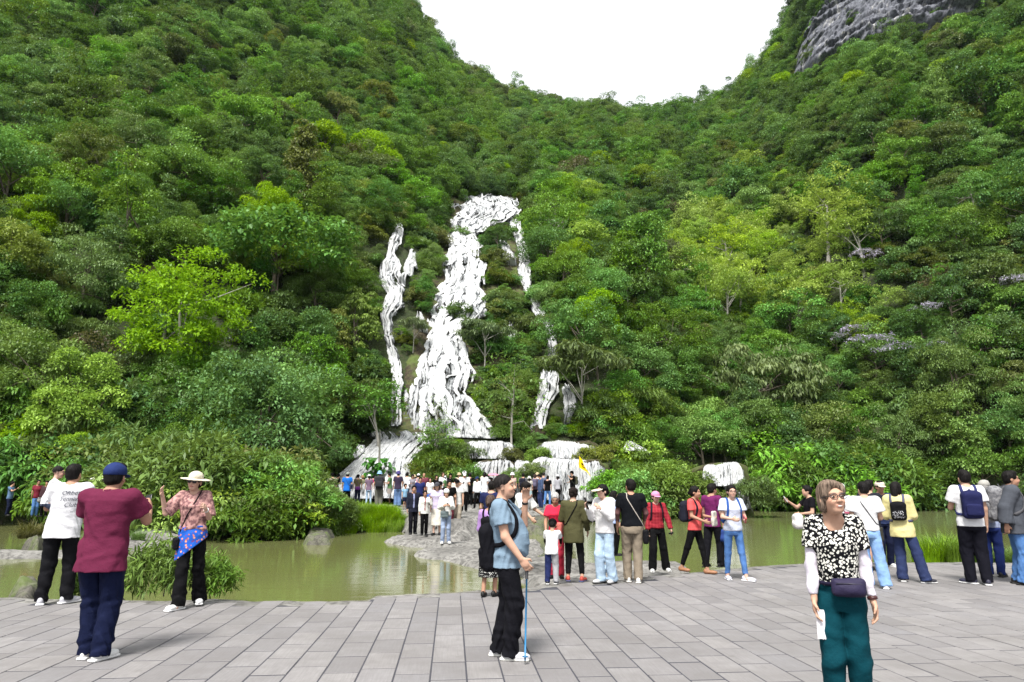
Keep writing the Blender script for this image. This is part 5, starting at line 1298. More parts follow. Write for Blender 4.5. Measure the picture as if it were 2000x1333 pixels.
    zs2 = [zl - .02, .88, .95, 1.05, 1.15, 1.28, 1.38, 1.425, 1.455]
    flare = topt.get('flare', 0.0)
    aa = np.array([.158 + flare, .16 + flare * .8, .160, .140 if f else .150, .146, .158, .156, .115, .066]) * w + ease
    bb = np.array([.112 + flare, .113 + flare * .8, .113, .102, .106, .116, .100, .078, .058]) * (w * .5 + .5) + ease + np.array([0, .2, .6, .9, .8, .3, 0, 0, 0]) * fb
    oo = np.array([0, 0, .005, .01, .012, .012, -.004, -.01, -.012]) + np.array([0, .1, .4, .8, .7, .2, 0, 0, 0]) * fb
    if f: bb[5] += .012; oo[5] += .010
    order = np.argsort(zs2); zs2 = np.array(zs2)[order]; aa, bb, oo = aa[order], bb[order], oo[order]
    if zl < .94:
        lowm = np.clip((.98 - zs2) / .12, 0, 1); aa = np.maximum(aa, lowm * (.182 * w + ease * .7)); bb = np.maximum(bb, lowm * (.136 * (w * .5 + .5) + ease * .7)); oo = oo - .010 * lowm
    T.torso(fr, zs2, aa, bb, oo, .03, zlo=zl, zhi=topt.get('neck', 1.452))
    sl = {'none': 0, 'cap': .28, 'short': .62, 'elbow': .95, 'threeq': 1.45, 'long': 1.97}[sleeve]
    for sd, sg in (('R', 1), ('L', -1)):
        sh, el, wr = J['sh' + sd], J['el' + sd], J['wr' + sd]; ra = .054 * thick + ease
        T.cone(sp((sg * .07, -.012, 1.415)), sh, .042 + ease, .046 * thick + ease, .04)
        if sl > 0:
            wd = topt.get('wide', 0.0)
            if sl <= 1: T.cone(sh, sh + (el - sh) * sl, ra, (.054 - .010 * sl) * thick + ease + .006 + wd, .025, cut=True)
            else:
                T.cone(sh, el, ra, .046 * thick + ease, .025); T.cone(el, el + (wr - el) * (sl - 1), .046 * thick + ease, .032 * thick + ease * .8 + wd, .02, cut=True)
    if topt.get('hood'): T.ell(sp((0, -.07, 1.43)), (.10, .06, .05), None, .03)
    if topt.get('collar'):
        T.cone(sp((0, -.012, 1.43)), sp((0, -.008, 1.475)), .072, .062, .01, cut=True)
    # collar opening in front
    nd = topt.get('vneck', .0)
    T.ell(sp((0, .075, 1.485 - nd * .5)), (.062 + nd * .3, .07, .062 + nd), None, .012, True)
    T.cone(nk + [0, -.012, -.01], hm(0, -.012, -.05), .060 * (.9 if f else 1.03), .056, .01, sub=True)
    wrk = {0: .0062, 1: .0038, 2: .002, 3: 0.0}[lod]
    V, Q = T.mesh('top', hres, None, wrk, seed); parts.append((topt.get('name', 'shirt'), V, Q, m_cloth(tcol, topt.get('pat'), .85, topt.get('col2'), topt.get('sc', 1.0)), None))
    if topt.get('cuff') is not None:       # undersleeves or contrasting sleeves
        for sd in 'RL':
         U = Field(); U.cone(J['sh' + sd] + (J['el' + sd] - J['sh' + sd]) * .3, J['el' + sd], .050 * thick + .006, .043 * thick + .006, .02); U.cone(J['el' + sd], J['el' + sd] + (J['wr' + sd] - J['el' + sd]) * topt.get('cufflen', .95), .043 * thick + .006, .030 * thick + .006, .02, cut=True)
         V, Q = U.mesh('undersleeve', hres, None, wrk, seed + 3); parts.append(('undersleeve', V, Q, m_cloth(topt['cuff']), None))
    if topt.get('open') is not None:       # open jacket: a panel of the shirt below shows in front
        U = Field(); U.torso(fr, zs2, aa * .55, bb + .004, oo, .03, zlo=.90, zhi=1.43); U.cuts.append(lambda x, y, z: -y + .03)
        V, Q = U.mesh('shirt', hres, None, 0, seed); parts.append(('undershirt', V, Q, m_cloth(topt['open']), None))
    bcol, bk = bottom[0], bottom[1]; bo = dict(bottom[2]) if len(bottom) > 2 else {}
    Bm = Field(); rk = {'slim': (.088, .064, .046), 'straight': (.096, .078, .066), 'wide': (.100, .092, .096), 'flare': (.092, .076, .094), 'baggy': (.108, .092, .072), 'shorts': (.105, .092, .0), 'skirt': (0, 0, 0), 'midi': (0, 0, 0)}[bk]
    Bm.torso(fr, [.78, .86, .95, 1.04], np.array([.150, .166, .160, .138]) * w + .006, np.array([.110, .124, .118, .100]) * (w * .5 + .5) + .006, [-.012, -.014, -.004, .004], .03, zlo=.80, zhi=bo.get('waist', 1.02) if zl > .94 else max(zl + .05, .87))
    if zl < .94: Bm.cuts.append(lambda x, y, z: z - max(zl + .012, .60))
    if bk in ('skirt', 'midi'):
        z0 = .50 if bk == 'skirt' else bo.get('to', .30); Bm.torso(fr, [z0, .6, .85, .98], np.array([.215, .20, .172, .145]) * w, np.array([.17, .155, .126, .108]), [0, 0, -.005, 0], .03, zlo=z0, zhi=1.0)
    else:
        for sd, sg in (('R', 1), ('L', -1)):
            hp, kn, an = J['hp' + sd] + [0, -.004, .0], J['kn' + sd], J['an' + sd].copy(); e0 = bo.get('up', 0.0)
            if bk == 'shorts': Bm.cone(hp, hp + (kn - hp) * .85, rk[0] * w, rk[1] * w, .03, cut=True); continue
            an2 = an + (kn - an) / np.linalg.norm(kn - an) * e0 + np.array([0, -.005, -.045 if e0 == 0 else 0])
            Bm.cone(hp, kn, rk[0] * w, rk[1] * w, .012); Bm.cone(kn, an2, rk[1] * w, rk[2] * w, .02, cut=True)
    V, Q = Bm.mesh('bottom', hres, None, wrk * 1.25, seed + 1, True); parts.append(({'skirt': 'skirt', 'midi': 'skirt', 'shorts': 'shorts'}.get(bk, 'trousers'), V, Q, m_cloth(bcol, bo.get('pat'), .85, bo.get('col2'), bo.get('sc', 1.0)), None))
    V, Q = B.mesh('body', hres, None)
    skc = np.tile(np.array(skin), (len(V), 1)); hl = (V - HC) @ HR / hs_
    def paint(c, r_, colr, a=1.0):
        dd = np.sqrt((((hl - c) / r_) ** 2).sum(1)); k_ = np.clip((1.25 - dd) / .4, 0, 1)[:, None] * a; skc[:] = skc * (1 - k_) + np.array(colr) * k_
    if lod >= 1:
        for sg in (1, -1): paint((sg * .031, .092, .006), (.016, .03, .006 if lod == 1 else .009), (.03, .02, .018), .85)
    for sg in (1, -1): paint((sg * .032, .092, .030), (.022, .03, .0055), tuple(v * .6 for v in hcol) if max(hcol) < .2 else (.2, .17, .15), .75)
    paint((0, .095, -.062), (.024, .03, .010), (.36, .11, .10) if f else (.34, .15, .12), .8)
    if hair == 'buzz':
        for sg in (1, -1): paint((sg * .075, -.04, .020), (.035, .055, .042), (.035, .026, .023), .92)
        paint((0, -.10, -.005), (.07, .05, .058), (.035, .026, .023), .92)
    for sg in (1, -1): paint((sg * .042, .075, -.03), (.025, .04, .025), (skin[0] * 1.02, skin[1] * .82, skin[2] * .78), .4)
    me = mesh_np('body', V, Q, M_SKIN); col_attr(me, 'skin', skc); body = obj('body', me, root)
    # ---------------- eyes, glasses
    if lod == 0:
        for sg in (1, -1):
            E = Field(); E.ell(hm(sg * .031, .087, .006), er(.0125, .0095, .0062), HR, .002); V, Q = E.mesh('eye', .0035, None); parts.append(('eye', V, Q, m_plain((.30, .27, .24), .25), None))
            E = Field(); E.ell(hm(sg * .031, .0955, .0055), er(.0058, .003, .0062), HR, .002); V, Q = E.mesh('iris', .0022, None); parts.append(('iris', V, Q, m_plain((.012, .008, .006), .2), None))
    # ---------------- hair
    hr = Field(); HB = .009 if hair not in ('buzz', 'bald') else .002
    if hair == 'buzz':      # cropped top, shaved sides
        h2 = Field(); h2.ell(hm(0, -.012, .038), er(.0800, .0985, .0915), HR, .02); h2.ell(hm(0, .125, -.02), er(.075, .085, .098), HR, .010, True); h2.ell(hm(0, .03, -.075), er(.16, .24, .098), HR @ rotm(0, 10, 0), .010, True)
        V, Q = h2.mesh('hair', min(hres, .012), None, .002, seed); parts.append(('hair', V, Q, m_hair((.012, .010, .010)), None))
    elif hair != 'bald':
        hr.ell(hm(0, -.016, .040), er(.080 + HB, .098 + HB, .090 + HB), HR, .02)
        if hair in ('short', 'buzz'): hr.ell(hm(0, -.045, -.02), er(.074 + HB * .4, .068, .060), HR, .03)
        if hair == 'short': hr.ell(hm(.01, .035, .105), er(.06, .05, .03), HR, .03)
        if hair in ('bob', 'long', 'tail', 'bun'): hr.ell(hm(0, -.045, -.02), er(.082, .072, .075), HR, .03)
        if hair == 'bob':
            hr.ell(hm(.070, -.030, -.030), er(.024, .046, .062), HR, .02); hr.ell(hm(-.070, -.030, -.030), er(.024, .046, .062), HR, .02); hr.ell(hm(0, -.066, -.035), er(.074, .042, .064), HR, .03); hr.ell(hm(.020, .050, .100), er(.060, .042, .024), HR, .03); hr.ell(hm(-.062, .045, .055), er(.022, .035, .045), HR, .03); hr.ell(hm(.066, .040, .050), er(.020, .032, .045), HR, .03)
        if hair == 'curly':
            rg_ = np.random.default_rng(seed)
            for v in rdirs(rg_, 26):
                if v[1] < .55 or v[2] > .5: hr.ell(hm(v[0] * .085, v[1] * .1 - .02, v[2] * .085 + .03), er(.03, .03, .03), HR, .015)
        if hair == 'long':
            hr.cone(hm(0, -.085, 0), hm(0, -.105, -.28), .062, .045, .03); hr.ell(hm(.07, -.02, -.06), er(.025, .045, .10), HR, .02); hr.ell(hm(-.07, -.02, -.06), er(.025, .045, .10), HR, .02)
        if hair == 'tail': hr.cone(hm(0, -.115, .02), hm(0, -.16, -.20), .036, .018, .02)
        if hair == 'bun': hr.ell(hm(0, -.125, -.01), er(.042, .036, .042), HR, .015)
        if hair == 'bob': hr.ell(hm(0, .05, -.13), er(.07, .09, .07), HR, .015, True)
        # face and ears stay free
        fz = .012 if hair not in ('bob', 'long') else .020
        hr.ell(hm(0, .118, -.042 + fz), er(.068 if hair != 'bob' else .066, .088, .106), HR, .012, True)
        if hair in ('short', 'buzz', 'bun', 'tail', 'curly'):
            for sg in (1, -1): hr.ell(hm(sg * .09, .012, -.045), er(.030, .045, .055), HR, .015, True)
            hr.ell(hm(0, -.05, -.135), er(.09, .08, .055), HR, .02, True)
        V, Q = hr.mesh('hair', min(hres, .014) if lod < 3 else hres * .75, None, .0042 if lod < 3 else 0, seed); parts.append(('hair', V, Q, m_hair(hcol), None))
    # ---------------- hats
    if hat:
        hk = hat[0] if isinstance(hat, tuple) else hat; hc = hat[1] if isinstance(hat, tuple) else (.8, .8, .78); hc2 = hat[2] if isinstance(hat, tuple) and len(hat) > 2 else hc
        H_ = Field(); X = .5 * hres if lod < 3 else 0
        if hk in ('cap', 'capback'):
            sgn = 1 if hk == 'cap' else -1
            H_.ell(hm(0, -.012, .048), er(.097, .115, .092), HR, .01); H_.ell(hm(0, -.02, -.035), er(.2, .2, .062), HR, .006, True)
            V, Q = H_.mesh('crown', min(hres, .015), None); parts.append(('hat', V, Q, m_cloth(hc), None))
            Bq = Field(); Bq.ell(hm(0, sgn * .115, .018 if sgn > 0 else .03), er(.078, .085, .010), HR @ rotm(0, -12 * sgn, 0), .004); V, Q = Bq.mesh('brim', min(hres, .008 if lod < 2 else .012), None); parts.append(('brim', V, Q, m_cloth(hc2), 'hat'))
        elif hk == 'bucket':
            H_.ell(hm(0, -.010, .055), er(.095, .112, .080), HR, .01); H_.cone(hm(0, -.01, .055), hm(0, -.005, .005), .108, .150, .012, cut=True); H_.ell(hm(0, -.01, -.055), er(.3, .3, .058), HR, .004, True)
            V, Q = H_.mesh('hat', min(hres, .015), None); parts.append(('hat', V, Q, m_cloth(hc), None))
        elif hk == 'sun':
            H_.ell(hm(0, -.012, .065), er(.092, .108, .080), HR, .01); H_.ell(hm(0, -.02, -.02), er(.2, .2, .055), HR, .006, True)
            V, Q = H_.mesh('hat', min(hres, .015), None); parts.append(('hat', V, Q, m_cloth(hc, 'knit', .8, tuple(v * .85 for v in hc)), None))
            Bq = Field(); Bq.ell(hm(0, -.005, .034), er(.190, .200, .014), HR @ rotm(0, -4, 0), .004); V, Q = Bq.mesh('brim', min(hres, .010 if lod < 2 else .014), None, .003, seed); parts.append(('brim', V, Q, m_cloth(hc2, 'knit', .8, tuple(v * .85 for v in hc2)), 'hat'))
        elif hk == 'beanie':
            H_.ell(hm(0, -.018, .052), er(.098, .116, .094), HR, .01); H_.ell(hm(0, .03, -.062), er(.2, .2, .095), HR @ rotm(0, 8, 0), .006, True)
            V, Q = H_.mesh('hat', min(hres, .015), None, .002, seed); parts.append(('hat', V, Q, m_cloth(hc), None))
        elif hk == 'visor':
            H_.cone(hm(0, -.012, .040), hm(0, -.012, .075), .108, .102, .004, cut=True, cut0=True); H_.ell(hm(0, -.016, .05), er(.092, .108, .2), HR, .003, True); V, Q = H_.mesh('hat', min(hres, .010), None); parts.append(('hat', V, Q, m_cloth(hc), None))
            Bq = Field(); Bq.ell(hm(0, .120, .022), er(.115, .110, .010), HR @ rotm(0, -16, 0), .004); V, Q = Bq.mesh('brim', min(hres, .008 if lod < 2 else .012), None); parts.append(('brim', V, Q, m_cloth(hc2), 'hat'))
    # ---------------- shoes
    sc_, so = (shoes[0], shoes[1]) if isinstance(shoes[0], tuple) else (shoes, None)
    for i, (sd, sg) in enumerate((('R', 1), ('L', -1))):
        an = J['an' + sd]; ta_ = R(feet[i]) * sg; fw = np.array([math.sin(ta_), math.cos(ta_), 0]); pt = R(J['pt' + sd]); fw = fw * math.cos(pt) + np.array([0, 0, math.sin(pt)])
        up = np.array([0, 0, 1.]) * math.cos(pt) - unit(np.array([math.sin(ta_), math.cos(ta_), 0])) * math.sin(pt); rt = np.cross(fw, up); RM = np.stack([rt, fw, up], 1); o = an - up * .085
        S_ = Field(); S_.ell(o + fw * .055 + up * .040, (.044, .135, .036), RM, .02); S_.ell(o - fw * .035 + up * .055, (.038, .048, .052), RM, .02); S_.ell(o + fw * .115 + up * .034, (.045, .072, .030), RM, .02)
        S_.add((lambda o=o, up=up: (lambda x, y, z_: -((x - o[0]) * up[0] + (y - o[1]) * up[1] + (z_ - o[2]) * up[2]) + .004))(), o + 5, o + 5) if False else None
        S_.cuts.append((lambda o=o, up=up: (lambda x, y, z_: -((x - o[0]) * up[0] + (y - o[1]) * up[1] + (z_ - o[2]) * up[2]) + .002))())
        V, Q = S_.mesh('shoe', min(hres, .011) if near else hres, None); parts.append(('shoe', V, Q, m_plain(sc_, .6), None))
        if so is not None and lod < 3:
            W_ = Field(); W_.box(o + fw * .045 + up * .014, (.047, .140, .0135), .012, RM); V, Q = W_.mesh('sole', .009 if lod == 0 else .014, None); parts.append(('sole', V, Q, m_plain(so, .7), 'shoe'))
    objs = {'body': body}
    for nm, V, Q, mt, par in parts:
        o = obj(nm, mesh_np(nm, V, Q, mt), objs.get(par, root) if par else root); objs[nm] = o
    ctx = dict(root=root, J=J, T=T, Bm=Bm, sp=sp, hm=hm, HR=HR, hres=hres, lod=lod, objs=objs, s=s, hs=hs_, fr=fr, er=er, hv=hv)
    for it in items:
        fn, kw = (it, {}) if not isinstance(it, tuple) else (it[0], it[1] if len(it) > 1 else {})
        globals()['it_' + fn](ctx, **kw)
    return ctx
# ---------------- things people wear (parts) and carry
def add_part(ctx, name, Fd, mat, parent=None, res=None, wr=0.0):
    V, Q = Fd.mesh(name, res or max(ctx['hres'], .006), None, wr, 3); o = obj(name, mesh_np(name, V, Q, mat), parent or ctx['root']); ctx['objs'][name] = o; return o
def add_thing(ctx, name, Fd, mat, label, cat, res=None):
    """something held or worn that could be taken away: its own top-level object, same frame as the wearer"""
    V, Q = Fd.mesh(name, res or max(ctx['hres'], .006), None, 0, 3); o = obj(name, mesh_np(name, V, Q, mat)); r = ctx['root']
    o.location = r.location; o.rotation_euler = r.rotation_euler; o.scale = r.scale; tag(o, label, cat); return o
def surf(ctx, pts, off=.006, F=None):
    """push points out to the surface of the clothes"""
    P = np.array(pts, float); Fs = F or [ctx['T'], ctx['Bm']]
    for _ in range(10):
        d = np.min([q.eval_pts(P) for q in Fs], 0); e = 1e-3
        g = np.stack([np.min([q.eval_pts(P + np.eye(3)[i] * e) for q in Fs], 0) - d for i in range(3)], 1) / e
        P = P + unit(g) * (off - d)[:, None] * .8
    return P, unit(g)
def strap(ctx, name, pts, w, mat, th=.004, parent=None, n=26):
    pts = np.array(pts, float); k = np.linspace(0, 1, len(pts)); kk = np.linspace(0, 1, n); P = np.stack([np.interp(kk, k, pts[:, i]) for i in range(3)], 1)
    P, g = surf(ctx, P, .004); P[1:-1] = (P[:-2] + 2 * P[1:-1] + P[2:]) / 4
    V, Q = strip(P, w, th, g); o = obj(name, mesh_np(name, V, Q, mat), parent or ctx['root']); return o
def it_backpack(ctx, col=(.012, .013, .022), w=.155, h=.22, d=.085, z=1.20, label=None, pat=None, col2=None, strapc=None, own=True, drop=0.0, dots=None):
    sp = ctx['sp']; c = sp((0, -.105 - d * .92, z - drop)); mat = m_cloth(col, pat, .8, col2); m2 = m_cloth(strapc or tuple(v * .8 for v in col))
    r = ctx['root']; lean = math.atan2(sp((0, 0, 1.4))[1] - sp((0, 0, 1.0))[1], .4); RM = np.array(Matrix.Rotation(-lean, 3, 'X'))
    root = empty('backpack', r.location); root.rotation_euler = r.rotation_euler; root.scale = r.scale; tag(root, label or 'backpack', 'backpack')
    def rel(v): return c + RM @ np.array(v, float)
    F_ = Field(); F_.box(c, (w, d, h), .06, RM, .02); F_.ell(rel((0, .0, h * .75)), (w * .9, d * .95, h * .38), RM, .05); add_part(ctx, 'bag', F_, mat, root, None, .003)
    F_ = Field(); F_.box(rel((0, -d * .75, -h * .35)), (w * .8, d * .6, h * .48), .04, RM, .02); add_part(ctx, 'pocket', F_, m_cloth(dots or col, 'dots' if dots else pat, .8, (.45, .45, .47) if dots else col2), root)
    F_ = Field(); hp = [rel((-.035, d * .7, h * 1.06)), rel((0, d * .6, h * 1.2)), rel((.035, d * .7, h * 1.06))]; F_.cone(hp[0], hp[1], .008, .008, .01); F_.cone(hp[1], hp[2], .008, .008, .01); add_part(ctx, 'handle', F_, m2, root, .009)
    for sg in (1, -1):
        a = [sp((sg * .085, -.12, 1.33)), sp((sg * .095, -.05, 1.47)), sp((sg * .10, .05, 1.45)), sp((sg * .115, .12, 1.30)), sp((sg * .135, .10, 1.14)), sp((sg * .15, -.02, 1.04)), sp((sg * .13, -.12, 1.04))]
        strap(ctx, 'strap', a, .042, m2, .008, root)
def it_crossbody(ctx, col=(.02, .02, .025), side=1, size=(.10, .035, .075), z=.92, y=.09, x=.13, strapc=None, label='small shoulder bag', w=.014, front=True, kind='bag', pat=None):
    """side: 1 = bag on the person's right hip"""
    sp = ctx['sp']; r = ctx['root']; root = empty('shoulder_bag', r.location); root.rotation_euler = r.rotation_euler; root.scale = r.scale; tag(root, label, 'bag')
    c = sp((side * x, y, z)); P, g = surf(ctx, [c], size[1] * .9); c = P[0]; g = unit(np.array([g[0][0], g[0][1], 0])); RM = np.stack([np.cross(g, [0, 0, 1.]), g, [0, 0, 1.]], 1)
    F_ = Field(); F_.box(c, size, min(size) * .6, RM, .01); add_part(ctx, 'bag', F_, m_cloth(col, pat, .55), root, None, .002)
    F_ = Field(); F_.box(c + g * size[1] * .6 + [0, 0, size[2] * .25], (size[0] * .96, size[1] * .5, size[2] * .55), min(size) * .4, RM, .01); add_part(ctx, 'flap', F_, m_cloth(tuple(v * .8 for v in col), None, .5), root)
    m2 = m_cloth(strapc or col, None, .6)
    a = [c + [0, 0, size[2]], sp((side * .08, .13, 1.10)), sp((-side * .02, .13, 1.28)), sp((-side * .085, .07, 1.43)), sp((-side * .09, -.02, 1.465)), sp((-side * .07, -.10, 1.38)), sp((side * .03, -.13, 1.2)), sp((side * .14, -.08, 1.02)), c + [0, 0, size[2] * .9] + np.cross(g, [0, 0, 1.]) * .0]
    strap(ctx, 'strap', a, w, m2, .004, root, 40)
def it_phone(ctx, hand='R', label='black smartphone held in the hand', col=(.012, .012, .014), up=.5, size=(.037, .005, .075)):
    J = ctx['J']; c = J['ha' + hand]; fd = J['fd' + hand]; n_ = unit(np.array([0, 1, .0]) * .6 + np.array([0, 0, .5])); z_ = unit(np.array([0, .3, 1.]) * up + fd * .5); x_ = unit(np.cross(n_, z_)); n_ = np.cross(z_, x_)
    F_ = Field(); F_.box(c + z_ * .02, size, .004, np.stack([x_, n_, z_], 1)); add_thing(ctx, 'smartphone', F_, m_plain(col, .3), label, 'phone', .006 if ctx['lod'] < 3 else .01)
def it_earphone(ctx, hand='R', label='phone'):
    J = ctx['J']; sg = 1 if hand == 'R' else -1; c = ctx['hm'](sg * .078, .055, -.045); a, b = ctx['hm'](sg * .095, -.01, .02), ctx['hm'](sg * .075, .085, -.075); z_ = unit(a - b); x_ = unit(np.cross(z_, ctx['hv']((sg, .4, 0)))); n_ = np.cross(z_, x_)
    F_ = Field(); F_.box((a + b) / 2 + ctx['hv']((sg, 0, 0)) * .014, (.036, .005, .072), .004, np.stack([x_, n_, z_], 1)); add_thing(ctx, 'smartphone', F_, m_plain((.012, .012, .014), .3), label, 'phone')
def it_tote(ctx, hand='R', col=(.8, .78, .75), size=(.13, .05, .16), drop=.2, label='bag', name='tote_bag', at=None, pat=None, col2=None):
    J = ctx['J']; c = (J['ha' + hand] if at is None else ctx['sp'](at)) - np.array([0, 0, drop]); r = ctx['root']
    root = empty(name, r.location); root.rotation_euler = r.rotation_euler; root.scale = r.scale; tag(root, label, 'bag')
    F_ = Field(); F_.box(c, size, min(size) * .75, None, .02); F_.ell(c - [0, 0, size[2] * .35], (size[0] * 1.02, size[1] * 1.3, size[2] * .6), None, .03); add_part(ctx, 'bag', F_, m_cloth(col, pat, .6, col2), root, None, .004)
    F_ = Field(); t_ = c + [0, 0, drop]
    for sg in (1, -1): F_.cone(c + [sg * size[0] * .5, 0, size[2] * .8], t_, .008, .008, .005)
    add_part(ctx, 'handle', F_, m_cloth(col), root, .010)
def it_glasses(ctx, label, dark=False, r=.024):
    hm = ctx['hm']; mb = MB(); m = m_plain((.02, .018, .03), .3)
    for sg in (1, -1):
        a = np.linspace(0, 2 * np.pi, 17); pts = np.array([hm(sg * .033 + r * 1.15 * math.cos(t), .110 - .004 * abs(math.cos(t)), .004 + r * .85 * math.sin(t)) for t in a]); mb.tube(pts, .0026 if not dark else .004, 5)
        mb.tube(np.array([hm(sg * .062, .106, .010), hm(sg * .084, .05, .012), hm(sg * .084, -.01, .006)]), .0025, 5)
    mb.tube(np.array([hm(-.010, .112, .008), hm(0, .114, .010), hm(.010, .112, .008)]), .0024, 5)
    o = obj('glasses', mb.mesh('glasses', m)); q = ctx['root']; o.location, o.rotation_euler, o.scale = q.location, q.rotation_euler, q.scale; tag(o, label, 'glasses')
    for sg in (1, -1):
        if dark: F_ = Field(); F_.ell(hm(sg * .033, .110, .004), ctx['er'](r * 1.1, .004, r * .82), ctx['HR'], .003); V, Q = F_.mesh('lens', .0042, None); obj('lens', mesh_np('lens', V, Q, m_plain((.01, .008, .01), .12)), o)
def it_watch(ctx, label, hand='L', col=(.05, .015, .015)):
    J = ctx['J']; fd = J['fd' + hand]; c = J['wr' + hand] - fd * .02; F_ = Field(); F_.cone(c - fd * .011, c + fd * .011, .034, .034, .004, cut=True, cut0=True); add_thing(ctx, 'wristband', F_, m_plain(col, .4), label, 'wristband', .006)
def it_waistpack(ctx, label, col=(.024, .020, .048)):
    r = ctx['root']; root = empty('waist_pouch', r.location); root.rotation_euler = r.rotation_euler; root.scale = r.scale; tag(root, label, 'bag')
    P, g = surf(ctx, [ctx['sp']((-.045, .13, .985))], .02); c = P[0]; F_ = Field(); F_.box(c, (.112, .045, .062), .035, None, .01); F_.ell(c + [0, .02, -.01], (.10, .045, .05), None, .02); o = add_part(ctx, 'pouch', F_, m_cloth(col, None, .55), root, None, .003)
    mb = MB(); mb.tube(np.array([c + [-.085, .046, .028], c + [0, .058, .031], c + [.085, .046, .028]]), .003, 5); obj('zip', mb.mesh('zip', m_plain((.02, .018, .03), .4)), root)
    a = np.linspace(.35, 2 * np.pi + .1, 40); pts = [ctx['sp']((.17 * math.sin(t) - .02, .13 * math.cos(t), 1.0)) for t in a]; strap(ctx, 'belt', pts, .026, m_cloth(tuple(v * .7 for v in col)), .005, root, 50)
def it_scarf(ctx):
    F_ = Field(); fr = ctx['fr']; F_.torso(fr, [.50, .80, .95, 1.05], np.array([.20, .19, .172, .158]), np.array([.16, .15, .135, .125]), [0, 0, 0, .005], .03, zlo=.45, zhi=1.02)
    F_.cuts.append(lambda x, y, z: (.60 + 1.05 * (x * -.75 - y * .15 + .13)) - z + .0 * x if True else 0)
    V, Q = F_.mesh('scarf', ctx['hres'], None, .006, 5); o = obj('waist_scarf', mesh_np('waist_scarf', V, Q, m_cloth((.015, .09, .42), 'scarf', .6, (.55, .16, .05))), ctx['root']); o['label'] = 'blue patterned scarf tied round the waist'
def it_pole(ctx, label, hand='R'):
    J = ctx['J']; r = ctx['root']; t_ = J['ha' + hand]; b = np.array([t_[0] + .02, t_[1] - .02, .012]); root = empty('trekking_pole', r.location); root.rotation_euler = r.rotation_euler; root.scale = r.scale; tag(root, label, 'pole')
    k = lambda u: t_ + (b - t_) * u
    for nm, u0, u1, ra, m in (('grip', -.06, .14, .015, m_plain((.015, .015, .018), .7)), ('shaft', .14, .97, .0085, m_plain((.02, .16, .34), .35)), ('tip', .97, 1.0, .006, m_plain((.1, .1, .1), .4))):
        mb = MB(); mb.tube(np.array([k(u0), k((u0 + u1) / 2), k(u1)]), ra, 8); obj(nm, mb.mesh(nm, m), root)
    mb = MB(); mb.tube(np.array([k(.93), k(.935)]), .028, 12); obj('basket', mb.mesh('basket', m_plain((.02, .14, .30), .4)), root)
def it_backtext(ctx, lines, size=.052, z=1.30, x=.03, col=(.03, .035, .06)):
    """print on the back of a shirt"""
    zz = z
    for txt, sc, xo in lines:
        cu = bpy.data.curves.new('print', 'FONT'); cu.body = txt; cu.size = size * sc; cu.align_x = 'CENTER'; cu.shear = .22; cu.offset = -.0002; cu.resolution_u = 3; t_ = bpy.data.objects.new('print', cu); COL.objects.link(t_)
        bpy.context.view_layer.update(); me = bpy.data.meshes.new_from_object(t_.evaluated_get(bpy.context.evaluated_depsgraph_get())); bpy.data.objects.remove(t_)
        n = len(me.vertices); P = np.zeros(n * 3); me.vertices.foreach_get('co', P); P = P.reshape(-1, 3)
        W = np.stack([(P[:, 0] + xo), np.full(n, -.16), zz + P[:, 1]], 1); q = np.array([ctx['sp'](w) for w in W])
        for _ in range(40):
            d = ctx['T'].eval_pts(q); q[:, 1] += np.where(d > .0075, np.minimum(d - .0065, .01), np.where(d < .0055, -.002, 0))
        me.vertices.foreach_set('co', q.astype(np.float32).ravel()); me.materials.clear(); me.materials.append(m_plain(col, .7)); me.update(); obj('print', me, ctx['objs']['shirt']); zz -= size * sc * 1.02
def it_bow(ctx):
    F_ = Field(); c = ctx['sp']((0, .125, 1.34))
    for sg in (1, -1): F_.ell(c + [sg * .035, 0, .01], (.035, .012, .02), None, .005); F_.cone(c, c + [sg * .03, .0, -.07], .01, .016, .005)
    o = add_part(ctx, 'bow', F_, m_cloth((.6, .02, .03)), None, .012)
def it_umbrella(ctx, label, col=(.8, .8, .78), hand='R'):
    J = ctx['J']; r = ctx['root']; root = empty('umbrella', r.location); root.rotation_euler = r.rotation_euler; root.scale = r.scale; tag(root, label, 'umbrella'); b = J['ha' + hand]; t_ = np.array([b[0] * .5, b[1], 2.0])
    mb = MB(); mb.tube(np.array([b, t_]), .008, 6); obj('shaft', mb.mesh('shaft', m_plain((.3, .3, .3), .4)), root)
    n, m = 24, 6; V = [t_ + np.array([.46 * (j / (m - 1)) * math.cos(i / n * 6.283), .46 * (j / (m - 1)) * math.sin(i / n * 6.283), -.16 * (j / (m - 1)) ** 1.8 + .012 * abs(math.sin(i / n * 6.283 * 4)) * (j / (m - 1))]) for i in range(n) for j in range(m)]
    Fq = [[i * m + j, i * m + j + 1, ((i + 1) % n) * m + j + 1, ((i + 1) % n) * m + j] for i in range(n) for j in range(m - 1)]; o = obj('canopy', mesh_np('canopy', V, Fq, m_cloth(col)), root)
    for i in range(8):
        a = i / 8 * 6.283; mb = MB(); mb.tube(np.array([t_ + [0, 0, -.01], t_ + [.45 * math.cos(a), .45 * math.sin(a), -.165]]), .004, 4); obj('rib', mb.mesh('rib', m_plain((.3, .3, .3), .4)), root)
def it_card(ctx, label, hand='R', col=(.72, .70, .74), size=(.034, .004, .10), drop=.08):
    c = ctx['J']['ha' + hand] - np.array([0, -.01, drop]); root = ctx['root']; F_ = Field(); F_.box(c, size, .005, rotm(20, 5, 3)); add_thing(ctx, 'phone_case', F_, m_plain(col, .25), label, 'phone case', .006)
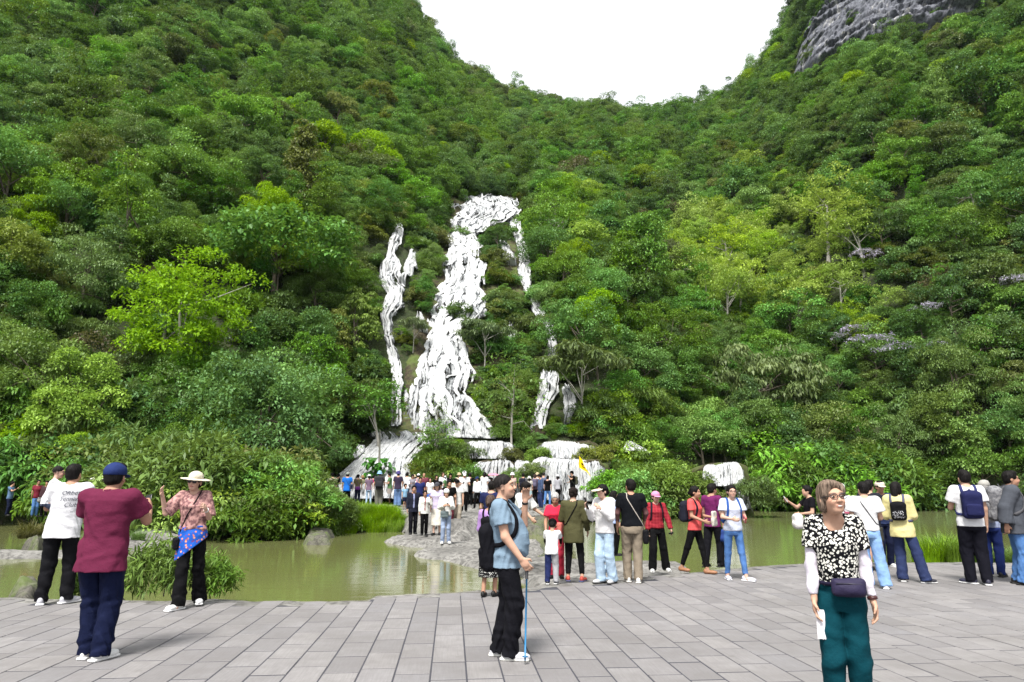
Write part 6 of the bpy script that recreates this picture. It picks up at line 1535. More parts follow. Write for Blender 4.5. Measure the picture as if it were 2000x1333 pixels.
def it_teeth(ctx):
    F_ = Field(); F_.ell(ctx['hm'](0, .0965, -.0615), ctx['er'](.017, .006, .0055), ctx['HR'], .002); add_part(ctx, 'teeth', F_, m_plain((.62, .60, .55), .3), None, .003)
# ------------------------------------------------------------------ who stands where
WHITE, BLACK, NAVY, GREYH = (.62, .62, .64), (.0019, .0019, .0023), (.007, .01, .03), (.30, .29, .285)
DEN, DENL, DEND = (.055, .13, .30), (.26, .36, .48), (.03, .05, .12)
S2 = (.43, .265, .19); S3 = (.36, .20, .135); SL = (.50, .32, .245)
WS = ((.62, .62, .62), (.66, .66, .66)); BS = ((.005, .005, .0059), (.0084, .0084, .0084))
def jean(c, k='straight', **o): return (c, k, dict(pat='denim', col2=tuple(min(1, v * 1.7 + .02) for v in c), **o))
# near row
person(1620, 0, 'grey haired woman in black and white floral top and teal trousers, smiling', 6, Y=5.05, head=949, sex='f', build=.90, lod=0, hair='bob', hcol=(.13, .095, .072), skin=(.48, .29, .205),
       top=((.0042, .0042, .0059), 'short', dict(pat='floral', col2=(.62, .61, .56), hem=.985, ease=.016, wide=.010, flare=.0, sc=1.15, cuff=(.62, .58, .66), cufflen=.88, vneck=.055)), bottom=((.001, .036, .050), 'baggy', dict(waist=1.06)), shoes=BLACK,
       look=(20, 7, -4), armR=((.12, .06, -1), (.02, .22, -1)), armL=((.15, -.02, -1), (.12, .16, -1)), legR=(.015, .02), legL=(.015, -.02), belly=.02, neck=.4,
       items=[('waistpack', dict(label='dark purple waist pouch worn over the teal trousers')), ('glasses', dict(label='thin dark rimmed glasses of the grey haired woman in floral top')), ('watch', dict(label='dark red watch on the wrist of the floral top woman')), 'teeth', ('card', dict(label='pale translucent phone case held by the floral top woman'))])
person(992, 1286, 'man in blue grey polo shirt talking on the phone, seen from the side', 84, head=934, build=1.14, lod=0, hair='buzz', hcol=(.012, .010, .009), skin=(.47, .285, .205),
       top=((.165, .235, .31), 'short', dict(hem=.83, ease=.022, collar=1, wide=.012)), bottom=((.005, .005, .0076), 'straight'), shoes=((.50, .50, .54), (.66, .66, .62)), lean=-7, belly=.055, neck=-.2,
       look=(-4, 8, 0), armR=((.15, .22, -1), (.0, .62, -.82)), armL=((.32, .62, -.62), (-.28, .10, 1)), legR=(-.02, .06), legL=(-.02, -.07), feet=(4, 4),
       items=[('backpack', dict(label='black backpack worn by the man on the phone', drop=.20, h=.215, w=.14, d=.075, col=(.0042, .0042, .0067))), ('earphone', dict(hand='L', label='black smartphone at the ear of the man in blue grey polo')), ('pole', dict(label='blue trekking pole standing beside the man on the phone')), ('watch', dict(hand='L', label='black watch on the raised wrist of the man on the phone', col=(.005, .005, .0059)))])
person(176, 1290, 'man in maroon polo shirt and navy cap taking a photo, from behind', 152, head=911, build=1.16, lod=0, hair='short', skin=S3, hat=('cap', (.016, .028, .105)),
       top=((.105, .014, .040), 'short', dict(hem=.76, ease=.026, wide=.02, collar=1)), bottom=((.005, .008, .030), 'straight'), shoes=WS, armR=((.26, .62, -.78), (-.30, .75, .45)), armL=((.24, .62, -.8), (-.34, .75, .45)), legR=(-.015, .02), legL=(-.03, .10), feet=(20, 2), lean=2,
       items=[('phone', dict(hand='R', label='smartphone held up by the man in the maroon polo', up=1.0))])
c4 = person(103, 1180, 'man in white printed T-shirt carrying a small child, from behind', 166, head=914, build=1.06, lod=0, hair='short', skin=S3, top=((.60, .60, .63), 'short', dict(hem=.80, ease=.028, wide=.02)), bottom=((.005, .005, .0067), 'straight'),
       shoes=((.42, .42, .46), (.62, .62, .64)), side=4, look=(-14, 0, 4), armR=((.22, .42, -.9), (-.3, .9, .1)), armL=((.30, .45, -.85), (-.62, .75, .05)), legR=(.05, .03), legL=(.03, -.02), feet=(40, 12), items=[('backtext', dict(lines=[('Oftbesu', 1.0, .06), ('Tennisba', 1.0, .055), ('Clubs', 1.0, .075), ('=f', .5, .085)], z=1.335, size=.074))])
p4 = c4['root'].location
person(0, 0, 'small child in white shirt held on the shoulder of the man in the printed T-shirt', 90, h=.98, loc=(p4[0] - .26, p4[1] - .03, .88), child=True, lod=0, hair='buzz', hcol=(.03, .022, .018), skin=SL, top=((.60, .60, .62), 'short', dict(hem=.85)), bottom=((.05, .06, .10), 'shorts'), shoes=WS, lean=12,
       armR=((.25, .7, -.45), (-.1, .9, -.2)), armL=((.2, .7, -.4), (.0, .9, -.1)), legR=(.05, .22, .15), legL=(.05, .2, .15), look=(-8, -4, 0))
person(364, 1187, 'woman in straw sun hat and sunglasses with blue patterned scarf round her waist', -14, head=926, sex='f', lod=0, hair='bun', skin=SL, hat=('sun', (.60, .55, .44)),
       top=((.44, .25, .23), 'elbow', dict(pat='knit', col2=(.16, .08, .085), hem=.98, ease=.022, wide=.02)), bottom=((.0034, .0034, .0042), 'flare'), shoes=((.66, .66, .66), (.68, .68, .68)), look=(-6, 2, 6), side=3,
       armR=((.55, .35, -.75), (.12, .45, .9)), armL=((.22, .12, -1), (.02, .85, .42)), legR=(-.02, .20), legL=(.02, -.16, .02), feet=(30, 14),
       items=['scarf', ('glasses', dict(label='dark round sunglasses of the straw hat woman', dark=True)), ('crossbody', dict(col=(.0042, .0042, .0067), side=1, z=.80, x=.17, y=.05, size=(.085, .035, .075), label='small black bag on the hip of the straw hat woman')), ('watch', dict(hand='L', label='white bracelet on the wrist of the straw hat woman', col=(.6, .58, .55)))])
person(956, 1166, 'woman in lilac top and spotted skirt behind the man on the phone', 158, head=972, sex='f', lod=1, hair='bun', hcol=(.06, .04, .032), skin=S3, top=((.33, .20, .44), 'threeq', dict(hem=.92)), bottom=((.005, .005, .0059), 'midi', dict(pat='dots', col2=(.5, .5, .48), sc=.8, to=.33)), shoes=BLACK, armL='hold', armR='hold', legR=(0, .06), legL=(0, -.05), items=[('backpack', dict(label='small black backpack of the woman in lilac', col=(.005, .005, .0063), w=.11, h=.13, d=.05))])
person(1078, 1141, 'boy in black cap with white black sleeved top and two coloured trousers', 172, head=1011, h=1.02, child=True, lod=1, hair='short', skin=S2, hat=('cap', BLACK), lean=24, top=((.60, .60, .62), 'short', dict(hem=.80, ease=.03, cuff=BLACK)), bottom=((.014, .02, .075), 'baggy', dict(pat='half', col2=(.30, .30, .32))), shoes=((.03, .03, .035), (.6, .6, .6)),
       armR=((.15, .75, -.7), (-.1, .8, -.5)), armL=((.2, .55, -.9), (-.1, .6, -.9)), look=(0, -28, 0), legR=(.03, .02), legL=(.03, -.04))
person(1088, 1130, 'elderly woman in red shirt with grey hair bending towards the boy', -8, head=966, sex='f', lod=1, hair='bun', hcol=GREYH, skin=S3, top=((.52, .022, .055), 'short', dict(hem=.82, wide=.02)), bottom=((.45, .03, .06), 'straight'), shoes=BS, lean=8, look=(6, -24, 0), armR=((.2, .15, -1), (-.1, .5, -.9)), armL=((.2, .2, -1), (-.3, .7, -.6)))
person(1122, 1136, 'woman in olive jacket from behind, reading her phone beside the boy', 172, head=957, sex='f', build=1.1, lod=1, hair='curly', hcol=(.0092, .0059, .0046), skin=S2, top=((.06, .058, .026), 'long', dict(hem=.70, ease=.026, collar=1, name='jacket')), bottom=((.005, .005, .0059), 'slim', dict(up=.05)), shoes=((.36, .05, .035), (.05, .06, .14)), armL=((.24, .22, -1), (-.25, .95, .1)), armR=((.26, .0, -1), (.05, .5, -.85)), look=(12, -18, 0), legR=(.06, .02), legL=(.03, .04),
       items=[('crossbody', dict(col=(.46, .13, .11), side=-1, size=(.11, .05, .13), z=.94, x=.2, y=.02, strapc=BLACK, w=.022, label='salmon red shoulder bag of the woman in olive jacket')), ('phone', dict(hand='L', label='phone held by the woman in olive jacket'))])
person(1184, 1140, 'woman in white hooded jacket, cream sun visor and pale jeans', -38, head=949, sex='f', lod=1, hair='bun', skin=SL, hat=('visor', (.0084, .0084, .0092), (.60, .55, .42)), top=((.62, .61, .62), 'long', dict(hem=.86, ease=.034, hood=1, name='jacket')), bottom=jean((.28, .37, .47), 'wide'), shoes=((.45, .45, .45), (.03, .03, .03)), armR=((.28, .25, -.95), (-.15, .75, .75)), armL=((.2, .3, -.9), (-.35, .7, .65)), look=(-12, 3, 0), legR=(.0, .06), legL=(0, -.06), items=[('phone', dict(hand='R', label='black folded umbrella handle held by the visor woman', size=(.014, .014, .12)))])
person(1238, 1138, 'woman in black sweater with flowered sleeves and khaki trousers, from behind', 186, head=941, sex='f', build=1.12, lod=1, hair='short', hcol=(.0067, .0055, .005), skin=S3, top=((.0042, .005, .0071), 'short', dict(hem=.92, ease=.026, cuff=(.12, .06, .06), cufflen=.6, name='sweater')), bottom=((.20, .165, .125), 'straight', dict(waist=1.0)), shoes=((.60, .60, .60), (.5, .48, .44)), armL=((.26, .1, -1), (.0, .3, -1)), armR=((.3, .2, -1), (-.1, .5, -.8)), look=(22, 0, 0), legR=(-.02, -.05), legL=(0, .08),
       items=[('crossbody', dict(col=(.005, .005, .0067), side=1, size=(.09, .05, .12), z=.74, x=.24, y=-.02, strapc=(.42, .38, .34), label='black bag hanging beside the khaki trousers'))])
person(1286, 1117, 'woman in dark red blouse, pink cap and wide black trousers walking', 12, head=962, sex='f', lod=1, hair='bun', skin=SL, hat=('cap', (.55, .22, .36)), top=((.21, .014, .025), 'long', dict(hem=.92, ease=.022, pat='plaid', col2=(.30, .03, .04), wide=.01, name='blouse')), bottom=((.0042, .0042, .005), 'wide'), shoes=((.60, .60, .60), (.62, .62, .62)), armR='hang', armL=((.34, .12, -1), (.2, .3, -1)), legR=(.05, .05), legL=(.12, -.08), look=(8, 2, 0), items=[('backpack', dict(label='black backpack of the pink cap woman', w=.12, h=.18)), ('phone', dict(hand='L', label='dark gloves held by the pink cap woman', size=(.03, .015, .06)))])
person(1362, 1121, 'woman in coral T-shirt and black trousers walking to the right', 68, head=954, sex='f', build=1.08, lod=1, hair='bun', skin=S3, top=((.58, .085, .085), 'short', dict(hem=.84, wide=.016)), bottom=((.0042, .0042, .005), 'slim', dict(up=.05)), shoes=(.26, .12, .06), armR=((.15, .1, -1), (-.15, .9, -.35)), armL=((.15, .2, -1), (-.2, .95, -.1)), legR=(-.02, -.26, .03), legL=(-.02, .22), look=(4, 0, 0), items=[('backpack', dict(label='black backpack of the woman in coral T-shirt', h=.20)), ('tote', dict(hand='L', col=(.52, .50, .44), label='cream cloth bag with green print held by the coral T-shirt woman', size=(.10, .03, .15), drop=.02))])
person(1397, 1108, 'man in purple polo shirt walking away behind the coral T-shirt woman', 140, head=949, build=1.08, lod=1, hair='short', skin=S3, top=((.125, .016, .085), 'short', dict(hem=.82, collar=1)), bottom=((.0059, .0059, .0084), 'straight'), shoes=BS, legR=(0, .10), legL=(0, -.16), look=(-8, 0, 0), items=[('tote', dict(hand='R', col=(.03, .06, .22), size=(.09, .05, .13), drop=.15, label='blue bag carried by the man in purple polo'))])
person(1438, 1134, 'woman in pale blue T-shirt and blue jeans holding a red phone case', 24, head=952, sex='f', build=1.05, lod=1, hair='bun', skin=SL, top=((.52, .56, .68), 'short', dict(hem=.88, wide=.02, ease=.022)), bottom=jean((.050, .12, .29), 'slim', up=.03), shoes=((.52, .52, .60), (.6, .6, .62)), armR=((.2, .2, -1), (-.35, .95, -.1)), armL=((.2, .2, -1), (-.35, .95, -.1)), legR=(.02, -.10), legL=(.05, .16), feet=(10, 35), look=(-8, 2, 0),
       items=[('backpack', dict(label='blue backpack of the pale blue T-shirt woman', col=(.03, .09, .32), h=.2, w=.13)), ('glasses', dict(label='glasses of the woman in pale blue T-shirt', r=.022)), ('phone', dict(hand='L', label='red phone case held by the woman in pale blue T-shirt', col=(.42, .03, .04), size=(.05, .012, .075)))])
person(1592, 1104, 'dark haired visitor in black top holding up a phone behind the floral top woman', -72, head=953, lod=2, hair='short', skin=S2, top=((.0059, .005, .0076), 'short'), bottom=((.03, .02, .05), 'straight'), shoes=BS, armR='photo', armL='hold', items=[('phone', dict(hand='R', label='white phone held up left of the floral top woman', col=(.5, .5, .52))), ('tote', dict(hand='L', col=(.60, .58, .58), size=(.14, .10, .17), drop=.16, name='plastic_bag', label='white plastic bag hanging left of the floral top woman'))])
person(1656, 1108, 'young woman in white beanie and white dress with long hair', -6, head=947, sex='f', lod=2, hair='long', skin=SL, hat=('beanie', (.60, .60, .60)), top=((.60, .59, .60), 'long', dict(hem=.70)), bottom=((.60, .60, .60), 'midi'), shoes=WS, items=[('crossbody', dict(col=(.22, .03, .07), side=-1, size=(.13, .05, .15), z=.98, x=.18, label='maroon bag of the woman in white beanie'))])
person(1706, 1149, 'short haired person in white T-shirt and light blue jeans from behind', 188, head=947, build=.98, lod=1, hair='short', skin=S2, top=((.60, .60, .61), 'short', dict(hem=.92, ease=.03, wide=.03)), bottom=jean((.16, .27, .46), 'wide'), shoes=WS, armL='hold', armR='hold', legR=(.10, -.02), legL=(-.02, .04), look=(20, -4, 0), items=[('crossbody', dict(col=(.05, .05, .055), side=1, size=(.05, .02, .05), z=.95, label='small dark bag of the white T-shirt and light jeans person'))])
person(1712, 1116, 'man in black jacket and shorts behind the white T-shirt person', 150, head=942, lod=2, hair='short', skin=S2, top=((.014, .016, .024), 'long', dict(hem=.82, name='jacket')), bottom=((.05, .05, .04), 'shorts'), shoes=BS, armL='hold', armR='hold')
person(1734, 1108, 'man in cream cap half hidden behind the yellow shirt woman', 20, head=942, lod=2, hair='short', skin=S3, hat=('cap', (.55, .48, .40)), top=((.02, .03, .08), 'long', dict(name='jacket')), bottom=NAVY and (NAVY, 'straight'), shoes=WS)
person(1774, 1137, 'long haired woman in pale yellow shirt and wide navy trousers from behind', 176, head=946, sex='f', lod=1, hair='long', skin=SL, top=((.56, .50, .24), 'long', dict(hem=.76, ease=.040, flare=.015, wide=.03, collar=1)), bottom=((.022, .032, .085), 'wide'), shoes=((.02, .02, .03), (.5, .5, .5)), armL='hold', armR='hold', legR=(.20, -.02), legL=(-.01, .02), feet=(50, 8), look=(-18, 0, 0), side=-3,
       items=[('backpack', dict(label='small black studded backpack of the yellow shirt woman', w=.125, h=.155, d=.06, z=1.20, col=(.005, .005, .0067), dots=(.0059, .0059, .0076), strapc=(.08, .08, .13)))])
person(1912, 1142, 'man in white T-shirt with navy backpack and black trousers at the right', 196, head=924, build=1.0, lod=1, hair='short', skin=S2, top=((.60, .60, .62), 'short', dict(hem=.86, ease=.026, wide=.02)), bottom=((.005, .005, .0092), 'baggy'), shoes=((.02, .02, .04), (.58, .58, .58)), armL=((.2, .3, -1), (-.3, .85, .4)), armR='hang', legR=(.01, -.05), legL=(0, .05), feet=(8, 40), look=(10, 0, 0), items=[('backpack', dict(label='navy backpack of the man in white T-shirt at the right', col=(.012, .014, .055), w=.14, h=.20, z=1.18, strapc=(.025, .03, .10)))])
person(1946, 1127, 'man with grey cap and blue grey shirt carrying a grey backpack', 172, head=941, lod=1, hair='short', hcol=GREYH, skin=S3, hat=('cap', (.30, .29, .27)), top=((.22, .25, .36), 'short', dict(hem=.86)), bottom=((.012, .022, .10), 'straight'), shoes=BS, items=[('backpack', dict(label='light grey backpack of the man with the grey cap', col=(.26, .26, .30), w=.14, h=.20, z=1.16))])
person(1998, 1142, 'person in dark grey jacket cut by the right picture edge', 100, head=926, build=1.08, lod=1, hair='short', skin=S3, top=((.06, .066, .08), 'long', dict(hem=.76, ease=.05, wide=.03, hood=1, name='jacket')), bottom=jean(DEN), shoes=BS, armR=((.15, -.45, -.9), (.05, -.05, -1)), armL='hold', items=[('backpack', dict(label='big mottled grey backpack at the right picture edge', col=(.10, .10, .11), pat='knit', col2=(.20, .20, .21), w=.17, h=.26, d=.11))])
# on the rocks behind the plaza
person(1012, 1100, 'man in white shirt bending and reaching out behind the man on the phone', 62, head=944, z=-.06, lod=1, hair='short', skin=S2, lean=14, look=(0, -28, 0), top=((.60, .60, .60), 'elbow', dict(hem=.84, ease=.034, wide=.02)), bottom=((.02, .015, .03), 'straight'), shoes=BS, armR=((.25, .45, -.8), (.1, .7, -.65)), armL=((.25, .5, -.9), (.1, .8, -.5)), Y=15.5)
person(960, 1060, 'visitor in navy T-shirt half hidden behind the woman in lilac', 168, head=944, z=-.08, Y=17, lod=2, hair='short', skin=S2, top=((.012, .016, .06), 'short'), bottom=((.02, .02, .03), 'straight'), armL='hold', armR='hold', build=1.1)
person(1200, 1086, 'visitor in light blue top and black trousers behind the visor woman', 120, head=962, z=-.05, sex='f', lod=2, hair='long', skin=S2, top=((.30, .38, .62), 'long'), bottom=(BLACK, 'straight'), shoes=BS)
# along the rock path
person(870, 1062, 'woman in white sweater and white bonnet looking at her phone on the rock platform', 4, head=957, z=-.09, sex='f', lod=1, hair='bun', skin=S2, hat=('beanie', (.62, .61, .60)), top=((.62, .61, .60), 'long', dict(hem=.88, ease=.034, name='sweater')), bottom=jean((.20, .25, .36), 'straight'), shoes=WS, armR='phone', armL='phone', look=(0, -22, 0), legR=(.02, .03), legL=(.02, -.02), items=[('phone', dict(hand='L', label='black phone in the hands of the white bonnet woman')), ('crossbody', dict(col=(.12, .15, .16), side=1, size=(.13, .045, .10), z=.93, x=.05, y=.13, strapc=(.05, .05, .05), label='grey green handbag of the white bonnet woman'))])
person(806, 1044, 'man in dark suit jacket walking along the rock path', 6, head=951, z=0, lod=2, hair='short', skin=S3, top=((.012, .014, .026), 'long', dict(hem=.78, open=(.22, .24, .40), name='jacket')), bottom=((.005, .005, .0084), 'straight'), shoes=BS, legR=(0, .08), legL=(0, -.08))
person(828, 1046, 'woman in white cardigan over dark red top walking beside the suited man', 6, head=962, z=0, sex='f', lod=2, hair='curly', skin=S3, top=((.58, .58, .56), 'long', dict(hem=.82, open=(.20, .012, .02), name='cardigan')), bottom=(BLACK, 'straight'), shoes=BS, armL='ear', legR=(0, .06), legL=(0, -.06))
person(852, 1045, 'woman in pale lilac top and cream skirt behind the white bonnet woman', -10, head=944, z=0, sex='f', lod=2, hair='long', skin=SL, hat=('cap', (.05, .05, .06)), top=((.50, .44, .60), 'short'), bottom=((.58, .54, .48), 'midi'), shoes=BS, legR=(0, .06), legL=(0, -.1))
person(892, 1030, 'man in black cap and beige cargo trousers stepping down the path', -8, head=938, z=.14, lod=2, hair='short', skin=S2, hat=('cap', BLACK), top=((.58, .58, .57), 'short', dict(hem=.8)), bottom=((.30, .26, .21), 'baggy'), shoes=BS, legR=(0, -.05), legL=(0, .12), armR='hold')
person(876, 1032, 'man in black T-shirt and glasses behind the white bonnet woman', 8, head=941, z=.12, lod=2, hair='short', skin=S3, top=(BLACK, 'short'), bottom=((.10, .02, .03), 'straight'), shoes=WS, build=1.1)
person(858, 1032, 'visitor with black cap and maroon bag behind the path group', 4, head=942, z=.12, lod=2, hair='short', skin=S2, hat=('cap', BLACK), top=((.08, .02, .03), 'short'), bottom=(BLACK, 'straight'), shoes=BS)
CR = .52
def crowd(px, py, head, label, face, **k): person(px, py, label, face, head=head, z=k.pop('z', CR), lod=3, **k)
crowd(906, 1000, 922, 'man in white shirt and white cap checking his phone on the landing', 4, hat=('cap', WHITE), top=(WHITE, 'short'), bottom=(BLACK, 'straight'), armR='phone', armL='phone', look=(0, -20, 0), items=[('phone', dict(hand='R', label='phone of the man in white cap on the landing'))])
crowd(917, 988, 926, 'man in black waistcoat on the landing', 178, top=(BLACK, 'short', dict(hem=.78)), bottom=(BLACK, 'straight'))
crowd(932, 994, 932, 'man in white shirt and navy cap striding on the landing', -30, hat=('cap', (.02, .03, .10)), top=((.58, .59, .62), 'long'), bottom=(BLACK, 'straight'), legR=(.02, .16), legL=(0, -.14))
crowd(946, 988, 924, 'woman with long black hair in white dress on the landing', 160, sex='f', hair='long', top=(WHITE, 'short'), bottom=(WHITE, 'skirt'))
crowd(956, 984, 934, 'visitor in yellow green top under a pink parasol on the landing', 150, sex='f', top=((.35, .40, .08), 'short'), bottom=(DEND, 'straight'), armR='up', items=[('umbrella', dict(label='small pink parasol behind the man on the phone', col=(.5, .2, .28)))])
crowd(646, 990, 925, 'man in beige T-shirt and grey trousers from behind, left end of the crowd', 176, hat=('cap', BLACK), top=((.25, .22, .18), 'short'), bottom=((.17, .17, .20), 'baggy'), shoes=WS, build=1.1)
crowd(657, 984, 927, 'visitor in black top beside the beige T-shirt man', 120, hat=('cap', BLACK), top=(BLACK, 'short'), bottom=(DEND, 'straight'), armR='hold')
crowd(676, 991, 924, 'man in bright blue T-shirt and black trousers from behind', 176, hat=('cap', (.22, .24, .22)), top=((.012, .13, .50), 'short', dict(hem=.78)), bottom=(BLACK, 'straight'), build=1.08, items=[('crossbody', dict(col=(.03, .04, .08), side=1, size=(.10, .04, .13), z=1.0, x=.18, y=-.05, label='dark shoulder bag of the bright blue T-shirt man'))])
crowd(686, 982, 928, 'visitor in red trousers behind the bright blue T-shirt man', 170, sex='f', top=((.03, .03, .06), 'short'), bottom=((.5, .02, .03), 'straight'))
crowd(697, 986, 928, 'man in olive waistcoat with purple bag at his waist', 172, hat=('cap', BLACK), top=((.11, .10, .05), 'short'), bottom=(NAVY, 'straight'), items=[('crossbody', dict(col=(.13, .03, .19), side=1, size=(.14, .06, .09), z=.92, x=.02, y=-.14, label='purple bag at the back of the olive waistcoat man'))])
crowd(706, 984, 930, 'visitor in straw hat and light trousers among the crowd', 165, sex='f', hat=('bucket', (.24, .15, .08)), top=((.16, .17, .10), 'short'), bottom=((.40, .36, .28), 'straight'))
crowd(719, 988, 928, 'woman in grey lilac top and light jeans with white cap', 176, sex='f', hair='tail', hat=('cap', WHITE), top=((.16, .11, .16), 'short'), bottom=jean(DENL, 'slim'), legR=(.05, 0), legL=(.03, 0))
crowd(728, 984, 929, 'visitor in pink top raising an arm among the crowd', 170, sex='f', top=((.45, .04, .14), 'short'), bottom=(NAVY, 'straight'), armR='up')
crowd(739, 992, 922, 'man with large dark grey backpack and light blue cap from behind', 178, hat=('bucket', (.22, .38, .55)), top=((.05, .05, .05), 'short'), bottom=((.12, .12, .10), 'baggy'), build=1.1, items=[('backpack', dict(label='large dark grey backpack in the left part of the crowd', col=(.03, .03, .035), w=.19, h=.27, d=.11))])
crowd(751, 983, 930, 'man in light grey T-shirt and dark bucket hat', 172, hat=('bucket', (.05, .06, .05)), top=((.33, .34, .34), 'short'), bottom=(DEND, 'straight'))
crowd(776, 990, 922, 'woman in dark purple top, purple bucket hat and wide blue jeans', 178, sex='f', build=1.1, hat=('bucket', (.06, .05, .16)), top=((.035, .025, .05), 'short'), bottom=jean((.075, .13, .25), 'wide'))
crowd(793, 986, 921, 'man in white T-shirt and navy trousers from behind', 160, top=(WHITE, 'short'), bottom=(NAVY, 'straight'), armL='hold')
crowd(804, 986, 928, 'woman in grey sleeveless dress over white shirt looking down', 10, sex='f', hair='bob', top=((.20, .19, .22), 'cap', dict(cuff=WHITE, cufflen=.4)), bottom=((.20, .19, .22), 'midi'), armR='phone', armL='phone', look=(0, -18, 0))
crowd(819, 1002, 934, 'man in navy T-shirt behind the walking couple', 6, top=((.014, .02, .09), 'short'), bottom=(NAVY, 'straight'), build=1.1, skin=S3)
crowd(827, 986, 926, 'bald man in dark red shirt in the crowd', -10, hair='bald', skin=S3, top=((.12, .03, .045), 'short'), bottom=(BLACK, 'straight'), build=1.12)
crowd(834, 980, 933, 'visitor under a white parasol in the crowd', 175, sex='f', top=(WHITE, 'short'), bottom=(DEND, 'straight'), armR='up', items=[('umbrella', dict(label='white parasol above the crowd'))])
crowd(839, 996, 935, 'girl in white sailor blouse with red bow and blue skirt', 0, sex='f', hair='long', top=(WHITE, 'short'), bottom=((.02, .09, .33), 'skirt'), items=['bow'])
crowd(851, 984, 930, 'black haired woman in dark top in the crowd', 20, sex='f', hair='long', top=(BLACK, 'short'), bottom=(BLACK, 'straight'))
crowd(864, 986, 923, 'woman with sunglasses in white T-shirt in the crowd', 14, sex='f', hair='long', hcol=(.04, .02, .016), top=(WHITE, 'short'), bottom=jean(DENL))
crowd(879, 984, 926, 'woman with black headscarf and black top in the crowd', 4, sex='f', hair='long', hat=('beanie', BLACK), top=(BLACK, 'long'), bottom=(BLACK, 'midi'))
crowd(888, 996, 938, 'visitor with black cap and cream shirt in the crowd', 150, hat=('cap', BLACK), top=((.5, .47, .40), 'short'), bottom=(NAVY, 'straight'))
crowd(790, 996, 940, 'child in white and blue by the feet of the crowd', 30, h=1.15, child=True, top=((.2, .35, .5), 'short'), bottom=(NAVY, 'shorts'))
crowd(812, 984, 929, 'visitor in white shirt between the grey dress and the bald man', 170, top=(WHITE, 'short'), bottom=(BLACK, 'straight'))
crowd(1001, 988, 925, 'woman in white sun hat right of the head of the man on the phone', -6, sex='f', hair='long', hat=('bucket', WHITE), top=((.4, .3, .26), 'short'), bottom=(BLACK, 'straight'))
crowd(983, 986, 927, 'visitor with black cap behind the head of the man on the phone', 160, hat=('cap', BLACK), top=((.3, .3, .3), 'short'), bottom=(NAVY, 'straight'))
crowd(1022, 988, 926, 'man with black backpack left of the blue jacket man', 165, top=((.10, .10, .11), 'short'), bottom=(BLACK, 'straight'), items=[('backpack', dict(label='black backpack left of the blue jacket man', w=.17))])
crowd(1034, 987, 932, 'woman in cream hat and pale blue dress from behind', 176, sex='f', hair='long', hat=('bucket', (.55, .54, .50)), top=((.42, .40, .36), 'short'), bottom=((.30, .42, .45), 'midi'))
crowd(1045, 986, 928, 'visitor in black trousers with violet grey backpack', 170, sex='f', hair='bob', hcol=(.03, .018, .015), top=((.10, .06, .08), 'long'), bottom=(BLACK, 'straight'), items=[('backpack', dict(label='violet grey backpack among the right hand crowd', col=(.10, .09, .14), w=.14))])
crowd(1056, 993, 928, 'man in dark blue jacket with beard looking down', -70, top=((.045, .07, .14), 'long', dict(hem=.78, name='jacket')), bottom=((.02, .03, .085), 'straight'), look=(0, -22, 0), build=1.08)
crowd(1062, 986, 924, 'bald man in grey blue shirt behind the blue jacket man', 170, hair='buzz', hcol=(.10, .09, .08), top=((.10, .12, .18), 'long'), bottom=(NAVY, 'straight'))
crowd(1070, 988, 931, 'visitor in black top and blue jeans behind the dark blue jacket', 160, top=(BLACK, 'short'), bottom=jean(DEN), legR=(.02, .1), legL=(.08, -.1))
crowd(1083, 983, 927, 'woman in patterned grey top with brown bag right of the blue jacket man', -60, sex='f', hair='tail', top=((.34, .35, .40), 'short', dict(pat='knit', col2=(.5, .5, .54))), bottom=((.36, .37, .42), 'midi'), items=[('crossbody', dict(col=(.10, .06, .05), side=-1, size=(.12, .05, .08), z=.98, label='dark brown bag of the patterned grey top woman'))])
fl = person(1119, 984, 'tour guide in black T-shirt and cap standing high by the flag', -60, head=921, z=CR + .25, lod=3, hat=('cap', BLACK), top=(BLACK, 'short'), bottom=(BLACK, 'straight'), armL='up', armR='hold', items=[('backpack', dict(label='camouflage backpack of the tour guide', col=(.03, .035, .025), pat='knit', col2=(.08, .08, .05)))])
crowd(1200, 990, 940, 'distant visitor in coral top behind the black sweater woman', 178, z=.3, sex='f', hair='bun', top=((.40, .10, .07), 'short'), bottom=(BLACK, 'straight'))
crowd(1214, 990, 938, 'distant visitor in dark top by the bank behind the black sweater woman', 160, z=.3, top=((.02, .02, .03), 'short'), bottom=(BLACK, 'straight'))
# the rest of the packed crowd
_t = [('white', WHITE), ('black', BLACK), ('navy', (.012, .018, .06)), ('pale blue', (.30, .40, .55)), ('beige', (.40, .35, .27)), ('red', (.40, .03, .04)), ('grey', (.22, .22, .23)), ('pink', (.50, .26, .30)), ('green', (.10, .20, .08)), ('silver', (.33, .33, .36))]
_b = [('black trousers', (BLACK, 'straight')), ('blue jeans', jean(DEN)), ('long skirt', ((.25, .22, .20), 'midi')), ('beige trousers', ((.32, .27, .20), 'straight')), ('shorts', ((.08, .08, .09), 'shorts'))]
_h = [('black cap', ('cap', BLACK)), ('no hat', None), ('white cap', ('cap', WHITE)), ('no hat', None), ('straw hat', ('bucket', (.4, .32, .2)))]
rc = random.Random(4); _x = [784, 798, 816, 823, 845, 857, 868, 884, 896, 901, 912, 923, 938, 951, 964, 972, 1008, 1016, 1028, 1040, 1050, 1066, 1076, 1090, 700, 712, 760, 767, 788, 808, 829, 842, 860, 873, 893, 909, 928, 941, 959, 968, 978, 1012, 1036, 1059, 664, 691, 733, 745]
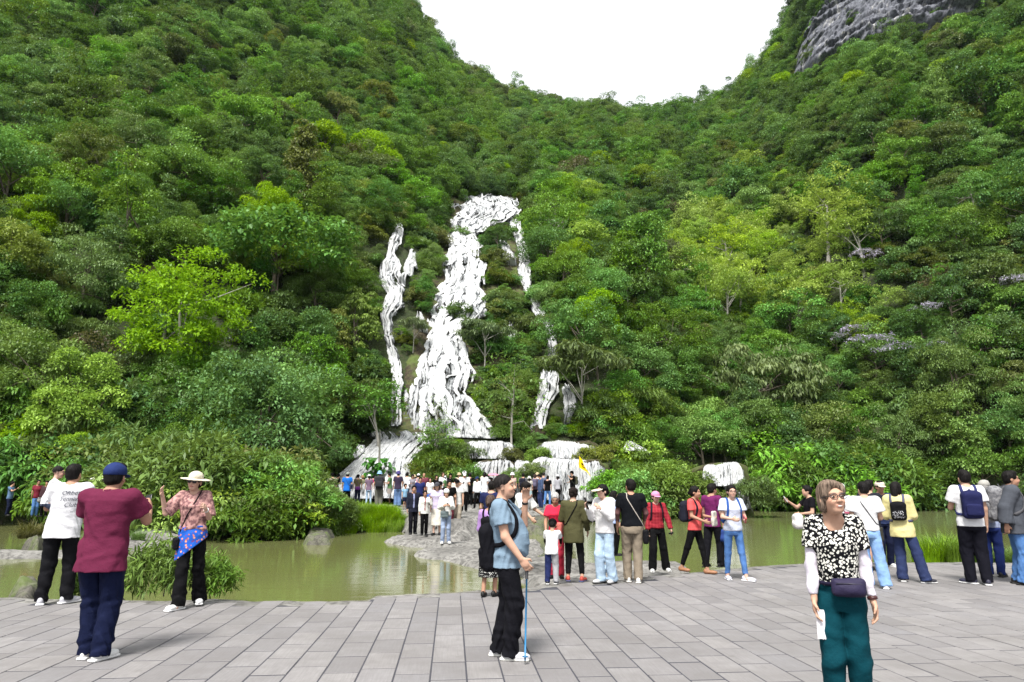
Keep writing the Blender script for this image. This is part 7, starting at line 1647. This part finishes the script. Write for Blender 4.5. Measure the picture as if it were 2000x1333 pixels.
for i_, x_ in enumerate(_x):
    tn, tc = _t[(i_ * 3) % 10]; bn, bb_ = _b[(i_ * 2 + i_ // 5) % 5]; hn, hh = _h[(i_ + i_ // 5) % 5]; fm = rc.random() < .5
    crowd(x_, rc.uniform(978, 986), rc.uniform(924, 936), 'visitor in %s top and %s with %s, %s part of packed crowd' % (tn, bn, hn, ('left' if x_ < 790 else ('middle' if x_ < 980 else 'right'))), rc.choice([0, 10, -20, 170, 180, 190, 120, -100]), sex='f' if fm else 'm', hair=rc.choice(['long', 'tail', 'bob', 'bun']) if fm else 'short', hat=hh, top=(tc, 'short' if rc.random() < .6 else 'long'), bottom=bb_, build=rc.uniform(.92, 1.1), armR=rc.choice(['hang', 'hold', 'phone', 'hang']), armL=rc.choice(['hang', 'hold', 'hang']))
# far left path
crowd(333, 1019, 944, 'white haired visitor in red checked shirt on the left stone path', 168, z=.12, hair='short', hcol=(.55, .55, .54), top=((.34, .02, .035), 'short', dict(pat='plaid', col2=(.60, .2, .2), sc=.5)), bottom=(BLACK, 'straight'), items=[('tote', dict(hand='L', col=(.20, .16, .19), size=(.14, .08, .15), drop=.15, label='grey bundle of bags carried by the checked shirt visitor'))])
crowd(352, 1014, 948, 'visitor in black hidden behind the straw hat woman', 150, z=.12, top=(BLACK, 'long'), bottom=(BLACK, 'straight'), hat=('cap', BLACK))
crowd(243, 1020, 944, 'visitor in black T-shirt with arms raised right of the maroon polo man', 120, z=.12, top=(BLACK, 'short'), bottom=((.04, .04, .05), 'straight'), armR='photo', armL='photo')
crowd(262, 1012, 943, 'visitor in white shirt on the far left path', 20, z=.2, sex='f', hair='tail', top=(WHITE, 'short'), bottom=(DEND, 'straight'))
crowd(275, 1012, 939, 'visitor in dark navy clothes on the far left path', -10, z=.2, hair='tail', top=((.02, .025, .05), 'short'), bottom=(DEND, 'straight'))
crowd(181, 1022, 944, 'woman in pale top under a cream parasol left of the navy cap', 170, z=.12, sex='f', hair='bun', top=((.5, .48, .40), 'short'), bottom=((.3, .3, .3), 'straight'), armR='up', items=[('umbrella', dict(label='cream parasol left of the navy cap', col=(.62, .60, .52)))])
crowd(66, 1010, 939, 'visitor in maroon and white top on the far left bank', 10, z=.35, sex='f', hair='tail', top=((.16, .02, .035), 'short'), bottom=jean(DEN), skin=S3, items=[('tote', dict(hand='L', col=(.05, .05, .06), pat='floral', col2=(.5, .5, .5), size=(.16, .06, .14), drop=.0, label='black and white bag held by the maroon top visitor'))])
crowd(84, 1010, 941, 'visitor in dark brown jacket beside the maroon top visitor', -20, z=.35, hair='short', top=((.05, .025, .03), 'long', dict(name='jacket')), bottom=(BLACK, 'straight'), skin=S3)
crowd(14, 1008, 946, 'visitor in blue top half hidden in the bushes at the left edge', 60, z=.35, top=((.09, .15, .26), 'short'), bottom=(NAVY, 'straight'), armR='photo')
# the tour flag
P = at_y(1140, 915, fl['root'].location[1]); q = fl['root'].location
root = empty('tour_flag', (P[0], P[1], 0)); tag(root, 'small yellow tour flag with black mark hanging from a thin pole', 'flag')
sc_ = P[1] / 1340; zt = at_y(1134, 890, P[1])[2]; z0 = at_y(1134, 965, P[1])[2]
mb = MB(); mb.tube(np.array([[-.22 * 1.0, 0, z0 - .4], [-.23, 0, (z0 + zt) / 2], [-.235, 0, zt + .05]]), .010, 6); obj('pole', mb.mesh('pole', m_plain((.25, .25, .25), .4, metal=.6)), root)
n, m = 16, 18; V = np.zeros((n, m, 3))
for i in range(n):
    for j in range(m):
        u, v = i / (n - 1), j / (m - 1); V[i, j] = (-.235 + u * .42 * (.55 + .45 * v) + .18 * v * u + .02 * math.sin(v * 7 + u * 3), .06 * math.sin(u * 7 + v * 2.5) * (u + .2), zt - v * .62 - .62 * u ** 1.5 * .75 - .03 * math.sin(u * 6))
o = obj('flag_cloth', mesh_np('flag_cloth', V.reshape(-1, 3), grid_faces(n, m), m_cloth((.72, .50, .004))), root)
for a_, b_, c_, d_ in ((5, 9, 6, 9), (5, 6, 9, 12), (8, 9, 9, 12), (5, 9, 12, 13)):
    Vq = V[a_:b_ + 1, c_:d_ + 1].copy(); Vq[..., 1] -= .008; obj('flag_mark', mesh_np('flag_mark', Vq.reshape(-1, 3), grid_faces(*Vq.shape[:2]), m_cloth((.0084, .0063, .0042))), o)
# ================================================================== HAZE
t = NT('haze_air'); pv = t.n('VolumePrincipled'); pv.inputs['Color'].default_value = (.80, .88, 1.0, 1); pv.inputs['Density'].default_value = .00006; pv.inputs['Anisotropy'].default_value = .2
t.t.links.new(pv.outputs[0], t.out.inputs['Volume'])
hb = MB(); hb.box((0, 350, 163), (740, 585, 166)); hz = obj('haze', hb.mesh('haze', t.m, False)); tag(hz, 'thin bluish haze in the valley air', kind='stuff')
